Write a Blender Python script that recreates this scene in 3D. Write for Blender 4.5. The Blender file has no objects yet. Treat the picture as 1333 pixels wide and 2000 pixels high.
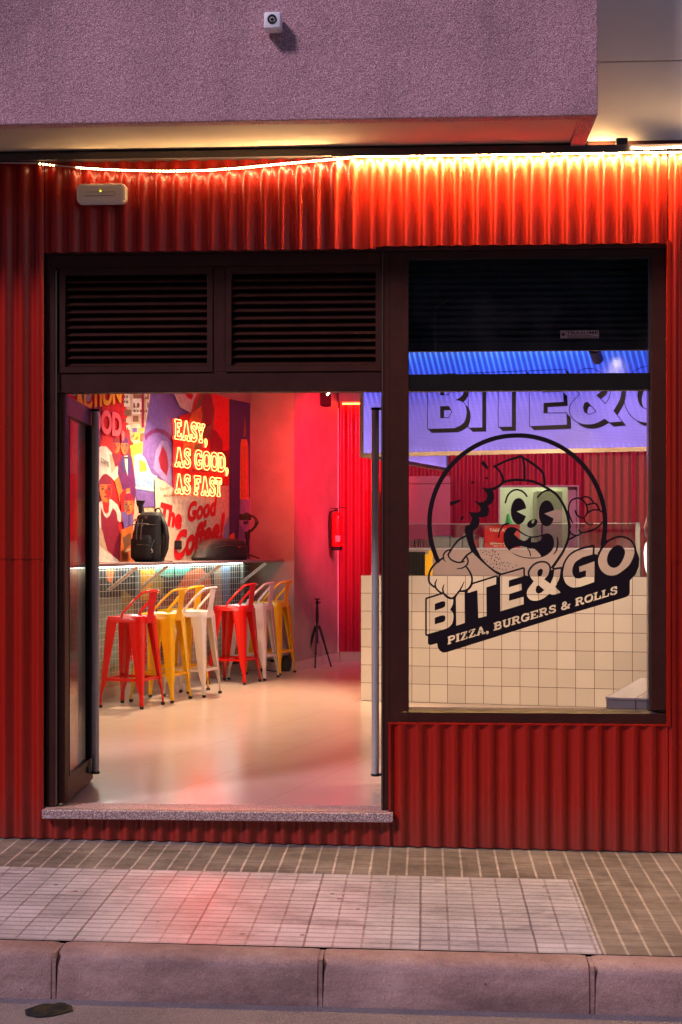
import bpy, bmesh, math, random
from mathutils import Vector, Matrix, noise
random.seed(7)
SKY_S, SUN_S, EXPO, IN_S, NEON_S, LED_S, PC_S = .15, .88, 1.42, .92, .70, 6.0, .62
sc = bpy.context.scene
R = math.radians
# ---------------------------------------------------------------- camera, world, sun, exposure
F_PX, YAW, DIST, EYE, HORIZ = 2900.0, R(3.24), 7.58, 1.36, 1063.0
cam_d = bpy.data.cameras.new('camera'); cam = bpy.data.objects.new('camera', cam_d)
sc.collection.objects.link(cam); sc.camera = cam
cam.location = (0, -DIST, EYE); cam.rotation_euler = (R(90), 0, YAW)
cam_d.sensor_fit = 'VERTICAL'; cam_d.sensor_height = 36; cam_d.sensor_width = 24
cam_d.lens = F_PX / 2000 * 36; cam_d.shift_y = (HORIZ - 1000) / 2000
cam_d.clip_start = .05; cam_d.clip_end = 2000
w = bpy.data.worlds.new('World'); sc.world = w; w.use_nodes = True
wn = w.node_tree.nodes; wl = w.node_tree.links
sky = wn.new('ShaderNodeTexSky'); sky.sky_type = 'NISHITA'; sky.sun_disc = False
SUN_EL, SUN_AZ = 40, -42          # the key light comes from high on the left, in front of the facade
sky.sun_elevation = R(1.5); sky.sun_rotation = R(180 + SUN_AZ); sky.ozone_density = 4.0; sky.dust_density = 2.0
wl.new(sky.outputs[0], wn['Background'].inputs[0]); wn['Background'].inputs[1].default_value = SKY_S
sun_d = bpy.data.lights.new('sun', 'SUN'); sun = bpy.data.objects.new('sun', sun_d); sc.collection.objects.link(sun)
sun_d.energy = SUN_S; sun_d.angle = R(10); sun_d.color = (.98, .76, .93)
sun.rotation_euler = (R(50), 0, R(-42)); sun.location = (-4, -6, 8)
sc.view_settings.view_transform = 'Standard'; sc.view_settings.look = 'None'
sc.view_settings.exposure = EXPO; sc.view_settings.gamma = 1
sc.cycles.max_bounces = 8; sc.cycles.transparent_max_bounces = 24
sc.cycles.sample_clamp_indirect = 4; sc.cycles.caustics_reflective = True; sc.cycles.blur_glossy = .8; sc.cycles.caustics_refractive = False
sc.cycles.use_denoising = True
# ---------------------------------------------------------------- measuring: a pixel of the photo -> a point on a plane
CAM = Vector((0, -DIST, EYE)); FW = Vector((-math.sin(YAW), math.cos(YAW), 0)); RT = Vector((math.cos(YAW), math.sin(YAW), 0))
def ray(px, py): return FW + RT * ((px - 666.5) / F_PX) + Vector((0, 0, (HORIZ - py) / F_PX))
def P(px, py, Y=0.0):
    d = ray(px, py); return CAM + d * ((Y + DIST) / d.y)
def G(px, py, z=0.0):
    d = ray(px, py); return CAM + d * ((z - EYE) / d.z)
def W(px, py, p0, n):
    d = ray(px, py); return CAM + d * ((Vector(p0) - CAM).dot(n) / d.dot(n))
def X(px, Y=0.0): return P(px, HORIZ, Y).x
def ZZ(py, Y=0.0, px=700): return P(px, py, Y).z
# outlines drawn by hand from the photograph: closed loops x, y, x, y, ... (tenths of a pixel; neon: 1/200 of the cap height)
BLOB = dict(
decal=[
 [8668, 12746, 8742, 12736, 10800, 12089, 12236, 11662, 12286, 11628, 12306, 11582, 12306, 11340, 12420, 11218, 12481, 11068, 12495, 10908, 12432, 10732, 12430, 10708,
  12421, 10668, 12404, 10628, 12378, 10587, 12352, 10556, 12318, 10526, 12286, 10505, 12248, 10487, 12208, 10475, 12168, 10467, 12128, 10464, 12088, 10465, 12046, 10472,
  12004, 10485, 11960, 10503, 11915, 10526, 11862, 10562, 11862, 10550, 11859, 10540, 11841, 10522, 11858, 10406, 11864, 10332, 11868, 10256, 11868, 10180, 11864, 10104,
  11858, 10030, 11848, 9954, 11835, 9880, 11819, 9806, 11778, 9664, 11751, 9590, 11692, 9453, 11622, 9322, 11579, 9254, 11492, 9133, 11444, 9074, 11394, 9018, 11288,
  8914, 11228, 8862, 11108, 8772, 11046, 8731, 10981, 8692, 10914, 8655, 10846, 8622, 10778, 8593, 10706, 8565, 10634, 8540, 10492, 8502, 10416, 8487, 10342, 8476, 10266,
  8467, 10190, 8462, 10114, 8460, 9966, 8466, 9890, 8474, 9816, 8484, 9740, 8499, 9666, 8516, 9592, 8537, 9454, 8586, 9384, 8616, 9316, 8648, 9248, 8684, 9184, 8722,
  9120, 8763, 9056, 8809, 8942, 8902, 8887, 8952, 8832, 9008, 8782, 9063, 8734, 9120, 8687, 9182, 8643, 9244, 8567, 9370, 8531, 9438, 8499, 9506, 8470, 9576, 8443, 9650,
  8401, 9790, 8384, 9864, 8370, 9940, 8360, 10016, 8353, 10090, 8349, 10166, 8351, 10314, 8356, 10392, 8377, 10540, 8393, 10616, 8433, 10760, 8485, 10900, 8518, 10974,
  8444, 11049, 8412, 11094, 8399, 11118, 8387, 11146, 8371, 11196, 8361, 11246, 8358, 11296, 8363, 11342, 8368, 11366, 8378, 11390, 8392, 11410, 8430, 11445, 8478, 11481,
  8486, 11483, 8500, 11482, 8509, 11502, 8534, 11534, 8593, 11588, 8330, 11669, 8318, 11677, 8310, 11690, 8308, 11702, 8308, 12390, 8312, 12406, 8322, 12417, 8338, 12423,
  8356, 12421, 8362, 12430, 8362, 12572, 8404, 12601, 8544, 12565, 8554, 12640, 8591, 12706, 8658, 12747],
 [8743, 12592, 8740, 12592, 8740, 12570, 8758, 12564, 8758, 12460, 8756, 12457, 8740, 12462, 8740, 12440, 8776, 12428, 8784, 12422, 8836, 12406, 8864, 12406, 8882, 12414,
  8892, 12428, 8894, 12444, 8891, 12462, 8883, 12478, 8871, 12490, 8852, 12502, 8801, 12520, 8801, 12550, 8818, 12547, 8818, 12569],
 [8910, 12542, 8906, 12542, 8906, 12520, 8923, 12514, 8923, 12410, 8922, 12408, 8906, 12412, 8906, 12390, 8984, 12366, 8985, 12388, 8968, 12394, 8967, 12396, 8967, 12500,
  8984, 12497, 8984, 12520],
 [9003, 12514, 9000, 12512, 9001, 12492, 9010, 12488, 9076, 12362, 9027, 12376, 9026, 12398, 9006, 12405, 9005, 12360, 9090, 12334, 9102, 12326, 9114, 12327, 9130, 12322,
  9131, 12344, 9125, 12348, 9059, 12472, 9062, 12473, 9112, 12458, 9113, 12436, 9134, 12429, 9135, 12474, 9044, 12502, 9034, 12509, 9020, 12509],
 [8802, 12486, 8832, 12477, 8852, 12465, 8861, 12454, 8861, 12438, 8840, 12438, 8802, 12449],
 [9163, 12466, 9158, 12466, 9158, 12446, 9168, 12440, 9234, 12316, 9232, 12315, 9186, 12328, 9184, 12330, 9184, 12352, 9164, 12358, 9162, 12356, 9163, 12312, 9248, 12287,
  9260, 12279, 9272, 12279, 9288, 12275, 9288, 12297, 9283, 12300, 9217, 12426, 9270, 12411, 9271, 12388, 9292, 12382, 9292, 12427, 9202, 12454, 9192, 12461, 9178,
  12462],
 [9317, 12420, 9310, 12422, 9308, 12420, 9308, 12400, 9328, 12392, 9376, 12248, 9390, 12238, 9404, 12240, 9414, 12237, 9415, 12252, 9464, 12350, 9466, 12352, 9489, 12346,
  9489, 12368, 9470, 12374, 9464, 12383, 9456, 12387, 9446, 12388, 9438, 12384, 9416, 12390, 9415, 12368, 9425, 12364, 9418, 12350, 9377, 12362, 9369, 12380, 9374, 12380,
  9375, 12382, 9375, 12402, 9360, 12407, 9348, 12417, 9334, 12415],
 [9515, 12394, 9510, 12393, 9508, 12390, 9512, 12364, 9502, 12352, 9499, 12338, 9502, 12330, 9508, 12322, 9516, 12318, 9526, 12317, 9538, 12322, 9546, 12330, 9549, 12340,
  9549, 12358, 9544, 12369],
 [8347, 12388, 8342, 12388, 8342, 11702, 8604, 11620, 8658, 11607, 8663, 11610, 8684, 11639, 8701, 11656, 8720, 11671, 8756, 11693, 8776, 11702, 8804, 11708, 8822, 11708,
  8840, 11705, 8857, 11708, 8854, 11774, 8848, 11802, 8836, 11832, 8794, 11910, 8836, 11946, 8848, 11964, 8855, 11984, 8860, 12008, 8862, 12058, 8854, 12120, 8846, 12152,
  8835, 12180, 8820, 12204, 8804, 12224, 8782, 12243, 8754, 12261, 8712, 12279, 8578, 12322],
 [9388, 12340, 9409, 12332, 9396, 12305, 9394, 12305, 9382, 12340],
 [9650, 12320, 9647, 12320, 9648, 12298, 9664, 12293, 9665, 12290, 9665, 12188, 9664, 12185, 9648, 12189, 9648, 12167, 9684, 12156, 9692, 12150, 9742, 12135, 9764, 12134,
  9782, 12140, 9791, 12150, 9793, 12162, 9790, 12180, 9782, 12196, 9799, 12208, 9805, 12224, 9803, 12246, 9793, 12266, 9778, 12280, 9752, 12293, 9700, 12309, 9690,
  12308],
 [9716, 12272, 9742, 12264, 9763, 12252, 9771, 12240, 9773, 12228, 9748, 12227, 9710, 12237, 9709, 12272, 9710, 12274],
 [9895, 12252, 9880, 12253, 9866, 12250, 9852, 12242, 9845, 12234, 9840, 12218, 9837, 12216, 9837, 12134, 9820, 12138, 9819, 12116, 9894, 12094, 9894, 12116, 9876, 12122,
  9875, 12212, 9876, 12216, 9882, 12218, 9904, 12213, 9924, 12204, 9932, 12194, 9935, 12186, 9935, 12106, 9934, 12104, 9920, 12108, 9920, 12086, 9986, 12065, 9986, 12088,
  9971, 12094, 9971, 12176, 9965, 12208, 9954, 12223, 9938, 12237, 9920, 12245],
 [8918, 12220, 8916, 12220, 8909, 11680, 8936, 11626, 8982, 11566, 9076, 11566, 9078, 11568, 9084, 12166],
 [9997, 12216, 9995, 12214, 9995, 12194, 10012, 12188, 10012, 12082, 9995, 12084, 9996, 12062, 10030, 12052, 10040, 12045, 10090, 12030, 10120, 12030, 10138, 12038,
  10146, 12052, 10146, 12072, 10138, 12094, 10122, 12112, 10138, 12143, 10160, 12137, 10173, 12142, 10178, 12154, 10174, 12166, 10168, 12170, 10148, 12178, 10128, 12180,
  10113, 12170, 10096, 12136, 10082, 12131, 10056, 12138, 10056, 12174, 10072, 12170, 10074, 12192],
 [9716, 12202, 9734, 12197, 9752, 12186, 9759, 12176, 9763, 12164, 9742, 12166, 9709, 12176, 9709, 12202, 9710, 12204],
 [8502, 12192, 8624, 12159, 8658, 12147, 8680, 12136, 8689, 12128, 8695, 12118, 8703, 12090, 8705, 12068, 8703, 12050, 8696, 12034, 8686, 12025, 8672, 12020, 8654, 12019,
  8632, 12021, 8600, 12029, 8496, 12066, 8497, 12192],
 [10246, 12144, 10224, 12144, 10212, 12140, 10202, 12134, 10192, 12120, 10183, 12098, 10180, 12078, 10182, 12060, 10190, 12036, 10210, 12006, 10236, 11987, 10276, 11972,
  10292, 11970, 10310, 11972, 10332, 11964, 10334, 11966, 10334, 11990, 10340, 12004, 10334, 12017, 10324, 12022, 10312, 12020, 10300, 12007, 10294, 12006, 10278, 12008,
  10252, 12019, 10236, 12030, 10228, 12040, 10217, 12064, 10215, 12078, 10220, 12098, 10227, 12108, 10240, 12109, 10266, 12105, 10288, 12093, 10303, 12074, 10302, 12072,
  10272, 12081, 10271, 12060, 10348, 12037, 10350, 12056, 10340, 12062, 10340, 12104, 10319, 12112, 10304, 12125, 10284, 12136],
 [10363, 12106, 10362, 12106, 10362, 12084, 10378, 12079, 10379, 12076, 10379, 11974, 10378, 11971, 10362, 11975, 10362, 11953, 10510, 11908, 10510, 11957, 10488, 11963,
  10488, 11940, 10486, 11938, 10423, 11958, 10424, 12000, 10448, 11993, 10448, 11980, 10464, 11975, 10464, 12022, 10450, 12028, 10448, 12015, 10423, 12022, 10423, 12062,
  10424, 12065, 10490, 12045, 10492, 12018, 10514, 12012, 10515, 12060],
 [10060, 12104, 10078, 12096, 10088, 12095, 10104, 12086, 10112, 12076, 10115, 12062, 10096, 12061, 10058, 12072, 10056, 12074, 10056, 12104],
 [9348, 12072, 9328, 11528, 9326, 11526, 9140, 11582, 9145, 11540, 9206, 11478, 9240, 11413, 9698, 11269, 9694, 11411, 9503, 11472, 9510, 12030, 9508, 12032],
 [10537, 12054, 10531, 12054, 10531, 12034, 10549, 12026, 10549, 11922, 10548, 11920, 10531, 11924, 10531, 11902, 10566, 11891, 10576, 11884, 10628, 11869, 10656, 11869,
  10674, 11877, 10682, 11890, 10682, 11910, 10674, 11934, 10660, 11952, 10676, 11983, 10696, 11976, 10704, 11977, 10710, 11982, 10714, 11992, 10711, 12004, 10704, 12010,
  10684, 12017, 10666, 12019, 10651, 12010, 10632, 11975, 10618, 11970, 10594, 11976, 10592, 12012, 10594, 12014, 10610, 12010, 10610, 12032],
 [10733, 11992, 10729, 11992, 10729, 11966, 10722, 11952, 10723, 11944, 10728, 11937, 10736, 11934, 10744, 11935, 10752, 11938, 10762, 11954, 10778, 11953, 10796, 11947,
  10818, 11935, 10828, 11926, 10830, 11918, 10812, 11913, 10768, 11912, 10754, 11908, 10741, 11902, 10734, 11894, 10730, 11880, 10732, 11864, 10738, 11851, 10758, 11833,
  10788, 11818, 10812, 11812, 10832, 11815, 10854, 11808, 10855, 11836, 10860, 11848, 10858, 11856, 10852, 11862, 10844, 11865, 10832, 11864, 10820, 11847, 10810, 11846,
  10794, 11851, 10778, 11860, 10766, 11870, 10763, 11876, 10782, 11880, 10822, 11880, 10849, 11890, 10859, 11900, 10863, 11912, 10863, 11926, 10856, 11943, 10836, 11963,
  10802, 11981, 10776, 11987, 10752, 11986],
 [10600, 11942, 10614, 11935, 10624, 11934, 10640, 11925, 10649, 11914, 10652, 11902, 10650, 11900, 10626, 11901, 10593, 11912, 10592, 11942, 10594, 11944],
 [9788, 11936, 9782, 11938, 9780, 11936, 9775, 11242, 10224, 11111, 10227, 11254, 9943, 11338, 9942, 11468, 9944, 11470, 10188, 11399, 10194, 11524, 9949, 11602, 9948,
  11732, 9950, 11734, 10230, 11657, 10236, 11800],
 [8502, 11922, 8624, 11883, 8660, 11869, 8688, 11852, 8699, 11830, 8704, 11794, 8702, 11772, 8697, 11760, 8690, 11750, 8680, 11744, 8668, 11742, 8646, 11744, 8610, 11754,
  8496, 11796, 8497, 11922],
 [11018, 11916, 11002, 11917, 10985, 11912, 10972, 11902, 10963, 11886, 10964, 11872, 10971, 11856, 10981, 11842, 10998, 11828, 10985, 11810, 10983, 11796, 10988, 11780,
  11000, 11764, 11018, 11752, 11038, 11747, 11056, 11750, 11070, 11760, 11078, 11774, 11079, 11792, 11070, 11808, 11052, 11826, 11082, 11847, 11099, 11822, 11088, 11824,
  11088, 11806, 11146, 11788, 11147, 11806, 11139, 11810, 11137, 11818, 11117, 11854, 11128, 11857, 11134, 11864, 11134, 11874, 11130, 11881, 11120, 11886, 11088, 11884,
  11058, 11903],
 [11018, 11884, 11038, 11878, 11056, 11868, 11026, 11847, 11024, 11848, 11004, 11864, 10995, 11880, 11004, 11885],
 [11237, 11844, 11234, 11844, 11234, 11822, 11251, 11816, 11251, 11712, 11250, 11709, 11234, 11714, 11234, 11691, 11268, 11681, 11278, 11674, 11330, 11658, 11358, 11658,
  11376, 11666, 11385, 11680, 11385, 11700, 11376, 11724, 11361, 11740, 11378, 11772, 11398, 11765, 11406, 11767, 11412, 11771, 11417, 11782, 11413, 11794, 11406, 11799,
  11386, 11807, 11368, 11808, 11360, 11805, 11352, 11798, 11334, 11764, 11320, 11759, 11296, 11766, 11295, 11802, 11312, 11799, 11312, 11821],
 [11026, 11807, 11047, 11786, 11048, 11784, 11045, 11780, 11038, 11779, 11030, 11781, 11016, 11794, 11016, 11801],
 [11480, 11772, 11464, 11771, 11448, 11766, 11436, 11754, 11425, 11736, 11421, 11722, 11421, 11690, 11429, 11664, 11445, 11638, 11470, 11620, 11502, 11606, 11534, 11601,
  11556, 11603, 11565, 11608, 11576, 11618, 11590, 11644, 11591, 11682, 11582, 11709, 11568, 11733, 11546, 11751, 11512, 11766],
 [11484, 11736, 11522, 11724, 11536, 11715, 11544, 11706, 11555, 11680, 11556, 11656, 11551, 11644, 11544, 11636, 11510, 11641, 11478, 11656, 11467, 11668, 11456, 11692,
  11456, 11720, 11467, 11736],
 [11603, 11734, 11597, 11734, 11597, 11714, 11614, 11706, 11614, 11602, 11614, 11600, 11597, 11604, 11597, 11582, 11674, 11559, 11675, 11580, 11658, 11588, 11658, 11694,
  11716, 11677, 11718, 11638, 11742, 11631, 11742, 11692],
 [11300, 11732, 11316, 11725, 11326, 11724, 11342, 11715, 11351, 11704, 11354, 11690, 11334, 11689, 11296, 11701, 11295, 11732],
 [10487, 11732, 10456, 11734, 10424, 11732, 10394, 11726, 10368, 11716, 10346, 11701, 10326, 11682, 10309, 11658, 10299, 11632, 10294, 11606, 10295, 11576, 10301, 11546,
  10314, 11512, 10339, 11472, 10428, 11356, 10382, 11296, 10368, 11272, 10349, 11226, 10345, 11202, 10347, 11176, 10357, 11148, 10373, 11118, 10394, 11088, 10416, 11062,
  10442, 11040, 10468, 11023, 10496, 11009, 10524, 10999, 10556, 10991, 10586, 10988, 10618, 10989, 10644, 10992, 10666, 11000, 10688, 11014, 10704, 11028, 10716, 11044,
  10726, 11064, 10734, 11104, 10731, 11154, 10716, 11210, 10704, 11236, 10687, 11260, 10633, 11314, 10752, 11402, 10793, 11320, 10806, 11284, 10815, 11244, 10830, 11130,
  10832, 11128, 10956, 11111, 10943, 11236, 10932, 11284, 10913, 11334, 10848, 11464, 10956, 11572, 10800, 11626, 10740, 11594, 10654, 11664, 10620, 11686, 10554, 11716,
  10520, 11726],
 [11757, 11688, 11754, 11686, 11755, 11666, 11772, 11660, 11772, 11554, 11754, 11556, 11754, 11536, 11832, 11511, 11833, 11534, 11816, 11540, 11816, 11646, 11874, 11629,
  11875, 11592, 11900, 11584, 11900, 11644],
 [8830, 11668, 8816, 11668, 8758, 11644, 8691, 11588, 8677, 11554, 8667, 11504, 8670, 11474, 8687, 11418, 8684, 11411, 8678, 11409, 8673, 11412, 8646, 11468, 8640, 11486,
  8637, 11506, 8641, 11544, 8647, 11568, 8632, 11566, 8604, 11549, 8561, 11510, 8539, 11482, 8527, 11456, 8520, 11426, 8519, 11396, 8524, 11370, 8545, 11318, 8543, 11310,
  8536, 11308, 8531, 11312, 8509, 11346, 8494, 11376, 8489, 11396, 8488, 11440, 8452, 11414, 8421, 11386, 8412, 11372, 8405, 11356, 8397, 11316, 8399, 11252, 8408, 11204,
  8422, 11160, 8433, 11136, 8458, 11094, 8491, 11054, 8548, 10999, 8552, 10996, 8568, 10994, 8581, 10988, 8592, 10977, 8600, 10960, 8658, 10923, 8660, 10923, 8670, 10940,
  8696, 10972, 8702, 10974, 8707, 10972, 8708, 10964, 8688, 10930, 8680, 10910, 8685, 10902, 8687, 10894, 8684, 10884, 8675, 10876, 8680, 10846, 8698, 10810, 8724, 10781,
  8750, 10767, 8782, 10755, 8741, 10824, 8741, 10832, 8753, 10874, 8766, 10900, 8796, 10934, 8824, 10955, 8860, 10974, 8924, 10995, 8968, 11003, 9008, 10999, 9070, 10982,
  9079, 10974, 9079, 10962, 9072, 10953, 9060, 10952, 9060, 10950, 9108, 10888, 9130, 10936, 9133, 10962, 9125, 11000, 9118, 11014, 9104, 11033, 9078, 11056, 9036, 11080,
  9000, 11090, 8930, 11099, 8926, 11102, 8924, 11108, 8926, 11112, 8932, 11115, 8982, 11114, 9024, 11110, 9062, 11097, 9105, 11072, 9104, 11082, 9106, 11089, 9157, 11166,
  9180, 11208, 9200, 11264, 9207, 11304, 9205, 11358, 9189, 11414, 9161, 11462, 9136, 11489, 9119, 11502, 9092, 11515, 9060, 11523, 9005, 11528, 9035, 11470, 9052, 11428,
  9076, 11358, 9074, 11353, 9068, 11353, 9023, 11440, 8966, 11532, 8950, 11544, 8917, 11594, 8880, 11634, 8852, 11657],
 [11933, 11632, 11928, 11632, 11928, 11606, 11921, 11592, 11923, 11584, 11928, 11577, 11942, 11574, 11951, 11578, 11960, 11593, 11978, 11593, 11996, 11587, 12016, 11576,
  12026, 11568, 12029, 11560, 12028, 11557, 12016, 11553, 11966, 11551, 11940, 11542, 11933, 11534, 11929, 11520, 11931, 11504, 11937, 11492, 11958, 11473, 11987, 11458,
  12010, 11453, 12032, 11454, 12054, 11448, 12054, 11476, 12059, 11488, 12057, 11496, 12052, 11502, 12044, 11505, 12032, 11504, 12020, 11487, 12010, 11486, 11982, 11497,
  11967, 11508, 11963, 11516, 11982, 11520, 12022, 11521, 12048, 11530, 12058, 11540, 12062, 11550, 12062, 11566, 12056, 11583, 12036, 11603, 12002, 11621, 11976, 11627,
  11952, 11626],
 [10536, 11593, 10584, 11572, 10638, 11524, 10524, 11428, 10483, 11452, 10464, 11518, 10482, 11578],
 [11237, 11476, 11190, 11474, 11158, 11465, 11124, 11449, 11096, 11430, 11070, 11407, 11049, 11380, 11032, 11347, 11009, 11286, 11004, 11258, 11003, 11192, 11005, 11164,
  11018, 11092, 11029, 11046, 11043, 11002, 11061, 10964, 11083, 10926, 11110, 10888, 11138, 10856, 11168, 10829, 11204, 10804, 11272, 10766, 11310, 10750, 11348, 10737,
  11408, 10718, 11585, 10676, 11578, 10829, 11380, 10884, 11278, 10948, 11247, 10974, 11225, 11002, 11211, 11028, 11200, 11056, 11185, 11110, 11182, 11138, 11182, 11166,
  11185, 11192, 11191, 11216, 11203, 11244, 11216, 11266, 11231, 11282, 11254, 11292, 11282, 11297, 11326, 11299, 11446, 11262, 11448, 11260, 11451, 11138, 11324, 11177,
  11313, 11070, 11616, 10962, 11617, 11366, 11340, 11461],
 [9238, 11378, 9243, 11342, 9243, 11298, 9235, 11256, 9221, 11214, 9200, 11168, 9137, 11070, 9128, 11063, 9116, 11062, 9136, 11042, 9146, 11026, 9158, 10996, 9163, 10964,
  9163, 10946, 9159, 10928, 9146, 10896, 9129, 10864, 9152, 10844, 9234, 10789, 9280, 10840, 9400, 10960, 9580, 11116, 9724, 11224, 9752, 11216, 9745, 11224, 9741, 11234,
  9740, 11272, 9734, 11272, 9729, 11254, 9720, 11242, 9706, 11236, 9692, 11235],
 [10546, 11258, 10570, 11247, 10582, 11236, 10590, 11224, 10604, 11182, 10608, 11158, 10608, 11140, 10602, 11126, 10594, 11118, 10584, 11113, 10572, 11110, 10560, 11111,
  10530, 11124, 10518, 11135, 10511, 11148, 10505, 11166, 10500, 11200, 10501, 11214, 10507, 11240, 10520, 11255, 10530, 11258],
 [10318, 11248, 10261, 11236, 10258, 11104, 10248, 11086, 10230, 11077, 10214, 11078, 9800, 11199, 9676, 11140, 9520, 11020, 9400, 10888, 9316, 10720, 9269, 10602, 9244,
  10480, 9245, 10372, 9328, 10312, 9364, 10240, 9370, 10156, 9354, 10096, 9448, 10106, 9526, 10084, 9527, 10082, 9549, 10020, 9558, 9954, 9530, 9878, 9610, 9831, 9657,
  9736, 9653, 9642, 9621, 9588, 9718, 9548, 9739, 9530, 9789, 9498, 9816, 9472, 9840, 9440, 9986, 9405, 10058, 9397, 10170, 9397, 10282, 9407, 10388, 9425, 10456, 9444,
  10518, 9469, 10580, 9501, 10689, 9564, 10652, 9570, 10634, 9577, 10604, 9594, 10562, 9626, 10534, 9654, 10493, 9702, 10490, 9708, 10491, 9716, 10495, 9722, 10502, 9726,
  10510, 9726, 10518, 9722, 10559, 9674, 10596, 9640, 10634, 9613, 10660, 9602, 10692, 9597, 10748, 9598, 10790, 9625, 10824, 9651, 10854, 9677, 10882, 9708, 10932, 9778,
  10975, 9852, 11011, 9922, 11049, 10018, 11060, 10052, 11079, 10154, 11092, 10234, 11095, 10274, 11096, 10392, 11089, 10472, 11083, 10510, 11062, 10584, 11019, 10688,
  10970, 10780, 10874, 10924, 10772, 11067, 10768, 11077, 10758, 11046, 10746, 11024, 10732, 11006, 10708, 10984, 10678, 10966, 10650, 10957, 10620, 10953, 10584, 10952,
  10546, 10957, 10514, 10964, 10484, 10975, 10447, 10994, 10418, 11013, 10394, 11034, 10366, 11065, 10343, 11098, 10323, 11134, 10311, 11170, 10309, 11204],
 [11981, 11240, 11940, 11242, 11904, 11238, 11866, 11229, 11834, 11214, 11800, 11192, 11770, 11166, 11744, 11136, 11723, 11102, 11705, 11062, 11691, 11018, 11685, 10976,
  11687, 10932, 11697, 10888, 11712, 10846, 11731, 10800, 11756, 10752, 11785, 10704, 11818, 10658, 11854, 10617, 11892, 10584, 11932, 10558, 11974, 10536, 12016, 10519,
  12054, 10507, 12090, 10501, 12128, 10500, 12164, 10503, 12200, 10510, 12234, 10521, 12270, 10538, 12298, 10556, 12326, 10581, 12351, 10610, 12371, 10642, 12387, 10678,
  12395, 10716, 12397, 10754, 12395, 10796, 12387, 10840, 12372, 10886, 12352, 10936, 12328, 10984, 12300, 11028, 12266, 11068, 12228, 11104, 12150, 11164, 12083, 11208,
  12048, 11224, 12016, 11234],
 [9892, 11138, 9898, 11132, 9898, 11124, 9892, 11118, 9884, 11118, 9878, 11124, 9878, 11132, 9884, 11138],
 [10794, 11132, 10770, 11130, 10770, 11094, 10782, 11106, 10799, 11110],
 [9826, 11132, 9832, 11126, 9832, 11118, 9826, 11112, 9818, 11112, 9812, 11118, 9812, 11126, 9818, 11132],
 [9764, 11115, 9771, 11108, 9771, 11100, 9764, 11094, 9756, 11094, 9750, 11100, 9750, 11108, 9756, 11114],
 [9718, 11102, 9724, 11096, 9724, 11088, 9718, 11082, 9710, 11082, 9704, 11088, 9704, 11096, 9710, 11102],
 [10024, 11096, 10031, 11090, 10030, 11082, 10024, 11076, 10016, 11076, 10010, 11082, 10010, 11090, 10016, 11096],
 [10829, 11092, 10821, 11092, 10936, 10922, 10994, 10834, 11029, 10774, 11077, 10672, 11106, 10598, 11120, 10553, 11248, 10490, 11254, 10484, 11258, 10474, 11282, 10473,
  11304, 10467, 11336, 10447, 11372, 10419, 11398, 10419, 11424, 10415, 11486, 10402, 11566, 10376, 11616, 10354, 11660, 10330, 11702, 10298, 11779, 10218, 11777, 10324,
  11770, 10398, 11761, 10470, 11733, 10616, 11736, 10636, 11749, 10654, 11704, 10766, 11670, 10808, 11671, 10812, 11674, 10815, 11689, 10808, 11678, 10833, 11676, 10834,
  11664, 10829, 11616, 10820, 11622, 10672, 11614, 10653, 11598, 10641, 11578, 10640, 11398, 10684, 11338, 10702, 11294, 10717, 11220, 10753, 11184, 10774, 11148, 10799,
  11112, 10831, 11080, 10868, 11054, 10905, 11030, 10946, 11009, 10990, 10994, 11036, 10986, 11069, 10976, 11070, 10964, 11075, 10952, 11074],
 [9652, 11090, 9659, 11082, 9655, 11072, 9650, 11069, 9640, 11069, 9632, 11073, 9630, 11082, 9634, 11089, 9640, 11091],
 [12014, 11088, 12036, 11083, 12059, 11072, 12082, 11057, 12104, 11036, 12127, 11008, 12163, 10950, 12179, 10916, 12204, 10846, 12211, 10814, 12212, 10786, 12209, 10762,
  12202, 10740, 12190, 10718, 12175, 10698, 12156, 10679, 12133, 10662, 12110, 10651, 12088, 10647, 12064, 10647, 12042, 10652, 12016, 10664, 11988, 10684, 11958, 10710,
  11930, 10741, 11906, 10774, 11889, 10808, 11875, 10844, 11865, 10886, 11860, 10922, 11861, 10956, 11869, 10990, 11879, 11018, 11893, 11042, 11914, 11062, 11938, 11076,
  11964, 11086, 11988, 11090],
 [9940, 11066, 9946, 11060, 9946, 11052, 9940, 11046, 9932, 11046, 9926, 11052, 9926, 11060, 9932, 11066],
 [9868, 11066, 9874, 11060, 9874, 11052, 9868, 11046, 9860, 11046, 9854, 11052, 9854, 11060, 9860, 11066],
 [10090, 11048, 10097, 11042, 10096, 11034, 10090, 11028, 10082, 11028, 10076, 11034, 10076, 11042, 10082, 11048],
 [9778, 11048, 9784, 11042, 9784, 11034, 9778, 11028, 9770, 11028, 9764, 11034, 9764, 11042, 9770, 11048],
 [9710, 11037, 9717, 11030, 9719, 11014, 9716, 11006, 9708, 11003, 9699, 11008, 9695, 11026, 9700, 11035],
 [9596, 11031, 9603, 11024, 9603, 11016, 9596, 11010, 9588, 11010, 9582, 11016, 9582, 11024, 9588, 11030],
 [9826, 11024, 9832, 11018, 9832, 11010, 9826, 11004, 9818, 11004, 9812, 11010, 9812, 11018, 9818, 11024],
 [9656, 11025, 9663, 11018, 9663, 11010, 9656, 11004, 9648, 11004, 9642, 11010, 9642, 11018, 9648, 11024],
 [9970, 11018, 9976, 11012, 9976, 11004, 9970, 10998, 9962, 10998, 9956, 11004, 9956, 11012, 9962, 11018],
 [9764, 11019, 9771, 11012, 9771, 11004, 9764, 10998, 9756, 10998, 9750, 11004, 9750, 11012, 9756, 11018],
 [9916, 11000, 9922, 10994, 9922, 10986, 9916, 10980, 9908, 10980, 9902, 10986, 9902, 10994, 9908, 11000],
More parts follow.
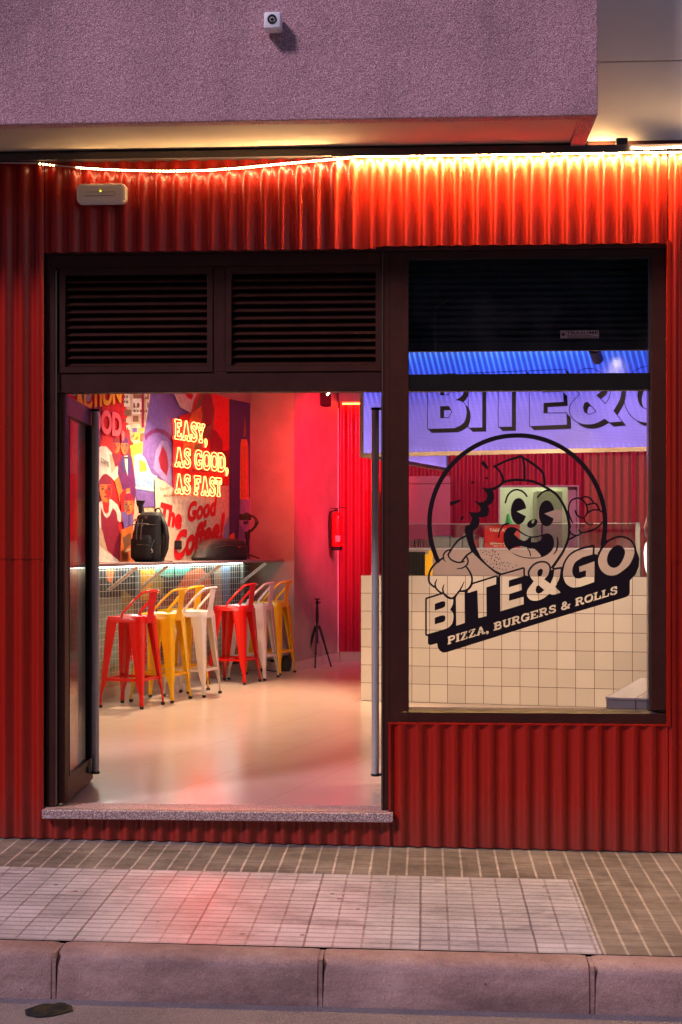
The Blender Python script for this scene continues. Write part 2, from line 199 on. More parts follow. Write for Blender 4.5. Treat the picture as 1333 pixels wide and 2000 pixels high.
 [9850, 11000, 9856, 10994, 9856, 10986, 9850, 10980, 9842, 10980, 9836, 10986, 9836, 10994, 9842, 11000],
 [9802, 10994, 9808, 10988, 9808, 10980, 9802, 10974, 9794, 10974, 9788, 10980, 9788, 10988, 9794, 10994],
 [9704, 10983, 9711, 10976, 9711, 10968, 9704, 10962, 9696, 10962, 9690, 10968, 9690, 10976, 9696, 10982],
 [9524, 10977, 9531, 10970, 9531, 10962, 9524, 10956, 9516, 10956, 9510, 10962, 9510, 10970, 9516, 10976],
 [8989, 10970, 8952, 10968, 8912, 10959, 8872, 10944, 8842, 10929, 8817, 10910, 8792, 10882, 8782, 10862, 8776, 10834, 8874, 10678, 8946, 10588, 8978, 10558, 9000, 10542,
  9108, 10485, 9148, 10624, 9196, 10744, 9210, 10760, 9111, 10830, 9086, 10856, 9034, 10924, 9012, 10954, 9010, 10966],
 [9664, 10958, 9674, 10948, 9676, 10942, 9672, 10934, 9664, 10931, 9656, 10935, 9649, 10948, 9654, 10957],
 [9752, 10935, 9759, 10928, 9759, 10920, 9752, 10914, 9744, 10914, 9738, 10920, 9738, 10928, 9744, 10934],
 [9476, 10935, 9483, 10928, 9483, 10920, 9476, 10914, 9468, 10914, 9462, 10920, 9462, 10928, 9468, 10934],
 [9608, 10923, 9615, 10916, 9615, 10908, 9608, 10902, 9600, 10902, 9594, 10908, 9594, 10916, 9600, 10922],
 [8592, 10920, 8590, 10920, 8567, 10868, 8540, 10800, 8497, 10666, 8478, 10594, 8464, 10524, 8444, 10384, 8436, 10240, 8441, 10096, 8458, 9952, 8486, 9814, 8505, 9746,
  8551, 9610, 8610, 9478, 8643, 9414, 8680, 9350, 8758, 9234, 8802, 9176, 8896, 9068, 9000, 8968, 9112, 8877, 9228, 8798, 9290, 8762, 9418, 8697, 9552, 8643, 9690, 8601,
  9760, 8585, 9900, 8561, 10044, 8549, 10188, 8550, 10328, 8563, 10400, 8574, 10540, 8605, 10678, 8648, 10744, 8674, 10812, 8704, 10936, 8767, 10998, 8805, 11116, 8886,
  11227, 8978, 11330, 9079, 11422, 9186, 11466, 9244, 11544, 9364, 11613, 9492, 11669, 9622, 11715, 9758, 11749, 9898, 11761, 9968, 11760, 9976, 11721, 9952, 11725, 9944,
  11723, 9934, 11695, 9884, 11670, 9846, 11654, 9831, 11640, 9823, 11610, 9818, 11607, 9808, 11574, 9754, 11548, 9724, 11530, 9712, 11498, 9697, 11462, 9688, 11442, 9686,
  11402, 9694, 11338, 9720, 11304, 9711, 11286, 9711, 11252, 9716, 11200, 9735, 11163, 9758, 11146, 9774, 11133, 9792, 11112, 9838, 11103, 9866, 11093, 9920, 11090, 9983,
  11056, 9900, 11019, 9828, 10974, 9751, 10920, 9676, 10888, 9641, 10856, 9612, 10820, 9585, 10780, 9559, 10647, 9482, 10647, 9480, 10662, 9472, 10668, 9458, 10658, 9334,
  10653, 9300, 10645, 9268, 10628, 9226, 10614, 9204, 10566, 9152, 10512, 9105, 10446, 9055, 10348, 8988, 10188, 8895, 10172, 8892, 10160, 8898, 10002, 8941, 9904, 8974,
  9806, 9016, 9670, 9082, 9655, 9084, 9634, 9104, 9632, 9116, 9636, 9126, 9642, 9133, 9650, 9136, 9668, 9133, 9728, 9192, 9754, 9226, 9782, 9280, 9798, 9326, 9804, 9358,
  9802, 9392, 9791, 9420, 9768, 9450, 9741, 9472, 9686, 9503, 9644, 9519, 9602, 9528, 9536, 9533, 9498, 9533, 9432, 9524, 9422, 9526, 9424, 9528, 9422, 9536, 9424, 9541,
  9443, 9550, 9502, 9616, 9522, 9682, 9501, 9764, 9420, 9811, 9340, 9804, 9260, 9776, 9306, 9825, 9366, 9878, 9400, 9938, 9374, 9992, 9298, 10013, 9218, 10007, 9141,
  9992, 9185, 10042, 9217, 10100, 9221, 10118, 9208, 10180, 9178, 10240, 9089, 10288, 9076, 10360, 9098, 10450, 9004, 10498, 8958, 10528, 8938, 10545, 8902, 10584, 8858,
  10640, 8808, 10717, 8796, 10717, 8738, 10738, 8720, 10748, 8696, 10766, 8673, 10794, 8656, 10824, 8648, 10850, 8649, 10884],
 [9772, 10916, 9778, 10910, 9778, 10902, 9772, 10896, 9764, 10896, 9758, 10902, 9758, 10910, 9764, 10916],
 [10424, 10910, 10490, 10905, 10538, 10897, 10602, 10880, 10642, 10864, 10680, 10844, 10716, 10819, 10749, 10790, 10777, 10760, 10797, 10730, 10813, 10696, 10825, 10648,
  10827, 10610, 10824, 10572, 10813, 10522, 10800, 10488, 10782, 10460, 10760, 10440, 10734, 10425, 10706, 10418, 10688, 10418, 10654, 10425, 10526, 10462, 10490, 10469,
  10426, 10476, 10368, 10475, 10320, 10463, 10272, 10442, 10223, 10412, 10106, 10326, 10077, 10312, 10046, 10301, 10012, 10295, 9996, 10295, 9964, 10299, 9930, 10310,
  9900, 10328, 9877, 10356, 9852, 10407, 9842, 10440, 9838, 10488, 9844, 10560, 9856, 10620, 9875, 10660, 9915, 10714, 9968, 10766, 9963, 10754, 9965, 10744, 9978, 10731,
  9996, 10719, 10038, 10699, 10074, 10683, 10108, 10673, 10146, 10666, 10182, 10665, 10220, 10671, 10274, 10685, 10312, 10702, 10300, 10706, 10299, 10716, 10328, 10754,
  10341, 10776, 10349, 10804, 10359, 10860, 10362, 10864, 10368, 10866, 10375, 10864, 10378, 10856, 10364, 10782, 10352, 10754, 10316, 10706, 10346, 10715, 10408, 10715,
  10440, 10722, 10470, 10741, 10499, 10768, 10548, 10824, 10568, 10852, 10571, 10864, 10566, 10874, 10552, 10881, 10530, 10885, 10474, 10889, 10362, 10890, 10304, 10888,
  10248, 10880, 10190, 10866, 10132, 10847, 10056, 10816, 9988, 10781, 9986, 10782, 10032, 10816, 10080, 10844, 10108, 10857, 10162, 10877, 10220, 10892, 10278, 10903,
  10334, 10909],
 [9724, 10898, 9730, 10892, 9730, 10884, 9724, 10878, 9716, 10878, 9710, 10884, 9710, 10892, 9716, 10898],
 [9692, 10893, 9699, 10886, 9699, 10878, 9692, 10872, 9684, 10872, 9678, 10878, 9678, 10886, 9684, 10892],
 [9610, 10880, 9616, 10874, 9616, 10866, 9610, 10860, 9602, 10860, 9596, 10866, 9596, 10874, 9602, 10880],
 [9572, 10857, 9579, 10850, 9579, 10842, 9572, 10836, 9564, 10836, 9558, 10842, 9558, 10850, 9564, 10856],
 [9620, 10851, 9627, 10844, 9627, 10836, 9620, 10830, 9612, 10830, 9606, 10836, 9606, 10844, 9612, 10850],
 [9676, 10844, 9682, 10838, 9682, 10830, 9676, 10824, 9668, 10824, 9662, 10830, 9662, 10838, 9668, 10844],
 [9740, 10839, 9752, 10830, 9755, 10824, 9753, 10816, 9746, 10811, 9738, 10813, 9726, 10826, 9729, 10836, 9734, 10839],
 [9512, 10839, 9519, 10832, 9519, 10824, 9512, 10818, 9504, 10818, 9498, 10824, 9498, 10832, 9504, 10838],
 [10822, 10833, 10864, 10790, 10886, 10754, 10900, 10708, 10911, 10656, 10917, 10606, 10916, 10580, 10901, 10512, 10892, 10482, 10886, 10477, 10880, 10478, 10877, 10484,
  10888, 10582, 10882, 10650, 10871, 10702, 10852, 10760, 10811, 10824, 10814, 10832],
 [9440, 10803, 9447, 10796, 9447, 10788, 9440, 10782, 9432, 10782, 9426, 10788, 9426, 10796, 9432, 10802],
 [9560, 10797, 9567, 10790, 9567, 10782, 9560, 10776, 9552, 10776, 9546, 10782, 9546, 10790, 9552, 10796],
 [9682, 10790, 9689, 10782, 9688, 10776, 9684, 10771, 9664, 10769, 9655, 10774, 9654, 10782, 9658, 10789, 9664, 10791],
 [9628, 10772, 9634, 10766, 9634, 10758, 9628, 10752, 9620, 10752, 9614, 10758, 9614, 10766, 9620, 10772],
 [9494, 10773, 9501, 10766, 9501, 10758, 9494, 10752, 9486, 10752, 9480, 10758, 9480, 10766, 9486, 10772],
 [9392, 10749, 9399, 10742, 9399, 10734, 9392, 10728, 9384, 10728, 9378, 10734, 9378, 10742, 9384, 10748],
 [9632, 10743, 9639, 10736, 9639, 10728, 9632, 10722, 9624, 10722, 9618, 10728, 9618, 10736, 9624, 10742],
 [10384, 10592, 10380, 10590, 10380, 10504, 10382, 10502, 10488, 10496, 10608, 10464, 10599, 10520, 10560, 10556, 10488, 10586],
 [10236, 10568, 10140, 10526, 10042, 10436, 10098, 10358, 10176, 10414, 10272, 10468, 10344, 10486, 10345, 10488, 10296, 10544],
 [11132, 10510, 11129, 10510, 11142, 10419, 11150, 10431, 11164, 10444, 11182, 10454, 11215, 10466, 11216, 10468],
 [9746, 10504, 9754, 10500, 9758, 10494, 9769, 10412, 9781, 10370, 9812, 10311, 9836, 10279, 9862, 10259, 9882, 10250, 9950, 10232, 9955, 10226, 9956, 10220, 9950, 10209,
  9940, 10206, 9892, 10218, 9850, 10233, 9832, 10245, 9816, 10260, 9788, 10296, 9755, 10358, 9742, 10406, 9730, 10490, 9734, 10500],
 [11267, 10444, 11228, 10439, 11208, 10432, 11182, 10420, 11164, 10398, 11143, 10348, 11143, 10324, 11155, 10314, 11159, 10298, 11131, 10128, 11172, 10214, 11180, 10219,
  11188, 10219, 11196, 10213, 11198, 10204, 11155, 10102, 11140, 10058, 11123, 9992, 11120, 9948, 11126, 9900, 11139, 9850, 11150, 9824, 11169, 9794, 11184, 9780, 11214,
  9762, 11258, 9745, 11288, 9741, 11316, 9744, 11344, 9757, 11376, 9780, 11416, 9823, 11438, 9860, 11454, 9900, 11464, 9938, 11467, 9968, 11461, 10010, 11439, 10054,
  11418, 10081, 11406, 10093, 11396, 10099, 11378, 10101, 11364, 10099, 11340, 10089, 11310, 10071, 11293, 10052, 11274, 10025, 11249, 9966, 11240, 9960, 11228, 9963,
  11223, 9970, 11223, 9978, 11246, 10036, 11262, 10062, 11290, 10093, 11314, 10110, 11356, 10128, 11374, 10131, 11390, 10131, 11402, 10128, 11404, 10130, 11419, 10182,
  11427, 10200, 11444, 10222, 11468, 10238, 11496, 10248, 11522, 10253, 11588, 10244, 11594, 10240, 11597, 10232, 11595, 10224, 11588, 10219, 11536, 10226, 11512, 10226,
  11482, 10216, 11463, 10204, 11455, 10196, 11444, 10174, 11426, 10116, 11464, 10070, 11486, 10030, 11548, 9991, 11580, 9977, 11600, 9973, 11640, 9970, 11680, 9973,
  11708, 9980, 11724, 9988, 11767, 10018, 11776, 10110, 11779, 10174, 11769, 10180, 11704, 10252, 11662, 10289, 11601, 10326, 11532, 10354, 11448, 10378, 11396, 10387,
  11378, 10387, 11365, 10384, 11355, 10378, 11323, 10340, 11314, 10337, 11306, 10340, 11299, 10348, 11300, 10360, 11322, 10390, 11339, 10406, 11318, 10423, 11292, 10439,
  11278, 10444],
 [10376, 10310, 10406, 10303, 10434, 10290, 10466, 10265, 10485, 10242, 10500, 10210, 10503, 10186, 10498, 10166, 10488, 10152, 10480, 10145, 10470, 10140, 10448, 10135,
  10424, 10135, 10398, 10142, 10358, 10163, 10338, 10180, 10319, 10202, 10307, 10224, 10301, 10246, 10301, 10260, 10306, 10279, 10316, 10294, 10334, 10305, 10354, 10310],
 [10682, 10280, 10700, 10278, 10720, 10272, 10738, 10262, 10758, 10245, 10773, 10228, 10790, 10204, 10802, 10180, 10820, 10128, 10636, 10032, 10828, 9964, 10822, 9930,
  10812, 9898, 10789, 9848, 10774, 9826, 10756, 9806, 10738, 9791, 10720, 9781, 10702, 9775, 10680, 9772, 10660, 9775, 10642, 9781, 10622, 9792, 10604, 9806, 10588, 9824,
  10572, 9847, 10548, 9898, 10539, 9930, 10529, 9992, 10527, 10026, 10532, 10090, 10539, 10124, 10559, 10180, 10572, 10206, 10587, 10228, 10603, 10246, 10622, 10261,
  10640, 10271, 10660, 10278],
 [10136, 10242, 10154, 10240, 10172, 10234, 10192, 10223, 10210, 10208, 10226, 10190, 10242, 10167, 10255, 10142, 10276, 10082, 10096, 9990, 10282, 9930, 10283, 9928,
  10276, 9886, 10266, 9854, 10243, 9804, 10227, 9780, 10210, 9760, 10192, 9746, 10174, 9735, 10156, 9729, 10134, 9726, 10114, 9729, 10094, 9735, 10076, 9746, 10057, 9762,
  10041, 9780, 10026, 9802, 10002, 9854, 9993, 9886, 9983, 9950, 9981, 9984, 9986, 10050, 9993, 10084, 10012, 10140, 10026, 10167, 10056, 10206, 10076, 10223, 10094,
  10233, 10114, 10240],
 [10411, 10226, 10400, 10226, 10392, 10218, 10389, 10202, 10392, 10184, 10400, 10166, 10412, 10151, 10424, 10143, 10436, 10142, 10443, 10146, 10447, 10156, 10448, 10168,
  10445, 10184, 10432, 10210, 10422, 10220],
 [9010, 10165, 9045, 10144, 9072, 10076, 9071, 10072, 9020, 10086, 8999, 10142, 9006, 10163],
 [11500, 9986, 11497, 9986, 11497, 9966, 11494, 9932, 11477, 9874, 11550, 9855, 11608, 9848, 11626, 9850, 11636, 9855, 11658, 9881, 11694, 9944, 11638, 9940, 11596, 9943,
  11574, 9947, 11534, 9964],
 [8804, 9880, 8896, 9847, 9004, 9786, 9004, 9782, 8974, 9761, 8792, 9801, 8790, 9804, 8797, 9878, 8798, 9881],
 [11473, 9844, 11464, 9845, 11442, 9808, 11428, 9790, 11411, 9772, 11373, 9738, 11428, 9718, 11456, 9717, 11472, 9720, 11502, 9731, 11527, 9746, 11538, 9756, 11558, 9784,
  11579, 9820, 11528, 9829],
 [9882, 9832, 9892, 9822, 9919, 9722, 9928, 9703, 9947, 9672, 9970, 9643, 9994, 9620, 10022, 9602, 10052, 9588, 10082, 9581, 10110, 9582, 10140, 9588, 10170, 9598, 10206,
  9618, 10236, 9642, 10253, 9662, 10284, 9708, 10294, 9711, 10304, 9707, 10310, 9698, 10310, 9688, 10282, 9644, 10260, 9618, 10226, 9590, 10198, 9573, 10152, 9556, 10114,
  9548, 10078, 9547, 10042, 9556, 10006, 9572, 9972, 9594, 9943, 9622, 9907, 9670, 9887, 9712, 9859, 9814, 9860, 9822, 9866, 9830, 9874, 9833],
 [10622, 9466, 10540, 9424, 10472, 9396, 10400, 9376, 10270, 9354, 10273, 9204, 10270, 9118, 10259, 9046, 10246, 8984, 10354, 9049, 10450, 9118, 10530, 9184, 10575, 9232,
  10593, 9264, 10606, 9308],
 [9210, 9442, 9278, 9436, 9282, 9432, 9252, 9396, 9216, 9404, 9199, 9440, 9202, 9443],
 [9856, 9384, 9853, 9382, 9851, 9350, 9842, 9314, 9829, 9278, 9810, 9240, 9774, 9184, 9742, 9148, 9706, 9114, 9874, 9033, 9966, 8999, 10170, 8941, 10192, 8953, 10216,
  9052, 10226, 9122, 10229, 9204, 10226, 9351, 10096, 9346, 10018, 9350, 9938, 9363],
 [9524, 9358, 9545, 9326, 9544, 9323, 9473, 9316, 9480, 9356],
 [9524, 9179, 9545, 9128, 9464, 9006, 9460, 9005, 9392, 9032, 9392, 9037, 9445, 9104, 9519, 9178]],
sign=[
 [4448, 1178, 4598, 1169, 4600, 1128, 4598, 1085, 4322, 1100, 4230, 1088, 4172, 1077, 4119, 1058, 4072, 1029, 4027, 992, 3988, 953, 3953, 910, 3925, 862, 3902, 810, 3883,
  755, 3869, 702, 3881, 652, 3890, 585, 3900, 480, 3888, 470, 3887, 468, 3878, 458, 3897, 370, 3916, 315, 3942, 268, 3972, 221, 4007, 180, 4045, 146, 4088, 119, 4135, 98,
  4182, 83, 4230, 72, 4280, 64, 4415, 60, 4598, 69, 4598, 56, 4415, 47, 4280, 51, 4228, 59, 4178, 71, 4130, 86, 4081, 108, 4038, 135, 3998, 171, 3962, 213, 3931, 260,
  3903, 312, 3884, 368, 3868, 442, 3865, 445, 3848, 430, 3847, 428, 3832, 413, 3832, 395, 3825, 387, 3635, 360, 3628, 361, 3621, 370, 3598, 530, 3585, 582, 3568, 625,
  3545, 665, 3515, 711, 3433, 630, 3502, 581, 3527, 555, 3544, 522, 3557, 488, 3567, 448, 3571, 412, 3572, 380, 3568, 348, 3558, 312, 3545, 285, 3526, 258, 3481, 208,
  3455, 168, 3431, 140, 3400, 112, 3362, 89, 3322, 72, 3275, 58, 3228, 50, 3182, 47, 3135, 51, 3092, 60, 3052, 74, 3012, 96, 2978, 125, 2948, 158, 2922, 196, 2905, 240,
  2902, 278, 2909, 318, 2938, 392, 2958, 432, 3021, 530, 2947, 600, 2898, 651, 2858, 702, 2838, 748, 2828, 790, 2827, 838, 2834, 878, 2850, 920, 2875, 962, 2905, 999,
  2942, 1034, 2987, 1062, 3030, 1103, 3068, 1128, 3115, 1150, 3160, 1165, 3205, 1175, 3255, 1180, 3305, 1180, 3355, 1174, 3402, 1165, 3451, 1148, 3580, 1083, 3670, 1153,
  3898, 1141, 3899, 1140, 3897, 1138, 3741, 940, 3800, 845, 3836, 782, 3860, 728, 3889, 812, 3912, 865, 3942, 918, 3978, 961, 4020, 1003, 4065, 1040, 4090, 1055, 4110,
  1075, 4152, 1109, 4199, 1138, 4252, 1157, 4310, 1168, 4400, 1180],
 [2365, 1178, 2870, 1170, 2860, 955, 2850, 947, 2848, 942, 2830, 927, 2795, 890, 2793, 870, 2788, 864, 2780, 862, 2425, 857, 2421, 855, 2422, 753, 2804, 742, 2795, 554,
  2784, 545, 2730, 489, 2728, 470, 2722, 462, 2715, 460, 2412, 460, 2412, 357, 2856, 355, 2851, 142, 2785, 75, 2784, 58, 2778, 49, 2070, 49, 2061, 52, 2057, 60, 2057,
  102, 2055, 107, 2025, 77, 2022, 55, 2018, 49, 2010, 47, 1190, 47, 1182, 49, 1178, 55, 1175, 87, 1165, 77, 1161, 52, 1152, 47, 878, 47, 870, 52, 867, 60, 867, 280, 865,
  288, 857, 260, 836, 220, 786, 170, 765, 130, 730, 98, 690, 77, 620, 47, 60, 47, 52, 49, 48, 55, 47, 1100, 52, 1111, 77, 1115, 92, 1128, 92, 1130, 110, 1147, 112, 1148,
  112, 1150, 130, 1167, 132, 1168, 142, 1180, 678, 1180, 768, 1143, 821, 1115, 865, 1079, 867, 1082, 867, 1102, 870, 1108, 878, 1113, 897, 1115, 912, 1128, 912, 1130,
  930, 1147, 932, 1148, 932, 1150, 950, 1167, 952, 1168, 962, 1180, 1228, 1180, 1230, 1178, 1230, 358, 1242, 368, 1242, 370, 1260, 387, 1262, 388, 1272, 400, 1455, 400,
  1457, 402, 1457, 1102, 1465, 1112, 1487, 1115, 1502, 1128, 1502, 1130, 1520, 1147, 1522, 1148, 1522, 1150, 1540, 1167, 1542, 1168, 1552, 1180, 1808, 1180, 1810, 1178,
  1810, 400, 2060, 400, 2067, 1105, 2075, 1112, 2092, 1113, 2108, 1127, 2110, 1128, 2112, 1132, 2128, 1147, 2130, 1148, 2132, 1152, 2148, 1167, 2150, 1168, 2160, 1180],
 [1730, 1100, 1470, 1100, 1470, 322, 1468, 320, 1232, 320, 1230, 318, 1230, 142, 1190, 102, 1190, 60, 2010, 60, 2010, 320, 1732, 320, 1730, 322],
 [1150, 1100, 880, 1100, 880, 1055, 890, 1035, 907, 985, 917, 930, 920, 880, 916, 830, 906, 782, 889, 738, 880, 722, 880, 435, 883, 410, 880, 358, 880, 60, 1150, 60],
 [62, 1100, 60, 1100, 60, 60, 618, 60, 682, 88, 725, 111, 758, 142, 777, 180, 792, 230, 801, 282, 803, 330, 798, 372, 786, 412, 769, 448, 747, 480, 716, 508, 678, 530,
  617, 560, 698, 579, 745, 595, 782, 619, 808, 655, 826, 700, 837, 752, 840, 800, 837, 852, 827, 905, 810, 955, 785, 999, 741, 1035, 688, 1063, 598, 1100],
 [3244, 1098, 3175, 1100, 3128, 1095, 3080, 1085, 3035, 1070, 2988, 1048, 2949, 1022, 2915, 991, 2886, 955, 2861, 912, 2846, 872, 2840, 835, 2841, 792, 2850, 752, 2870,
  708, 2906, 660, 2955, 610, 3038, 532, 2970, 428, 2950, 388, 2935, 352, 2921, 312, 2915, 278, 2918, 240, 2932, 204, 2957, 168, 2988, 134, 3020, 107, 3058, 86, 3095, 72,
  3138, 63, 3180, 60, 3228, 63, 3272, 71, 3318, 84, 3358, 101, 3392, 122, 3421, 148, 3445, 176, 3465, 205, 3479, 238, 3488, 268, 3492, 300, 3491, 332, 3487, 368, 3477,
  408, 3464, 442, 3445, 477, 3421, 502, 3341, 558, 3518, 732, 3556, 672, 3578, 632, 3598, 585, 3611, 532, 3635, 373, 3820, 400, 3810, 505, 3801, 572, 3785, 638, 3756,
  702, 3720, 765, 3661, 860, 3819, 1060, 3590, 1073, 3500, 1002, 3372, 1067, 3322, 1085, 3275, 1094],
 [2287, 1098, 2080, 1100, 2079, 1098, 2073, 402, 2075, 400, 2088, 400, 2090, 398, 2090, 142, 2072, 125, 2071, 120, 2070, 62, 2770, 60, 2776, 275, 2332, 277, 2332, 472,
  2715, 474, 2724, 662, 2342, 673, 2341, 868, 2780, 875, 2790, 1090],
 [3202, 915, 3270, 906, 3349, 860, 3180, 675, 3119, 692, 3092, 780, 3119, 872, 3198, 915],
 [3218, 900, 3200, 902, 3182, 892, 3172, 858, 3199, 772, 3240, 761, 3328, 858, 3265, 894],
 [488, 899, 552, 780, 488, 671, 312, 670, 311, 672, 311, 898, 312, 900],
 [480, 885, 478, 887, 392, 887, 391, 885, 391, 752, 392, 750, 520, 751, 537, 780],
 [4362, 860, 4468, 858, 4473, 682, 4470, 680, 4300, 685, 4298, 682, 4285, 528, 4288, 525, 4598, 504, 4598, 491, 4285, 512, 4278, 515, 4273, 520, 4272, 528, 4286, 690,
  4295, 698, 4312, 697, 4380, 765, 4458, 763, 4457, 842, 4455, 845, 4305, 848, 4248, 827, 4215, 812, 4199, 765, 4190, 728, 4185, 688, 4186, 650, 4191, 610, 4211, 538,
  4225, 502, 4245, 470, 4272, 442, 4315, 417, 4370, 395, 4458, 366, 4598, 368, 4599, 330, 4598, 290, 4378, 286, 4290, 315, 4235, 337, 4192, 362, 4165, 390, 4145, 422,
  4131, 458, 4111, 530, 4106, 570, 4105, 608, 4110, 648, 4119, 688, 4133, 728, 4152, 768, 4175, 799, 4205, 822, 4242, 839, 4302, 861],
 [866, 700, 865, 701, 825, 661, 820, 650, 795, 612, 777, 600, 798, 586, 827, 560, 849, 528, 865, 494, 867, 500],
 [478, 460, 533, 360, 478, 260, 312, 260, 311, 262, 311, 458, 312, 460],
 [471, 445, 468, 447, 392, 447, 391, 445, 391, 342, 392, 340, 508, 340, 519, 360],
 [3228, 440, 3248, 435, 3262, 427, 3278, 410, 3289, 388, 3299, 355, 3304, 325, 3305, 298, 3298, 277, 3285, 261, 3268, 248, 3252, 240, 3232, 236, 3210, 237, 3188, 242,
  3172, 251, 3161, 268, 3152, 291, 3147, 315, 3146, 360, 3155, 398, 3163, 412, 3172, 423, 3188, 434, 3200, 439],
 [3236, 425, 3228, 427, 3225, 425, 3225, 418, 3232, 372, 3240, 349, 3252, 331, 3268, 322, 3290, 317, 3292, 322, 3286, 352, 3277, 382, 3268, 402, 3257, 415]],
neon=[[3.9, [
 [731, 41, 760, 14, 766, 3, 765, -11, 766, -23, 763, -31, 753, -43, 740, -48, 731, -47, 722, -43, 715, -34, 712, -26, 714, -11, 726, 6, 722, 37, 726, 42],
 [323, 6, 337, 0, 357, 0, 360, -3, 360, -29, 338, -31, 284, -189, 283, -200, 263, -202, 246, -200, 197, -33, 194, -30, 176, -29, 176, -3, 177, 0, 200, 0, 211, 3, 223, 0,
  243, 0, 244, -29, 236, -31, 242, -51, 283, -52, 286, -49, 291, -31, 284, -29, 284, -3, 286, 0, 303, 0, 314, 5],
 [454, 3, 469, 0, 486, -6, 497, -13, 506, -20, 513, -31, 517, -46, 518, -57, 516, -71, 507, -89, 489, -105, 472, -114, 440, -126, 422, -137, 417, -143, 417, -154, 423,
  -160, 437, -167, 449, -169, 460, -168, 468, -163, 486, -132, 494, -130, 506, -132, 512, -140, 514, -149, 508, -166, 508, -194, 506, -196, 486, -196, 469, -202, 446,
  -205, 429, -202, 414, -197, 403, -190, 391, -181, 382, -163, 380, -149, 381, -137, 389, -120, 406, -105, 426, -93, 460, -80, 476, -69, 481, -60, 480, -46, 471, -40,
  451, -33, 440, -32, 428, -34, 417, -40, 403, -69, 391, -74, 383, -73, 377, -69, 373, -63, 372, -54, 380, -34, 380, -6, 383, -4, 406, -4, 431, 3],
 [660, 0, 660, -29, 636, -31, 636, -80, 688, -169, 708, -171, 708, -197, 706, -200, 686, -200, 677, -202, 666, -200, 646, -200, 644, -197, 644, -174, 646, -169, 617,
  -118, 588, -169, 590, -171, 590, -197, 589, -200, 569, -200, 557, -204, 543, -200, 526, -200, 524, -197, 524, -171, 542, -169, 596, -74, 596, -31, 594, -30, 574, -30,
  572, -29, 572, -3, 574, 0],
 [154, 0, 156, -3, 156, -26, 156, -60, 154, -64, 132, -63, 131, -31, 66, -30, 62, -31, 62, -86, 87, -86, 88, -69, 103, -68, 104, -111, 103, -132, 88, -131, 87, -114, 62,
  -114, 62, -169, 66, -170, 126, -170, 128, -166, 128, -137, 151, -136, 151, -200, 0, -200, 0, -171, 18, -169, 18, -31, 0, -29, 0, -3, 3, 0]]],
[6.24, [
 [1200, 40, 1229, 14, 1234, 3, 1233, -11, 1234, -23, 1231, -31, 1221, -43, 1209, -48, 1200, -47, 1191, -43, 1183, -34, 1180, -26, 1182, -11, 1194, 6, 1190, 37, 1194, 42],
 [151, 6, 163, 0, 186, 0, 188, -3, 188, -29, 186, -30, 169, -30, 166, -32, 112, -189, 111, -200, 91, -202, 74, -200, 72, -197, 72, -191, 25, -31, 4, -29, 4, -3, 6, 0, 29,
  0, 40, 3, 51, 0, 71, 0, 72, -29, 64, -31, 71, -51, 111, -52, 119, -31, 112, -29, 112, -3, 114, 0, 131, 0, 143, 5],
 [1083, 3, 1106, -4, 1129, -16, 1143, -29, 1156, -49, 1163, -69, 1165, -86, 1165, -123, 1157, -149, 1148, -166, 1134, -180, 1120, -189, 1094, -200, 1077, -204, 1066,
  -204, 1040, -203, 1031, -200, 994, -200, 992, -197, 992, -171, 1010, -169, 1010, -31, 992, -29, 992, -3, 994, 0, 1031, 0, 1040, 3, 1057, 4],
 [537, 3, 557, -1, 574, -10, 600, -10, 602, -11, 602, -66, 603, -67, 612, -69, 612, -94, 609, -96, 534, -96, 532, -94, 533, -69, 563, -68, 566, -67, 566, -60, 554, -44,
  546, -38, 531, -35, 514, -37, 497, -43, 488, -54, 482, -69, 477, -91, 476, -106, 479, -120, 486, -140, 495, -154, 506, -161, 526, -165, 540, -165, 553, -160, 571, -133,
  577, -130, 586, -129, 594, -132, 601, -140, 603, -149, 596, -166, 596, -194, 594, -196, 574, -196, 571, -194, 551, -201, 534, -203, 509, -201, 489, -195, 473, -186,
  462, -174, 452, -157, 442, -129, 438, -103, 440, -83, 449, -49, 460, -26, 474, -12, 489, -5, 514, 2],
 [283, 3, 297, 0, 314, -7, 326, -13, 334, -21, 341, -31, 345, -46, 346, -57, 344, -71, 335, -89, 317, -104, 300, -114, 266, -127, 249, -139, 244, -146, 245, -154, 251,
  -161, 266, -167, 277, -169, 289, -167, 297, -161, 312, -134, 314, -132, 323, -130, 334, -132, 340, -140, 342, -149, 336, -166, 336, -194, 334, -196, 314, -196, 297,
  -202, 274, -205, 257, -202, 246, -198, 231, -191, 220, -181, 213, -171, 210, -163, 208, -149, 209, -137, 217, -120, 232, -106, 254, -93, 288, -80, 304, -69, 309, -60,
  308, -46, 300, -40, 280, -33, 269, -32, 254, -35, 245, -40, 231, -68, 220, -74, 211, -73, 205, -69, 201, -63, 200, -54, 208, -34, 209, -5, 231, -5, 260, 3],
 [914, 0, 934, -4, 949, -10, 958, -17, 970, -31, 978, -49, 986, -71, 987, -120, 984, -137, 974, -160, 966, -174, 957, -184, 946, -191, 934, -195, 897, -201, 869, -196,
  854, -191, 843, -184, 831, -170, 822, -151, 814, -129, 813, -80, 816, -63, 826, -40, 836, -23, 845, -14, 860, -6, 874, -2, 891, 1],
 [729, 0, 746, -3, 763, -9, 774, -17, 786, -31, 794, -49, 802, -71, 803, -120, 800, -136, 791, -158, 784, -171, 774, -183, 763, -190, 751, -195, 714, -201, 691, -197,
  671, -191, 660, -185, 650, -174, 638, -151, 630, -129, 629, -80, 632, -63, 642, -40, 651, -24, 660, -15, 671, -8, 689, -2, 709, 1],
 [1076, -34, 1054, -34, 1054, -166, 1077, -166, 1106, -154, 1117, -143, 1127, -120, 1127, -80, 1119, -60, 1113, -51, 1103, -45],
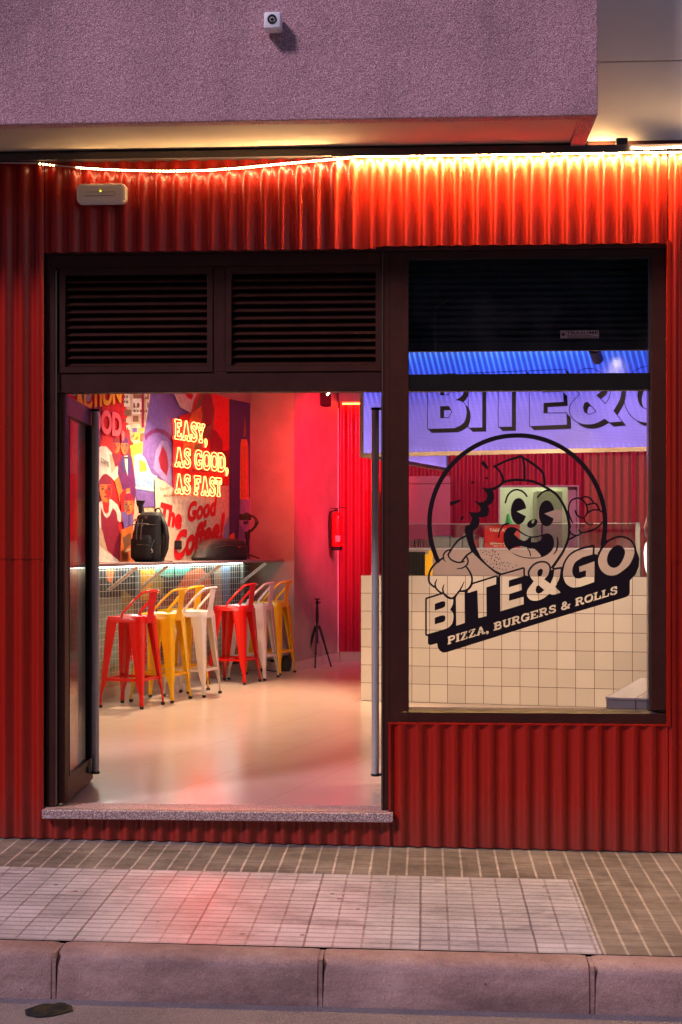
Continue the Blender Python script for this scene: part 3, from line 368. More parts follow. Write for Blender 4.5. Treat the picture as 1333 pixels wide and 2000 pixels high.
 [903, -37, 883, -39, 867, -46, 857, -63, 851, -86, 851, -120, 863, -149, 871, -157, 900, -163, 923, -159, 933, -154, 943, -137, 949, -114, 949, -80, 937, -51, 933, -46,
  926, -41],
 [719, -37, 697, -39, 683, -46, 673, -63, 667, -86, 667, -120, 679, -149, 683, -154, 689, -157, 717, -162, 740, -158, 749, -154, 759, -137, 765, -114, 765, -80, 753, -51,
  749, -45, 743, -42]]],
[5.56, [
 [751, 6, 763, 0, 786, 0, 788, -3, 788, -29, 786, -30, 769, -30, 766, -32, 712, -189, 711, -200, 691, -202, 674, -200, 672, -197, 672, -191, 625, -31, 604, -29, 604, -3,
  606, 0, 629, 0, 640, 3, 651, 0, 671, 0, 672, -29, 664, -31, 671, -51, 711, -52, 719, -31, 712, -29, 712, -3, 714, 0, 731, 0, 743, 5],
 [151, 6, 163, 0, 186, 0, 188, -3, 188, -29, 186, -30, 169, -30, 166, -32, 112, -189, 111, -200, 91, -202, 74, -200, 72, -197, 72, -191, 25, -31, 4, -29, 4, -3, 6, 0, 29,
  0, 40, 3, 51, 0, 71, 0, 72, -29, 64, -31, 71, -51, 111, -52, 119, -31, 112, -29, 112, -3, 114, 0, 131, 0, 143, 5],
 [883, 3, 897, 0, 914, -7, 926, -13, 934, -21, 941, -31, 945, -46, 946, -57, 944, -71, 935, -89, 917, -104, 900, -114, 866, -127, 849, -139, 844, -146, 845, -154, 851,
  -161, 866, -167, 877, -169, 889, -167, 897, -161, 912, -134, 914, -132, 923, -130, 934, -132, 940, -140, 942, -149, 936, -166, 936, -194, 934, -196, 914, -196, 897,
  -202, 874, -205, 857, -202, 846, -198, 831, -191, 820, -181, 813, -171, 810, -163, 808, -149, 809, -137, 817, -120, 832, -106, 854, -93, 888, -80, 904, -69, 909, -60,
  908, -46, 900, -40, 880, -33, 869, -32, 854, -35, 845, -40, 831, -68, 820, -74, 811, -73, 805, -69, 801, -63, 800, -54, 808, -34, 809, -5, 831, -5, 860, 3],
 [283, 3, 297, 0, 314, -7, 326, -13, 334, -21, 341, -31, 345, -46, 346, -57, 344, -71, 335, -89, 317, -104, 300, -114, 266, -127, 249, -139, 244, -146, 245, -154, 251,
  -161, 266, -167, 277, -169, 289, -167, 297, -161, 312, -134, 314, -132, 323, -130, 334, -132, 340, -140, 342, -149, 336, -166, 336, -194, 334, -196, 314, -196, 297,
  -202, 274, -205, 257, -202, 246, -198, 231, -191, 220, -181, 213, -171, 210, -163, 208, -149, 209, -137, 217, -120, 232, -106, 254, -93, 288, -80, 304, -69, 309, -60,
  308, -46, 300, -40, 280, -33, 269, -32, 254, -35, 245, -40, 231, -68, 220, -74, 211, -73, 205, -69, 201, -63, 200, -54, 208, -34, 209, -5, 231, -5, 260, 3],
 [1071, 0, 1072, -29, 1054, -31, 1054, -169, 1071, -170, 1080, -169, 1080, -134, 1083, -132, 1103, -132, 1103, -200, 963, -200, 960, -197, 960, -134, 963, -132, 983,
  -132, 984, -169, 986, -170, 1009, -170, 1010, -169, 1010, -31, 992, -29, 992, -3, 994, 0],
 [514, 0, 516, -3, 516, -29, 498, -31, 498, -77, 500, -80, 523, -80, 524, -63, 540, -63, 540, -126, 537, -128, 526, -128, 524, -126, 523, -110, 500, -110, 498, -111, 498,
  -169, 500, -170, 563, -170, 564, -134, 566, -132, 586, -132, 588, -134, 588, -197, 586, -200, 437, -200, 436, -171, 454, -169, 454, -34, 454, -31, 451, -30, 436, -29,
  436, -3, 437, 0]]]])

# ---------------------------------------------------------------- materials
class NT:
    def __init__(s, m):
        s.m = m; s.t = m.node_tree; s.n = s.t.nodes; s.l = s.t.links; s.p = s.n['Principled BSDF']
    def new(s, k, **kw):
        o = s.n.new(k)
        for a, b in kw.items(): setattr(o, a, b)
        return o
    def put(s, sock, v):
        if hasattr(v, 'links') or hasattr(v, 'is_output'): s.l.new(v, sock)
        else: sock.default_value = v
    def math(s, op, a, b=0.0, c=0.0):
        o = s.new('ShaderNodeMath', operation=op); s.put(o.inputs[0], a); s.put(o.inputs[1], b); s.put(o.inputs[2], c); return o.outputs[0]
    def mix(s, f, a, b, blend='MIX'):
        o = s.new('ShaderNodeMix', data_type='RGBA', blend_type=blend); s.put(o.inputs[0], f)
        s.put(o.inputs[6], a if not isinstance(a, tuple) else (*a[:3], 1)); s.put(o.inputs[7], b if not isinstance(b, tuple) else (*b[:3], 1)); return o.outputs[2]
    def pos(s):
        if not hasattr(s, '_p'): s._p = s.new('ShaderNodeNewGeometry').outputs['Position']; s._x = s.new('ShaderNodeSeparateXYZ'); s.l.new(s._p, s._x.inputs[0])
        return s._p
    def xyz(s): s.pos(); return s._x.outputs
    def noise(s, scale, detail=4, rough=.6, vec=None, stretch=None):
        o = s.new('ShaderNodeTexNoise'); o.inputs['Scale'].default_value = scale; o.inputs['Detail'].default_value = detail; o.inputs['Roughness'].default_value = rough
        v = vec or s.pos()
        if stretch:
            mp = s.new('ShaderNodeMapping'); mp.inputs['Scale'].default_value = stretch; s.l.new(v, mp.inputs[0]); v = mp.outputs[0]
        s.l.new(v, o.inputs['Vector']); return o.outputs['Fac']
    def ramp(s, f, stops):
        o = s.new('ShaderNodeValToRGB'); cr = o.color_ramp
        while len(cr.elements) < len(stops): cr.elements.new(.5)
        for e, (p, c) in zip(cr.elements, stops): e.position = p; e.color = (*c, 1) if isinstance(c, tuple) else (c, c, c, 1)
        s.l.new(f, o.inputs[0]); return o.outputs[0]
    def bump(s, h, strength=.3, dist=.01, prev=None):
        o = s.new('ShaderNodeBump'); o.inputs['Strength'].default_value = strength; o.inputs['Distance'].default_value = dist
        s.l.new(h, o.inputs['Height'])
        if prev is not None: s.l.new(prev, o.inputs['Normal'])
        s.l.new(o.outputs[0], s.p.inputs['Normal']); return o.outputs[0]
    def color(s, v): s.put(s.p.inputs['Base Color'], v if not isinstance(v, tuple) else (*v, 1))
    def rough(s, v): s.put(s.p.inputs['Roughness'], v)
MATS = {}
def mat(name, col=(.5, .5, .5), rough=.5, metal=0.0, var=.25, vs=6.0, bump=0.0, bs=60.0, coat=0.0, spec=.5, emit=None, es=1.0, sheen=0.0):
    if name in MATS: return MATS[name]
    m = bpy.data.materials.new(name); m.use_nodes = True; t = NT(m); p = t.p
    p.inputs['Roughness'].default_value = rough; p.inputs['Metallic'].default_value = metal
    p.inputs['Specular IOR Level'].default_value = spec; p.inputs['Coat Weight'].default_value = coat; p.inputs['Coat Roughness'].default_value = .15
    if sheen: p.inputs['Sheen Weight'].default_value = sheen
    if var:
        n = t.noise(vs, 5, .65)
        t.color(t.mix(t.ramp(n, [(.3, 1 - var), (.7, 1.0)]), (0, 0, 0), col)) if False else t.color(t.mix(1.0, t.ramp(n, [(.3, 1 - var), (.7, 1.0)]), col, 'MULTIPLY'))
        n2 = t.noise(vs * 3.1, 3, .6)
        lo, hi = (max(rough - .08, .285), rough + .08) if rough >= .28 else (max(rough - .06, .02), min(rough + .06, .26))
        t.rough(t.math('MULTIPLY_ADD', n2, hi - lo, lo))
    else: t.color(col)
    if bump: t.bump(t.noise(bs, 4, .7), bump, .004)
    if emit: p.inputs['Emission Color'].default_value = (*emit, 1); p.inputs['Emission Strength'].default_value = es
    MATS[name] = m; return m
# ---------------------------------------------------------------- mesh building
class MB:
    def __init__(s): s.v = []; s.f = []; s.mi = []; s.cur = 0
    def add(s, vs, fs):
        o = len(s.v); s.v += [Vector(v) for v in vs]; s.f += [tuple(i + o for i in f) for f in fs]; s.mi += [s.cur] * len(fs); return s
    def box(s, x0, x1, y0, y1, z0, z1, M=None):
        c = [(x, y, z) for z in (z0, z1) for y in (y0, y1) for x in (x0, x1)]
        if M is not None: c = [M @ Vector(v) for v in c]
        return s.add(c, [(0, 2, 3, 1), (4, 5, 7, 6), (0, 1, 5, 4), (2, 6, 7, 3), (0, 4, 6, 2), (1, 3, 7, 5)])
    def prism(s, pts, M, h):
        """pts in the local xy plane of M, extruded along local z by h"""
        n = len(pts); vs = [M @ Vector((a, b, 0)) for a, b in pts] + [M @ Vector((a, b, h)) for a, b in pts]
        fs = [tuple(range(n))[::-1], tuple(range(n, 2 * n))] + [(i, (i + 1) % n, n + (i + 1) % n, n + i) for i in range(n)]
        return s.add(vs, fs)
    def tube(s, pts, r, n=8, closed=False, caps=True):
        pts = [Vector(p) for p in pts]; N = len(pts); rs = r if hasattr(r, '__len__') else [r] * N; vs = []; fs = []
        up = None
        for i, p in enumerate(pts):
            a = pts[(i - 1) % N] if (closed or i > 0) else p; b = pts[(i + 1) % N] if (closed or i < N - 1) else p
            d = (b - a)
            d = d.normalized() if d.length > 1e-9 else Vector((0, 0, 1))
            if up is None: up = Vector((0, 0, 1)) if abs(d.z) < .9 else Vector((1, 0, 0))
            u = up - d * up.dot(d)
            if u.length < 1e-4: u = d.orthogonal()
            u.normalize(); up = u; v = d.cross(u)
            for k in range(n):
                t = 2 * math.pi * k / n; vs.append(p + (u * math.cos(t) + v * math.sin(t)) * rs[i])
        for i in range(N if closed else N - 1):
            j = (i + 1) % N
            for k in range(n): fs.append((i * n + k, i * n + (k + 1) % n, j * n + (k + 1) % n, j * n + k))
        if not closed and caps: fs += [tuple(range(n))[::-1], tuple((N - 1) * n + k for k in range(n))]
        return s.add(vs, fs)
    def lathe(s, prof, M, n=24):
        vs = [M @ Vector((r * math.cos(2 * math.pi * k / n), r * math.sin(2 * math.pi * k / n), z)) for r, z in prof for k in range(n)]
        fs = [(i * n + k, i * n + (k + 1) % n, (i + 1) * n + (k + 1) % n, (i + 1) * n + k) for i in range(len(prof) - 1) for k in range(n)]
        if prof[0][0] > 1e-5: fs.append(tuple(range(n))[::-1])
        if prof[-1][0] > 1e-5: fs.append(tuple((len(prof) - 1) * n + k for k in range(n)))
        return s.add(vs, fs)
    def quad(s, *p): return s.add(p, [tuple(range(len(p)))])
SPLIT = {'handle_bracket', 'frame_bead', 'carry_handle', 'webbing', 'hanging_rods', 'standoff', 'mesh_post', 'led_ribbon', 'glazing_bead', 'handle_bead'}
def pieces(mb):
    """the connected pieces of a mesh builder, each as a builder of its own"""
    par = list(range(len(mb.v)))
    def find(i):
        while par[i] != i: par[i] = par[par[i]]; i = par[i]
        return i
    for f in mb.f:
        for k in f[1:]: par[find(f[0])] = find(k)
    gr = {}
    for f, m in zip(mb.f, mb.mi): gr.setdefault(find(f[0]), []).append((f, m))
    out = []
    for fs in gr.values():
        ix = {}; q = MB()
        for f, m in fs:
            for k in f:
                if k not in ix: ix[k] = len(q.v); q.v.append(mb.v[k])
            q.f.append(tuple(ix[k] for k in f)); q.mi.append(m)
        out.append(q)
    return out
def obj(name, mb, mats, parent=None, **kw):
    if name in SPLIT:
        return [obj1(name, q, mats, parent, **kw) for q in pieces(mb)][0]
    return obj1(name, mb, mats, parent, **kw)
def obj1(name, mb, mats, parent=None, smooth=None, bevel=0.0, seg=2, label=None, cat=None, group=None, kind=None):
    off = world_loc(parent) if parent else Vector((0, 0, 0))
    me = bpy.data.meshes.new(name); me.from_pydata([v - off for v in mb.v], [], mb.f)
    for m in (mats if isinstance(mats, (list, tuple)) else [mats]): me.materials.append(m)
    for p, i in zip(me.polygons, mb.mi): p.material_index = i
    bm = bmesh.new(); bm.from_mesh(me); bmesh.ops.remove_doubles(bm, verts=bm.verts, dist=1e-6)
    bmesh.ops.recalc_face_normals(bm, faces=bm.faces)
    if bevel:
        es = [e for e in bm.edges if len(e.link_faces) == 2 and e.calc_face_angle(0) > R(40)]
        bmesh.ops.bevel(bm, geom=es, offset=bevel, segments=seg, affect='EDGES', clamp_overlap=True, profile=.5)
    bm.to_mesh(me); bm.free()
    if smooth is not None:
        for p in me.polygons: p.use_smooth = True
        try: me.set_sharp_from_angle(angle=R(smooth))
        except Exception: pass
    o = bpy.data.objects.new(name, me); sc.collection.objects.link(o)
    if parent: o.parent = parent
    tag(o, label, cat, group, kind); return o
def tag(o, label=None, cat=None, group=None, kind=None):
    if label: o['label'] = label
    if cat: o['category'] = cat
    if group: o['group'] = group
    if kind: o['kind'] = kind
    return o
def world_loc(o):
    v = Vector(o.location)
    while o.parent: o = o.parent; v += Vector(o.location)
    return v
def thing(name, loc, label, cat, group=None):
    o = bpy.data.objects.new(name, None); o.location = loc; o.empty_display_size = .1; sc.collection.objects.link(o)
    return tag(o, label, cat, group)
def frame(o, x, y, z=None):
    """matrix with origin o and local axes x, y (z = cross)"""
    x = Vector(x).normalized(); y = Vector(y).normalized(); z = x.cross(y)
    return Matrix(((x.x, y.x, z.x, o[0]), (x.y, y.y, z.y, o[1]), (x.z, y.z, z.z, o[2]), (0, 0, 0, 1)))
def fill2d(loops):
    """even-odd filled flat mesh from closed loops -> verts, faces"""
    cu = bpy.data.curves.new('tmp', 'CURVE'); cu.dimensions = '2D'; cu.fill_mode = 'BOTH'
    for L in loops:
        sp = cu.splines.new('POLY'); sp.points.add(len(L) - 1)
        for q, (a, b) in zip(sp.points, L): q.co = (a, b, 0, 1)
        sp.use_cyclic_u = True
    return curve_mesh(cu)
def curve_mesh(cu):
    o = bpy.data.objects.new('tmp', cu); sc.collection.objects.link(o)
    dg = bpy.context.evaluated_depsgraph_get(); me = bpy.data.meshes.new_from_object(o.evaluated_get(dg))
    vs = [Vector(v.co) for v in me.vertices]; fs = [tuple(p.vertices) for p in me.polygons]
    bpy.data.objects.remove(o); bpy.data.curves.remove(cu); bpy.data.meshes.remove(me); return vs, fs
def flat_text(mb, s, f, bold=0.0, shear=0.0, space=1.0):
    """text laid on a surface: width and cap height normalised to 1; f maps (u, v)"""
    cu = bpy.data.curves.new('tmp', 'FONT'); cu.body = s; cu.offset = bold; cu.shear = shear; cu.space_character = space; cu.resolution_u = 4
    vs, fs = curve_mesh(cu); x0 = min(v.x for v in vs); x1 = max(v.x for v in vs); h = .73
    return mb.add([f((v.x - x0) / (x1 - x0), v.y / h) for v in vs], fs)
# ---------------------------------------------------------------- material set
def emis(name, col, s):
    if name in MATS: return MATS[name]
    m = bpy.data.materials.new(name); m.use_nodes = True; t = NT(m); t.color((.02, .02, .02)); t.p.inputs['Emission Color'].default_value = (*col, 1)
    t.p.inputs['Emission Strength'].default_value = s; MATS[name] = m; return m
def glass_mat(name, tint=(.93, .93, .93), rough=.02, spec=1.0, dirt=.0):
    m = bpy.data.materials.new(name); m.use_nodes = True; t = m.node_tree; n = t.nodes; l = t.links; n.remove(n['Principled BSDF'])
    o = n['Material Output']; tr = n.new('ShaderNodeBsdfTransparent'); tr.inputs[0].default_value = (*tint, 1)
    gl = n.new('ShaderNodeBsdfGlossy'); gl.inputs['Roughness'].default_value = rough
    fr = n.new('ShaderNodeFresnel'); fr.inputs[0].default_value = 1.5
    mx = n.new('ShaderNodeMixShader'); mu = n.new('ShaderNodeMath'); mu.operation = 'MULTIPLY'; mu.inputs[1].default_value = spec
    l.new(fr.outputs[0], mu.inputs[0]); l.new(mu.outputs[0], mx.inputs[0]); l.new(tr.outputs[0], mx.inputs[1]); l.new(gl.outputs[0], mx.inputs[2])
    out = mx.outputs[0]
    if dirt:
        g = n.new('ShaderNodeNewGeometry'); no = n.new('ShaderNodeTexNoise'); no.inputs['Scale'].default_value = 5; no.inputs['Detail'].default_value = 6; l.new(g.outputs['Position'], no.inputs['Vector'])
        ra = n.new('ShaderNodeMapRange'); ra.inputs[1].default_value = .45; ra.inputs[2].default_value = .8; ra.inputs[3].default_value = 0; ra.inputs[4].default_value = dirt; l.new(no.outputs[0], ra.inputs[0])
        df = n.new('ShaderNodeBsdfDiffuse'); df.inputs[0].default_value = (.6, .6, .6, 1); m2 = n.new('ShaderNodeMixShader'); l.new(ra.outputs[0], m2.inputs[0]); l.new(out, m2.inputs[1]); l.new(df.outputs[0], m2.inputs[2]); out = m2.outputs[0]
    l.new(out, o.inputs[0]); MATS[name] = m; return m
GLASS = glass_mat('window_glass', (.92, .92, .93), .015, .8, .012)
GLASS2 = glass_mat('guard_glass', (.86, .88, .88), .03, 1.6, .12)
def plaster():
    m = mat('pink_render', (.46, .25, .32), .9, var=0); t = NT(m)
    v = t.new('ShaderNodeTexVoronoi'); v.inputs['Scale'].default_value = 150; t.l.new(t.pos(), v.inputs['Vector'])
    g = t.noise(190, 3, .8); big = t.noise(1.1, 5, .6)
    c = t.ramp(g, [(.32, (.15, .065, .075)), (.5, (.49, .26, .29)), (.64, (.92, .63, .67))])
    c = t.mix(1.0, c, t.ramp(big, [(.3, .72), (.5, .98), (.72, 1.1)]), 'MULTIPLY'); c = t.mix(1.0, c, t.ramp(t.noise(3.0, 6, .7, stretch=(1, 1, .14)), [(.32, .80), (.5, 1.0), (.7, 1.06)]), 'MULTIPLY'); t.color(c)
    b = t.bump(t.noise(130, 3, .7), 1.0, .006); t.bump(t.noise(26, 3, .6), .5, .01, b); return m
PLASTER = plaster()
def red_clad():
    m = mat('red_corrugated', (.4, .01, .005), .3, var=0, coat=.3, spec=.3); t = NT(m)
    n = t.noise(2.5, 5, .65, stretch=(3, 3, .5)); st = t.noise(30, 3, .6, stretch=(1, 1, .04))
    c = t.mix(1.0, t.ramp(n, [(.3, .84), (.7, 1.0)]), (.34, .0085, .0015), 'MULTIPLY')
    c = t.mix(t.ramp(t.noise(90, 2, .5), [(.72, 0.0), (.8, .35)]), c, (.5, .16, .12))
    z = t.xyz()[2]
    dirt = t.math('MULTIPLY', t.ramp(t.math('MULTIPLY_ADD', st, .5, t.math('MULTIPLY', z, 1.4)), [(.0, 1.0), (.38, 0.0)]), .42)
    c = t.mix(dirt, c, (.13, .045, .035)); t.color(c)
    t.rough(t.math('MULTIPLY_ADD', n, .14, .29)); t.bump(t.noise(4, 2, .4, stretch=(1, 1, .4)), .02, .01); return m
CLAD = red_clad()
FRAME = mat('bronze_aluminium', (.052, .017, .012), .5, .0, var=.3, vs=9, bump=.05, bs=300, spec=.15)
FRAME_B = mat('black_aluminium', (.008, .007, .008), .35, .2, var=.3, vs=9)
SHUT = mat('black_shutter', (.018, .014, .013), .5, .1, var=.35, vs=4)
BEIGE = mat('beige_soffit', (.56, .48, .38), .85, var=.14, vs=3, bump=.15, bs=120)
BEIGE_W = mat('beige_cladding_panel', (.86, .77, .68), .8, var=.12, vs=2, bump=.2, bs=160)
WHITE_P = mat('white_plastic', (.78, .78, .76), .35, var=.06)
DARK_P = mat('black_plastic', (.012, .011, .011), .45, var=.3)
CHROME = mat('polished_steel', (.62, .60, .58), .30, .55, var=.05, vs=20)
STEEL = mat('brushed_steel', (.55, .54, .52), .32, 1.0, var=.2, vs=14)
MICRO = mat('grey_microcement', (.38, .30, .25), .55, var=.30, vs=2.2, bump=.12, bs=30)
GRANITE = None
def granite():
    m = mat('pink_granite', (.5, .4, .4), .45, var=0); t = NT(m)
    v = t.new('ShaderNodeTexVoronoi'); v.inputs['Scale'].default_value = 95; t.l.new(t.pos(), v.inputs['Vector'])
    c = t.mix(t.ramp(t.noise(120, 3, .7), [(.45, 0.0), (.55, 1.0)]), (.52, .37, .35), (.15, .10, .095))
    c = t.mix(t.ramp(v.outputs['Distance'], [(.25, 1.0), (.4, 0.0)]), c, (.68, .56, .54)); t.color(c); t.bump(t.noise(120, 3, .7), .3, .003); return m
GRANITE = granite()
def floor_mat():
    m = mat('polished_beige_floor', (.6, .5, .4), .28, var=0); t = NT(m); x, y, z = t.xyz()
    ang = R(16.6); u = t.math('ADD', t.math('MULTIPLY', x, math.cos(ang)), t.math('MULTIPLY', y, -math.sin(ang))); v = t.math('ADD', t.math('MULTIPLY', x, math.sin(ang)), t.math('MULTIPLY', y, math.cos(ang)))
    def line(q, p, o, wd): return t.math('LESS_THAN', t.math('PINGPONG', t.math('ADD', q, o), p / 2), wd)
    j = t.math('MAXIMUM', line(u, .60, .28, .003), line(v, 1.2, .35, .003))
    n = t.noise(.9, 4, .55, stretch=(1, 1.6, 1)); n2 = t.noise(2.6, 4, .55, stretch=(2, .8, 1))
    c = t.mix(1.0, t.ramp(n, [(.3, .93), (.7, 1.01)]), (.58, .45, .36), 'MULTIPLY'); c = t.mix(1.0, c, t.ramp(n2, [(.3, .97), (.7, 1.01)]), 'MULTIPLY')
    c = t.mix(t.math('MULTIPLY', j, .4), c, (.2, .15, .12)); t.color(c)
    t.rough(.22); t.bump(t.noise(5, 3, .5), .06, .01); return m
FLOOR = floor_mat()
def tile_mat(name, col, size, ox, oz, dirx, diry, grout=(.10, .055, .04), joint=.0022, rough=.18):
    m = mat(name, col, rough, var=0, coat=.3); t = NT(m); x, y, z = t.xyz()
    u = t.math('ADD', t.math('MULTIPLY', x, dirx), t.math('MULTIPLY', y, diry))
    uu = t.math('DIVIDE', t.math('ADD', u, ox), size); zz = t.math('DIVIDE', t.math('ADD', z, oz), size)
    j = t.math('MAXIMUM', t.math('LESS_THAN', t.math('PINGPONG', uu, .5), joint / size), t.math('LESS_THAN', t.math('PINGPONG', zz, .5), joint / size))
    wn_ = t.new('ShaderNodeTexWhiteNoise', noise_dimensions='2D'); cb = t.new('ShaderNodeCombineXYZ')
    t.l.new(t.math('ROUND', uu), cb.inputs[0]) if False else t.l.new(t.math('FLOOR', uu), cb.inputs[0]); t.l.new(t.math('FLOOR', zz), cb.inputs[1]); t.l.new(cb.outputs[0], wn_.inputs['Vector'])
    c = t.mix(1.0, t.ramp(wn_.outputs['Value'], [(0, .84), (1, 1.0)]), col, 'MULTIPLY'); c = t.mix(j, c, grout); t.color(c)
    t.bump(t.math('SUBTRACT', 1.0, j), .5, .002); return m
def road_mat():
    m = mat('asphalt', (.1, .08, .08), .85, var=0); t = NT(m); g = t.noise(160, 3, .8); n = t.noise(2.5, 5, .6)
    c = t.mix(1.0, t.ramp(g, [(.3, (.12, .10, .10)), (.55, (.27, .22, .225)), (.75, (.5, .44, .43))]), t.ramp(n, [(.3, .7), (.7, 1.05)]), 'MULTIPLY'); t.color(c); t.bump(g, .8, .006); return m
def kerb_mat():
    m = mat('kerb_stone', (.3, .2, .2), .8, var=0); t = NT(m); n = t.noise(3, 6, .7, stretch=(1, 1, 2)); g = t.noise(150, 3, .8)
    c = t.ramp(n, [(.28, (.21, .125, .115)), (.5, (.35, .225, .205)), (.72, (.46, .32, .29))]); c = t.mix(1.0, c, t.ramp(g, [(.3, .72), (.7, 1.2)]), 'MULTIPLY')
    c = t.mix(1.0, c, t.ramp(t.noise(1.1, 5, .7, stretch=(1, 1, 5)), [(.3, .62), (.55, 1.02), (.7, 1.2)]), 'MULTIPLY')
    v = t.new('ShaderNodeTexVoronoi'); v.inputs['Scale'].default_value = 14; t.l.new(t.pos(), v.inputs['Vector'])
    c = t.mix(t.math('MULTIPLY', t.math('LESS_THAN', v.outputs['Distance'], .07), t.ramp(t.noise(3.3, 2, .5), [(.45, 0.0), (.5, .8)])), c, (.09, .06, .055)); t.color(c)
    b = t.bump(g, .6, .005); t.bump(t.noise(14, 6, .75), .8, .012, b); return m
PAV = (-.1827, -.0103, .022)
def pav(x, y): return PAV[0] + PAV[1] * x + PAV[2] * y
XB = None
def pave_mat(xb, yb):
    m = mat('pavement_tiles', (.3, .25, .22), .6, var=0); t = NT(m); x, y, z = t.xyz()
    zb = t.math('MULTIPLY', t.math('LESS_THAN', x, xb), t.math('LESS_THAN', y, yb))      # the newer, paler tiles
    def ln(q, p, o, wd): return t.math('LESS_THAN', t.math('PINGPONG', t.math('ADD', q, o), p / 2), wd)
    wob = t.math('MULTIPLY', t.math('SUBTRACT', t.noise(6, 3, .6), .5), .006); xw = t.math('ADD', x, wob); yw = t.math('ADD', y, wob)
    ga = ln(xw, .0872, .0, .0052); ra = ln(yw, .0975, .02, .0022)
    gb = ln(xw, .1145, .02, .0050); rb = ln(yw, .061, .0, .0085); jb = t.math('MAXIMUM', ln(xw, .458, .02, .0040), ln(yw, .366, .0, .0042))
    nb = t.noise(2.2, 6, .7); nf = t.noise(170, 3, .8); st = t.noise(7, 5, .65, stretch=(1, 3, 1))
    ca = t.ramp(nb, [(.28, (.13, .11, .095)), (.5, (.225, .195, .165)), (.75, (.32, .28, .24))]); ca = t.mix(1.0, ca, t.ramp(st, [(.3, .72), (.7, 1.12)]), 'MULTIPLY')
    ca = t.mix(ra, ca, (.09, .07, .06)); ca = t.mix(t.math('MULTIPLY', ga, t.ramp(st, [(.3, .45), (.6, 1.0)])), ca, (.50, .44, .38))
    cb = t.ramp(nb, [(.25, (.36, .355, .38)), (.5, (.50, .49, .52)), (.8, (.60, .59, .62))]); cb = t.mix(t.math('MULTIPLY', rb, .5), cb, (.20, .18, .18))
    cb = t.mix(t.math('MULTIPLY', gb, t.ramp(st, [(.35, .25), (.6, .85)])), cb, (.20, .17, .165)); cb = t.mix(t.math('MULTIPLY', jb, .45), cb, (.10, .08, .08))
    wn2 = t.new('ShaderNodeTexWhiteNoise', noise_dimensions='3D'); cmb = t.new('ShaderNodeCombineXYZ')
    t.l.new(t.math('FLOOR', t.math('DIVIDE', t.math('ADD', xw, .02), .229)), cmb.inputs[0]); t.l.new(t.math('FLOOR', t.math('DIVIDE', yw, .183)), cmb.inputs[1]); t.l.new(zb, cmb.inputs[2]); t.l.new(cmb.outputs[0], wn2.inputs['Vector'])
    grime = t.noise(3.2, 8, .75, stretch=(1, 1.6, 1))
    c = t.mix(zb, ca, cb); c = t.mix(1.0, c, t.ramp(wn2.outputs['Value'], [(0, .84), (1, 1.10)]), 'MULTIPLY'); c = t.mix(1.0, c, t.ramp(grime, [(.34, .62), (.5, .98), (.7, 1.12)]), 'MULTIPLY'); c = t.mix(1.0, c, t.ramp(nf, [(.3, .78), (.7, 1.2)]), 'MULTIPLY')
    v = t.new('ShaderNodeTexVoronoi'); v.inputs['Scale'].default_value = 5.3; t.l.new(t.pos(), v.inputs['Vector'])
    c = t.mix(t.math('MULTIPLY', t.math('LESS_THAN', t.math('ADD', v.outputs['Distance'], t.math('MULTIPLY', st, .05)), .085), .75), c, (.10, .075, .075)); t.color(c)
    t.rough(t.math('ADD', t.math('MULTIPLY_ADD', zb, -.18, .48), t.math('MULTIPLY', nb, .10)))
    gr = t.math('MULTIPLY_ADD', zb, 1.0, 0.0); h = t.math('ADD', t.math('MULTIPLY', t.math('SUBTRACT', 1.0, zb), t.math('ADD', t.math('MULTIPLY', ra, -.6), t.math('MULTIPLY', ga, -.5))), t.math('MULTIPLY', zb, t.math('ADD', t.math('MULTIPLY', t.math('MAXIMUM', rb, gb), -.5), t.math('MULTIPLY', jb, -.6))))
    b = t.bump(h, .7, .004); t.bump(nf, .25, .002, b); return m
# ---------------------------------------------------------------- ground
kerb_y = -1.78
xb = P(1150, 1790, -1.3).x
pv = MB()
xs = [-40, -12, -5, -3, -2, -1, 0, 1, 2, 3, 5, 12, 40]; ys = [.35, -.3, -.9, -1.4, kerb_y]
pv.add([(x, y, pav(max(-6, min(6, x)), y)) for y in ys for x in xs], [(j * 13 + i, j * 13 + i + 1, (j + 1) * 13 + i + 1, (j + 1) * 13 + i) for j in range(4) for i in range(12)])
XBND = G(1150, 1800, pav(.9, -1.3)).x
obj('pavement', pv, pave_mat(XBND, -.605), kind='structure')
def rz(x): return pav(max(-6, min(6, x)), kerb_y) - .185
rd = MB(); ry = [-1.93, -2.4, -4, -8, -30, -300]
rd.add([(x * (1 if y > -10 else 8), y, rz(x) - .012 * (-1.93 - max(y, -6)) * .6) for y in ry for x in xs], [(j * 13 + i, j * 13 + i + 1, (j + 1) * 13 + i + 1, (j + 1) * 13 + i) for j in range(5) for i in range(12)])
obj('road', rd, road_mat(), kind='structure')
kb = MB(); KM = kerb_mat()
kx0 = G(112, 1850, pav(-1.5, -1.8)).x; L = 1.03
prof = [(-1.784, -.3), (-1.784, -.002), (-1.86, -.003), (-1.895, -.010), (-1.915, -.028), (-1.924, -.055), (-1.94, -.26), (-1.94, -.3)]
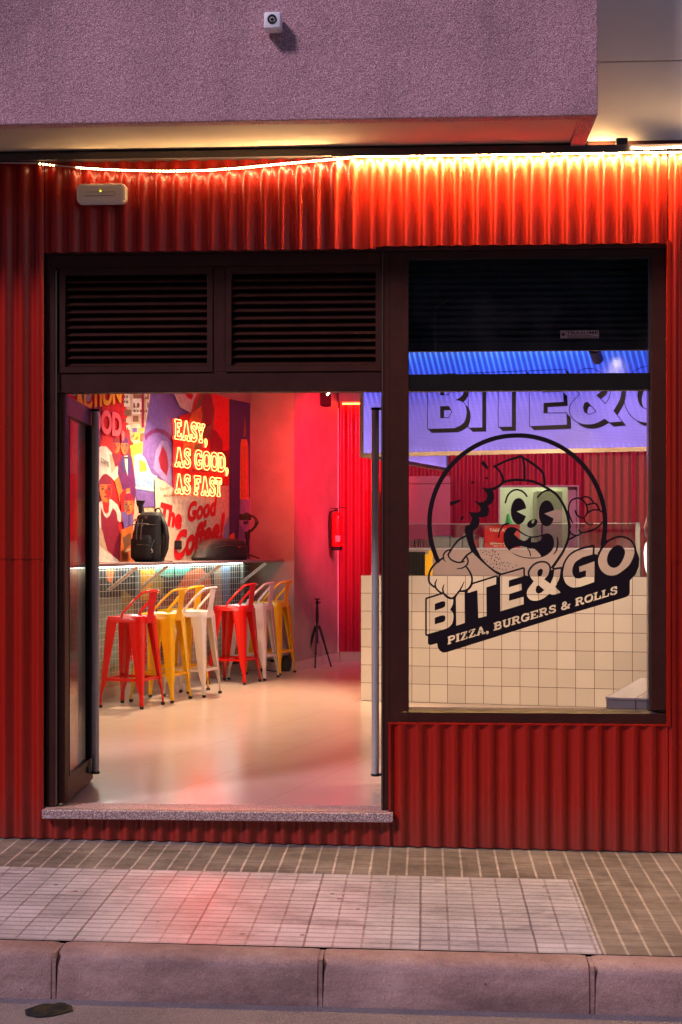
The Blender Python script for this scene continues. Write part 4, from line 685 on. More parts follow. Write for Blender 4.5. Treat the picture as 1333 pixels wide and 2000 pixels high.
for k in range(-8, 10):
    a = kx0 + k * L + .007; b = a + L - .014
    n = len(prof); sl = [a, a + .006, a + .03, b - .03, b - .006, b]; ins = [.012, .004, 0, 0, .004, .012]; vs = []
    for x, i_ in zip(sl, ins):
        jit = random.uniform(-.0015, .0015)
        for j, (y, z) in enumerate(prof): vs.append((x, y + (i_ if 2 <= j else 0) * .8, pav(max(-6, min(6, x)), kerb_y) + z - (i_ if 1 <= j <= 5 else 0) * .8 + jit))
    m_ = len(sl); kb.add(vs, [(i * n + j, i * n + (j + 1) % n, (i + 1) * n + (j + 1) % n, (i + 1) * n + j) for i in range(m_ - 1) for j in range(n)] + [tuple(range(n))[::-1], tuple((m_ - 1) * n + j for j in range(n))])
    kb.box(b, b + .014, -1.93, -1.79, pav(b, kerb_y) - .3, pav(max(-6, min(6, b)), kerb_y) - .007)
obj('kerb', kb, KM, smooth=35, kind='structure')
# ---------------------------------------------------------------- the house across the street, seen only in the glass
ob = thing('opposite_house', (0, -13.0, -.4), 'rendered town house on the far side of the street with lit ground floor windows', 'house')
OW = mat('opposite_render', (.30, .22, .19), .9, var=.3, vs=.8); mb = MB(); cols = [(-9.2, -7.6), (-5.2, -3.9), (-1.6, .1), (2.2, 3.6), (6.0, 7.4), (9.6, 11.0)]
px_ = -16.0
for z0, z1, za, zb_o in ((-.4, 3.2, .5, 2.6), (3.2, 7.2, 4.2, 6.2)):
    xs_o = [-16] + [v for c_ in cols for v in c_] + [16]
    for k in range(0, len(xs_o), 2): mb.box(xs_o[k], xs_o[k + 1], -13.4, -13.0, z0, z1)
    for a_, b_ in cols: mb.box(a_, b_, -13.4, -13.0, z0, za); mb.box(a_, b_, -13.4, -13.0, zb_o, z1)
mb.box(-16.2, 16.2, -13.4, -12.7, 7.2, 7.5); mb.box(-16, 16, -13.05, -12.94, 3.1, 3.25); obj('wall', mb, OW, ob)
LITW = emis('lit_room', (1, .66, .36), .3); DKW = mat('dark_pane', (.03, .03, .04), .1)
for i, (a_, b_) in enumerate(cols):
    for j, (za, zb_o) in enumerate(((.5, 2.6), (4.2, 6.2))):
        mb = MB(); mb.box(a_, b_, -13.3, -13.25, za, zb_o); w_o = obj('window_pane', mb, LITW if (i + j * 2) % 3 == 0 else DKW, ob)
        mb = MB(); mb.box((a_ + b_) / 2 - .03, (a_ + b_) / 2 + .03, -13.24, -13.18, za, zb_o); mb.box(a_, b_, -13.24, -13.19, (za + zb_o) / 2 - .02, (za + zb_o) / 2 + .02); obj('window_frame', mb, DARK_P, w_o)
# ---------------------------------------------------------------- the building
bld = thing('shop_building', (0, 0, 0), 'building with red corrugated shopfront under a pink rendered balcony, open double door and window', 'building')
ZT, ZB_ = ZZ(300), ZZ(488)
TOPZ = ZZ(311)
PITCH, AMP = .0902, .0125
def corr(mb, x0, x1, z0, z1, ph=0.0, front=-.034, slope=None):
    n = max(4, int((x1 - x0) / (PITCH / 14))); xs_ = [x0 + (x1 - x0) * i / n for i in range(n + 1)]
    def yy(x): return front + AMP * (1 - math.cos(2 * math.pi * (x + ph) / PITCH)) * (1 + .04 * math.sin(x * 7.3 + ph))
    vs = []
    for x in xs_:
        zb = z0 + (slope(x) if slope else 0); y = yy(x); vs += [(x, y, z1), (x, y, zb), (x, y + .004, zb), (x, y + .004, z1)]
    fs = []
    for i in range(n):
        a = 4 * i; b = a + 4; fs += [(a, a + 1, b + 1, b), (a + 1, a + 2, b + 2, b + 1), (a + 3, a, b, b + 3), (a + 2, a + 3, b + 3, b + 2)]
    fs += [(0, 3, 2, 1), (4 * n, 4 * n + 1, 4 * n + 2, 4 * n + 3)]; mb.add(vs, fs)
xl, xr = -3.4, 3.0
xd0, xd1 = X(89), X(1303)
base = lambda x: pav(x, 0) + .006
for (a, b, z0, z1, ph, fr, sl) in ((xl, xd0 - .002, ZZ(1092), TOPZ, .0, -.036, None), (xl, xd0 - .004, 0, ZZ(1091), .0, -.032, base),
        (xd0, X(735), ZB_, TOPZ, .01, -.034, None), (X(735) + .002, xd1 - .002, ZB_ + .012, TOPZ, .016, -.0355, None),
        (xd1 + .002, xr, ZZ(1096), TOPZ, .02, -.037, None), (xd1 + .004, xr, 0, ZZ(1095), .02, -.033, base),
        (X(763), xd1, 0, ZZ(1413), .03, -.034, base), (X(86), X(762.5), 0, -.055, .0, -.030, base)):
    c_ = MB(); corr(c_, a, b, z0, z1, ph, fr, sl); obj('corrugated_sheet', c_, CLAD, bld, smooth=50)
tr = MB(); tr.box(xd1 - .006, xd1 + .012, -.042, -.01, ZZ(1413), ZZ(480)); tr.box(X(759), xd1 + .01, -.03, .03, ZZ(1413), ZZ(1410.5)); tr.box(X(759.5), X(764), -.034, .0, .0, ZZ(1413))
obj('edge_trim', tr, CLAD, bld)
bk = MB(); FY = .0
bk.box(xl, xd0 - .01, .0, .28, -.5, 3.4); bk.box(xd1 + .01, xr + .4, .0, .28, -.5, 3.4); bk.box(xd0 - .01, xd1 + .01, .0, .28, ZZ(490), 3.4); bk.box(X(770), xd1 + .01, .0, .28, -.5, ZZ(1411)); bk.box(xd0 - .01, X(770), .0, .28, -.5, -.056)
obj('facade_wall', bk, mat('dark_render', (.10, .03, .025), .9), bld)
uw = MB(); zs = P(1250, 120, 0).z
uw.box(X(1120), 5, -.0, .3, 3.402, zs - .004); uw.box(X(1120), 5, -.0, .3, zs + .004, 6.0); uw.box(X(1120), 5, .008, .3, zs - .01, zs + .01)
obj('upper_wall', uw, BEIGE_W, bld)
ld = MB(); ld.box(xl, 5, -.078, .0, ZZ(311), ZZ(298)); ld.box(xl, X(1147), -.05, -.03, ZZ(298), ZZ(298) + .03); ld.box(X(650), 5, -.078, -.073, ZZ(313), ZZ(311))
obj('cornice_channel', ld, mat('dark_purple_channel', (.06, .045, .05), .6), bld)
# balcony
zl = P(600, 234, -.62).z; xe = P(1168, 200, -.62).x
bal = MB(); bal.box(-4.2, xe, -.62, -.56, zl, 5.2); bal.box(xe - .075, xe, -.56, 0.0, zl, 5.2); bal.box(-4.2, xe - .075, -.56, -.53, zl + .004, zl + .1)
obj('balcony_parapet', bal, PLASTER, bld, bevel=.006)
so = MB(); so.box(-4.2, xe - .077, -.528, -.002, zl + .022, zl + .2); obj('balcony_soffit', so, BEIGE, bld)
# doorstep
st = MB(); st.box(X(82, -.075), X(768, -.075), -.075, .14, -.047, 0.0); obj('doorstep', st, GRANITE, bld, bevel=.005)
jn = MB(); jn.box(X(110), X(748), -.055, -.048, .0, .0025); obj('threshold_strip', jn, STEEL, bld)
# ---------------------------------------------------------------- door frame, louvres, shutter, window
def rail(mb, px0, px1, py0, py1, y0, y1, Yp=.0): mb.box(X(px0, Yp), X(px1, Yp), y0, y1, ZZ(py1, Yp), ZZ(py0, Yp))
df = MB()
rail(df, 90, 108, 490, 1582, .005, .10); rail(df, 108, 125, 520, 1577, .03, .10); rail(df, 108, 745, 491, 516, .005, .10)
rail(df, 108, 745, 724, 763, .02, .10); rail(df, 415, 440, 516, 724, .018, .10); rail(df, 745, 761, 491, 1582, .004, .10); rail(df, 761, 798, 491, 1412, .006, .10)
obj('door_frame', df, FRAME, bld, bevel=.003)
hl = MB(); rail(hl, 109, 111.5, 522, 1578, -.001, .006); rail(hl, 747, 748.6, 491, 1578, -.003, .006); obj('frame_bead', hl, mat('worn_bead', (.16, .13, .12), .3, .6), bld)
for a, b in ((115, 415), (440, 745)):
    lv = MB(); rail(lv, a, b, 516, 531, .012, .09); rail(lv, a, b, 712, 724, .012, .09); rail(lv, a, a + 12, 531, 712, .012, .09); rail(lv, b - 11, b, 531, 712, .012, .09)
    lo = obj('louvre_panel', lv, FRAME, bld, bevel=.002)
    sl_ = MB(); N = 12; z0 = ZZ(712); z1 = ZZ(531); x0 = X(a + 12); x1 = X(b - 11)
    for k in range(N):
        zc = z0 + (z1 - z0) * (k + .5) / N; h = (z1 - z0) / N
        sl_.add([(x, y, z) for x in (x0, x1) for y, z in ((.022, zc - h * .42), (.026, zc - h * .5), (.075, zc + h * .42), (.071, zc + h * .5))], [(0, 1, 2, 3), (4, 7, 6, 5), (0, 4, 5, 1), (1, 5, 6, 2), (2, 6, 7, 3), (3, 7, 4, 0)])
    sl_.box(x0, x1, .085, .09, z0, z1); obj('slats', sl_, FRAME, lo)
win = MB()
rail(win, 798, 1303, 491, 506, .006, .09); rail(win, 1272, 1303, 506, 1384, .006, .09); rail(win, 798, 1303, 1390, 1411, .006, .09)
wo = obj('shop_window', win, FRAME, bld, bevel=.003)
wi = MB(); rail(wi, 1268, 1272, 506, 1386, .02, .08); 
wi.add([(X(798), .028, ZZ(1384)), (X(1272), .028, ZZ(1384)), (X(1286), .004, ZZ(1391)), (X(784), .004, ZZ(1391))], [(0, 1, 2, 3)])
wi.box(X(796), X(1272), .028, .09, ZZ(1390), ZZ(1384)); rail(wi, 796.5, 799, 506, 1384, .012, .03); rail(wi, 798, 1272, 506, 508, .012, .03)
obj('glazing_bead', wi, mat('bronze_bead', (.12, .10, .095), .22, .6), wo)
tb = MB(); rail(tb, 798, 1276, 731, 764, .016, .08); obj('transom_bar', tb, FRAME_B, wo, bevel=.002)
for a, b in ((508, 731), (764, 1386)):
    g = MB(); rail(g, 799, 1268, a, b, .034, .038); obj('window_pane', g, GLASS, wo)
dc = MB(); vs, fs = fill2d([[(L_[i] / 10, L_[i + 1] / 10) for i in range(0, len(L_), 2)] for L_ in BLOB['decal']])
dc.add([P(v.x, v.y, .031) for v in vs], fs)
VINYL = mat('dark_vinyl', (.010, .006, .010), .6, var=.2, spec=.15)
obj('window_logo', dc, VINYL, wo, label='round dark logo with bitten face, BITE&GO and PIZZA, BURGERS & ROLLS')
sh = MB(); k = 0; zt = ZZ(506, .16); zb = ZZ(688, .16)
zz = zt
while zz > zb + .03:
    h = .034; z2 = max(zz - h, zb + .03); sh.add([(x, y, z) for x in (X(770, .16), X(1290, .16)) for y, z in ((.165, zz - .004), (.150, zz - h * .3), (.150, z2 + h * .25), (.165, z2), (.18, z2), (.18, zz))], [(0, 1, 2, 3, 4, 5), (6, 11, 10, 9, 8, 7)] + [(i, i + 6, (i + 1) % 6 + 6, (i + 1) % 6) for i in range(6)]); zz = z2
so_ = obj('roller_shutter', sh, SHUT, bld)
sb = MB(); sb.box(X(770, .16), X(1290, .16), .146, .185, zb, zb + .045); obj('bottom_bar', sb, SHUT, so_, bevel=.003)
lab = MB(); xa, xb_ = X(1095, .145), X(1170, .145); za, zb2 = ZZ(664, .145), ZZ(649, .145); lab.box(xa, xb_, .1425, .1455, za, zb2)
la = obj('maker_plate', lab, mat('plate_pink', (.85, .60, .55), .6), so_)
lt = MB(); flat_text(lt, 'TRASUME', lambda u, v: (xa + .030 + u * (xb_ - xa - .034), .1415, zb2 - .020 + v * .016), bold=.02)
lt.box(xa + .035, xb_ - .03, .1412, .1424, za + .012, za + .0145); lt.box(xa + .035, xb_ - .004, .1412, .1424, za + .004, za + .0075)
lt.lathe([(.0, 0), (.009, 0), (.009, .001), (0, .001)], frame((xa + .014, .1424, (za + zb2) / 2), (1, 0, 0), (0, 0, 1)), 14); obj('plate_lettering', lt, mat('plate_ink', (.12, .03, .03), .6), la)
wr = MB(); wr.tube([P(x_, y_, .14) for x_, y_ in ((851, 686), (850, 650), (850, 606), (862, 593), (880, 583), (888, 581))], .0012, 5); obj('loose_wire', wr, mat('grey_wire', (.2, .18, .17), .5), so_)
# door leaves: opened inwards, a little past the right angle
LEAF = mat('dark_door_aluminium', (.022, .010, .009), .42, var=.3, vs=9, spec=.3)
def leaf(xh, xe, side, hx, name_lbl):
    """side +1: handle on the +x face; the free edge of the leaf lies at xe"""
    t_ = .018; y0, y1 = .07, .86; zt_ = 2.135; k = (xe - xh) / (y1 - y0)
    def sk(mb): mb.v = [Vector((v.x + k * (v.y - y0), v.y, v.z)) for v in mb.v]; return mb
    d = MB(); d.box(xh - t_, xh + t_, y0, y0 + .055, .012, zt_); d.box(xh - t_, xh + t_, y1 - .06, y1, .012, zt_); d.box(xh - t_, xh + t_, y0 + .055, y1 - .06, .012, .14); d.box(xh - t_, xh + t_, y0 + .055, y1 - .06, zt_ - .10, zt_)
    o = obj('glass_door', sk(d), LEAF, bld, bevel=.002, label=name_lbl)
    g = MB(); g.box(xh - .004, xh + .004, y0 + .055, y1 - .06, .14, zt_ - .10); obj('glass', sk(g), GLASS, o)
    be = MB()
    for q in (y0 + .055, y1 - .068): be.box(xh + side * (t_ - .006), xh + side * (t_ + .004), q, q + .008, .14, zt_ - .10)
    obj('glazing_bead', sk(be), MATS['bronze_bead'], o)
    xs_h = xh + k * (.80 - y0) + side * t_
    h = MB(); h.tube([(hx, .80, .055), (hx, .80, 2.13)], .021, 20); obj('pull_handle', h, CHROME, o, smooth=40)
    b = MB()
    for z in (.06, 2.125): b.tube([(xs_h, .80, z), (hx, .80, z)], .008, 10); b.lathe([(.0, -.008), (.024, -.008), (.024, .006), (0, .006)], Matrix.Translation((hx, .80, z)), 18)
    b.lathe([(.0, 0), (.022, 0), (.018, .014), (0, .016)], Matrix.Translation((xh + k * (.66 - y0) + side * (t_ + .001), .66, .095)) @ Matrix.Rotation(side * R(90), 4, 'Y'), 14)
    obj('handle_bracket', b, DARK_P, o, smooth=40)
    return o
leaf(X(125, .07), X(176, .86), 1, X(187, .80), 'left glass door leaf standing open inwards')
leaf(X(752, .07) + .012, X(757, .86), -1, X(733.5, .80), 'right glass door leaf standing open inwards')
# ---------------------------------------------------------------- interior shell
A0 = Vector(G(200, 1366)); A1 = Vector(G(490, 1308)); dA = (A1 - A0).normalized(); nA = Vector((dA.y, -dA.x, 0))      # left wall, normal into the room
angA = math.atan2(dA.x, dA.y)
S0 = A0 - dA * ((A0.y - .3) / dA.y)
def wallS(px, off=0.0, py=1063): return W(px, py, A0 + nA * off, nA)
def wp(s, z, off=0.0):
    q = A0 + dA * s + nA * off; return Vector((q.x, q.y, z))
def ws(px): q = wallS(px); return (q - A0).dot(dA)
CB = Vector(G(575, 1310.5)); CC = Vector(G(661, 1290)); BK = CC.y
sB = (A1 - A0).length
fl = MB(); fl.quad((-5.2, .0, -.001), (4.6, .0, -.001), (4.6, 11.5, -.001), (-5.2, 11.5, -.001)); obj('floor', fl, FLOOR, kind='structure')
RZ = 3.25
ce = MB(); ce.box(-5.4, 4.8, .28, 11.6, RZ, RZ + .1); obj('ceiling', ce, mat('white_ceiling', (.6, .55, .53), .8), kind='structure')
def wall_seg(name, a, b, z0, z1, m, th=.12, label=None, cat=None):
    a = Vector((a[0], a[1], 0)); b = Vector((b[0], b[1], 0)); d = (b - a).normalized(); n = Vector((d.y, -d.x, 0)); mb = MB()
    c = [a, b, b - n * th, a - n * th]; mb.add([(q.x, q.y, z) for z in (z0, z1) for q in c], [(0, 1, 2, 3), (4, 7, 6, 5), (0, 4, 5, 1), (1, 5, 6, 2), (2, 6, 7, 3), (3, 7, 4, 0)])
    return obj(name, mb, m, bld)
wall_seg('side_wall', S0 - dA * .05, A1, 0, RZ, MICRO)
wall_seg('column_face', A1, CB, 0, RZ, MICRO); wall_seg('column_side', CB, CC + Vector((0, 0, 0)), 0, RZ, MICRO)
wall_seg('right_wall', (4.5, 11.3), (4.5, .3), 0, RZ, MICRO)
# skirting
def skirt(a, b, h=.095, t=.014):
    a = Vector((a[0], a[1], 0)); b = Vector((b[0], b[1], 0)); d = (b - a).normalized(); n = Vector((d.y, -d.x, 0)); mb = MB(); a = a + n * .001; b = b + n * .001
    c = [a, b, b + n * t, a + n * t]; mb.add([(q.x, q.y, z) for z in (0, h) for q in c], [(0, 3, 2, 1), (4, 5, 6, 7), (0, 1, 5, 4), (1, 2, 6, 5), (2, 3, 7, 6), (3, 0, 4, 7)]); obj('skirting', mb, mat('skirting_tile', (.52, .42, .34), .4, var=.1), bld)
skirt(S0, A1); skirt(A1, CB); skirt(CB, CC)
mb = MB(); mb.tube([(CC.x, CC.y - .01, .1), (CC.x, CC.y - .01, 2.95)], .008, 6); obj('corner_trim', mb, WHITE_P, bld)
# back wall: red corrugated sheet around the kitchen hatch
BY = BK + .02
hx0, hx1 = P(977, 1063, BY).x, P(1128, 1063, BY).x; hz1 = P(1050, 951, BY).z; hz0 = .9
CLAD2 = CLAD.copy(); CLAD2.name = 'red_corrugated_indoors'
for nd in CLAD2.node_tree.nodes:
    if nd.type == 'MIX' and not nd.inputs[7].is_linked and abs(nd.inputs[7].default_value[0] - .34) < .001: nd.inputs[7].default_value = (.34, .02, .04, 1)
bw = MB(); corr(bw, CC.x, hx0, .1, 3.02, .0, BY); corr(bw, hx1, 4.5, .1, 3.02, .0, BY); corr(bw, hx0, hx1, hz1, 3.02, .0, BY); corr(bw, hx0, hx1, .1, hz0, .0, BY)
obj('back_cladding', bw, CLAD2, bld, smooth=50)
bb = MB(); bb.box(CC.x - .2, hx0, BY + .03, BY + .1, 0, RZ); bb.box(hx1, 4.6, BY + .03, BY + .1, 0, RZ); bb.box(hx0, hx1, BY + .03, BY + .1, hz1, RZ); bb.box(hx0, hx1, BY + .03, BY + .1, 0, hz0); bb.box(CC.x + .02, 4.5, BY - .01, BY + .03, 0, .1)
bb.box(CC.x + .01, 4.5, BY - .08, BY + .03, 3.02, RZ); obj('back_wall', bb, MICRO, bld)
KW = mat('kitchen_wall', (.43, .42, .32), .5, var=.12)
kc = MB(); kc.box(hx0 - .9, hx1 + .9, 11.2, 11.3, 0, RZ); kc.box(hx0 - .02, hx0, BY - .01, BY + .12, hz0, hz1 + .02); kc.box(hx0, hx1, BY - .01, BY + .12, hz1, hz1 + .02); kc.box(hx1 - .10, hx1, BY + .1, 11.2, 0, hz1 + .3); kc.box(hx0 - .9, hx0 - .82, BY + .1, 11.2, 0, RZ); kc.box(hx1, hx1 + .02, BY - .01, BY + .12, hz0, hz1 + .02)
obj('kitchen_wall', kc, KW, bld)
# pinkish flat panel left of the fluted wall behind the bar
pn = MB(); pa, pb = P(760, 1063, 9.3).x, P(880, 1063, 9.3).x; pz = P(840, 930, 9.3).z; pn.box(pa, pb, 9.3, 9.6, 0, P(840, 945, 9.3).z - .004); pn.box(pa, pb, 9.3, 9.6, P(840, 945, 9.3).z + .004, pz)
tall = obj('storage_cabinet', pn, mat('salmon_laminate', (.34, .17, .15), .5, var=.08), label='flat salmon coloured cabinet front behind the left end of the bar', cat='cabinet')
# ---------------------------------------------------------------- bar counter
B0 = Vector(G(800, 1371)); B1 = Vector(G(1240, 1383.5)); dC = (B1 - B0).normalized(); nC = Vector((dC.y, -dC.x, 0))
if nC.y > 0: nC = -nC
def cp(px, py=1063, back=0.0): return W(px, py, B0 - nC * back, nC)
def cbox(mb, s0, s1, b0, b1, z0, z1):
    """box in counter coordinates: s along the front, b behind the front"""
    c = [B0 + dC * s - nC * b for s, b in ((s0, b0), (s1, b0), (s1, b1), (s0, b1))]
    return mb.add([(q.x, q.y, z) for z in (z0, z1) for q in c], [(0, 3, 2, 1), (4, 5, 6, 7), (0, 1, 5, 4), (1, 2, 6, 5), (2, 3, 7, 6), (3, 0, 4, 7)])
def cs(px, back=0.0): return (cp(px, 1063, back) - B0).dot(dC)
def cz(px, py, back=0.0): return cp(px, py, back).z
s_l = cs(705.5); s_r = 3.5; TS = .1535
CT = cz(800, 1124); u0 = cs(805); 
BASE_S = B0.x * dC.x + B0.y * dC.y
cr_ = (CT / 7)
TILE = tile_mat('cream_wall_tile', (.64, .57, .495), cr_, -(BASE_S + u0), 0.0, dC.x, dC.y)
ctr = thing('bar_counter', (B0 + dC * s_l), 'long bar counter faced with square cream tiles behind the shop window', 'counter')
mb = MB(); cbox(mb, s_l, s_r, 0, .62, 0, CT); obj('tiled_front', mb, TILE, ctr, bevel=.002)
LAM = mat('mauve_steel', (.36, .27, .245), .5, .0, var=.15, vs=3)
mb = MB(); t0 = cs(748, .06); tt = cz(900, 1071, .06); te = cs(1247, .06); cbox(mb, t0, te, .06, .56, CT, tt); obj('raised_back_shelf', mb, LAM, ctr, bevel=.004)
mb = MB(); cbox(mb, t0 + .01, te - .01, .05, .062, tt - .012, tt + .004); obj('shelf_trim', mb, mat('shelf_edge', (.45, .40, .42), .4), ctr)
gt = cz(900, 1024, .10)
mb = MB(); cbox(mb, t0, te, .10, .106, tt, gt); gg = obj('sneeze_guard', mb, GLASS2, ctr)
mb = MB(); cbox(mb, t0, te, .097, .109, gt, gt + .006); obj('guard_edge', mb, STEEL, gg)
mb = MB(); pe = cs(1241, .05); cbox(mb, pe, pe + .045, .03, .11, CT, gt + .01); obj('guard_post', mb, STEEL, ctr, bevel=.004)
# crate, yellow card
mb = MB(); a, b = cs(790, .0), cs(829, .0); z0, z1 = CT, cz(815, 1078)
for k in range(14): s = a + (b - a) * k / 13; cbox(mb, s - .002, s + .002, .012, .03, z0 + .006, z1)
for k in range(11): z = z0 + .006 + (z1 - z0 - .006) * k / 10; cbox(mb, a, b, .014, .028, z - .002, z + .002)
cr2 = thing('black_crate', (B0 + dC * a), 'black grille crate on the left end of the bar counter', 'crate')
obj('grille', mb, DARK_P, cr2); mb = MB(); cbox(mb, a, b, .032, .056, CT, z1); obj('crate_body', mb, mat('brown_crate', (.09, .06, .05), .6), cr2)
mb = MB(); a, b = cs(829.5), cs(843.5); cbox(mb, a, b, .02, .045, CT, cz(835, 1083)); cbox(mb, (a + b) / 2, b, .02, .045, cz(835, 1083), cz(835, 1075))
obj('yellow_card_box', mb, mat('yellow_card', (.85, .48, .01), .5, var=.05), bevel=.002, label='small yellow cardboard dispenser beside the black crate on the bar', cat='box')
# take away notice
mb = MB(); a, b = cs(947, .13), cs(1016, .13); z0, z1 = tt + .002, cz(980, 1024.5, .13); cbox(mb, a, b, .125, .13, tt + .0005, z1)
tk = obj('take_away_notice', mb, mat('notice_red', (.80, .012, .012), .45, var=.04, emit=(.8, .01, .01), es=.0), label='square red TAKE AWAY notice standing on the raised shelf of the bar', cat='sign')
def cmap(u, v, back=.1235): q = B0 + dC * (a + (b - a) * u) - nC * back; return Vector((q.x, q.y, z0 + (z1 - z0) * v))
INK = mat('cream_ink', (.85, .78, .62), .6, var=0)
mb = MB(); flat_text(mb, 'TAKE AWAY', lambda u, v: cmap(.14 + u * .74, .70 + v * .13), bold=.03); obj('notice_title', mb, INK, tk)
mb = MB(); flat_text(mb, '@Biteandgofood', lambda u, v: cmap(.16 + u * .68, .17 + v * .07), bold=.03); obj('notice_contact', mb, INK, tk)
mb = MB(); flat_text(mb, '600 75 40 30', lambda u, v: cmap(.26 + u * .48, .07 + v * .07), bold=.03); obj('notice_phone', mb, INK, tk)
# small things on the raised shelf
def cpt(px, back, z): q = cp(px, 1063, back); return Vector((q.x, q.y, z))
for k, (px, h, r, lbl) in enumerate([(806, .07, .022, 'first'), (815, .08, .023, 'second'), (825, .078, .023, 'third'), (836, .07, .022, 'fourth')]):
    mb = MB(); c0 = cpt(px, .33, tt + .002); mb.lathe([(.0, 0), (r * .8, 0), (r, h), (r * .93, h), (r * .74, .008), (0, .008)], Matrix.Translation(c0), 20)
    obj('drinking_glass', mb, GLASS2, smooth=40, label='%s drinking glass from the left on the raised bar shelf' % lbl, cat='glass', group='drinking glasses on the bar shelf')
STE = mat('pale_container', (.46, .44, .36), .35, .2, var=.2, vs=20)
for k, (p0, p1, py, lbl) in enumerate([(848, 880, 1046, 'widest pale metal food container behind the bar glass'), (882, 904, 1050, 'middle pale metal food container behind the bar glass'), (906, 926, 1043, 'tallest pale food container on the bar, left of the red box')]):
    mb = MB(); a_, b_ = cs(p0, .4), cs(p1, .4); cbox(mb, a_, b_, .36, .50, tt + .002, cz(870, py, .4) if cz(870, py, .4) > tt + .05 else tt + .06 + .02 * k); obj('food_container', mb, STE, bevel=.006, label=lbl, cat='container', group='containers on the bar shelf')
mb = MB(); a_, b_ = cs(927, .3), cs(936, .3); cbox(mb, a_, b_, .27, .33, tt + .002, tt + .075); obj('red_tin', mb, mat('tin_red', (.6, .03, .03), .35), bevel=.004, label='little red tin beside the dotted white box on the bar', cat='tin')
mb = MB(); a_, b_ = cs(937, .26), cs(945.5, .26); zt_ = tt + .095; cbox(mb, a_, b_, .24, .28, tt + .002, zt_); db = obj('dotted_box', mb, mat('white_card', (.75, .73, .70), .5), bevel=.002, label='narrow white box with black dots left of the red notice', cat='box')
mb = MB()
for u in (.25, .75):
    for v in (.15, .38, .62, .85):
        q = B0 + dC * (a_ + (b_ - a_) * u) - nC * .2395; mb.lathe([(0, 0), (.004, 0), (.004, .001), (0, .001)], frame((q.x, q.y, tt + .002 + (zt_ - tt) * v), dC, (0, 0, 1)), 8)
obj('dots', mb, DARK_P, db)
# kitchen things through the hatch
mb = MB(); y = 10.6; a_, b_ = P(1049, 1063, y).x, P(1103, 1063, y).x; mb.box(a_, b_, y, y + .6, 0, P(1070, 958, y).z); fr = obj('steel_fridge', mb, mat('dull_steel', (.33, .33, .22), .35, .5, var=.15), bevel=.01, label='dull steel upright fridge seen through the kitchen hatch', cat='fridge')
mb = MB(); mb.box(a_ + .05, a_ + .07, y - .03, y, 1.3, 1.8); mb.box(a_, b_, y - .004, y, 1.62, 1.625); obj('fridge_handle', mb, DARK_P, fr)
mb = MB(); y = 10.2; c0 = P(995, 1025, y); mb.tube([(c0.x, y, .9), (c0.x, y, c0.z - .02), (c0.x - .01, y, c0.z + .06), (c0.x - .015, y, c0.z + .13)], [.06, .06, .03, .012], 14); obj('green_bottle', mb, mat('green_plastic', (.03, .35, .08), .3), smooth=50, label='green bottle at the left edge of the kitchen hatch', cat='bottle')
mb = MB(); mb.box(P(985, 1063, 11.1).x, P(1040, 1063, 11.1).x, 10.3, 11.1, .0, .93); obj('kitchen_worktop', mb, STEEL, bevel=.01, label='steel worktop in the kitchen behind the hatch', cat='worktop')
# ---------------------------------------------------------------- lightbox sign hanging over the bar
dS = Vector((math.cos(angA), -math.sin(angA), 0)); nS = Vector((-math.sin(angA), -math.cos(angA), 0))
L0 = P(703, 1063, 4.25); L0 = Vector((L0.x, L0.y, 0))
def lp(px, py): return W(px, py, L0, nS)
zb_ = lp(703, 893).z; zt2 = RZ - .28
box_t = thing('lightbox_sign', (L0.x, L0.y, zb_), 'violet glowing L-shaped polycarbonate lightbox reading BITE&GO above the bar', 'illuminated sign')
def pc_mat():
    m = bpy.data.materials.new('glowing_polycarbonate'); m.use_nodes = True; t = NT(m); x, y, z = t.xyz()
    t.color((.05, .04, .16)); t.rough(.16); fl_ = t.math('PINGPONG', z, .0055)
    t.bump(t.math('MULTIPLY', fl_, 60), .35, .004)
    zz_ = t.math('DIVIDE', t.math('SUBTRACT', z, zb_), zt2 - zb_)
    col = t.ramp(zz_, [(0, (.42, .27, .95)), (.42, (.30, .20, .92)), (.62, (.03, .06, .75)), (.8, (.03, .11, .9)), (1.0, (.10, .26, 1.0))])
    u = t.math('ADD', t.math('MULTIPLY', x, dS.x), t.math('MULTIPLY', y, dS.y))
    led = t.math('POWER', t.math('MULTIPLY', t.math('PINGPONG', t.math('ADD', u, t.math('MULTIPLY', z, .25)), .022), 1 / .022), 3)
    prox = t.ramp(zz_, [(0, .35), (.09, .0), (.45, .1), (.6, .9), (1.0, 2.0)])
    nse = t.ramp(t.noise(1.3, 3, .5), [(.3, .5), (.7, 1.15)])
    s = t.math('MULTIPLY', t.math('MULTIPLY_ADD', t.math('MULTIPLY', led, prox), 1.6, .62), nse)
    s = t.math('MULTIPLY', s, t.math('MULTIPLY_ADD', fl_, 70, .75))
    t.put(t.p.inputs['Emission Color'], col); t.put(t.p.inputs['Emission Strength'], t.math('MULTIPLY', s, PC_S)); return m
PCM = pc_mat()
LW, LSd = 3.6, 2.45
def lfr(mb, d, n, s0, s1, z0, z1, t0=0.0, t1=.05):
    c = [L0 + d * s + n * b for s, b in ((s0, t0), (s1, t0), (s1, t1), (s0, t1))]
    return mb.add([(q.x, q.y, z) for z in (z0, z1) for q in c], [(0, 3, 2, 1), (4, 5, 6, 7), (0, 1, 5, 4), (1, 2, 6, 5), (2, 3, 7, 6), (3, 0, 4, 7)])
mb = MB(); lfr(mb, dS, -nS, .0, LW, zb_ + .03, zt2, .012, .03); obj('front_panel', mb, PCM, box_t)
mb = MB(); lfr(mb, dA, dS, .03, LSd, zb_ + .03, zt2, .012, .03); obj('side_panel', mb, PCM, box_t)
FRM = mat('pale_wood_frame', (.50, .36, .26), .5, var=.2, vs=15)
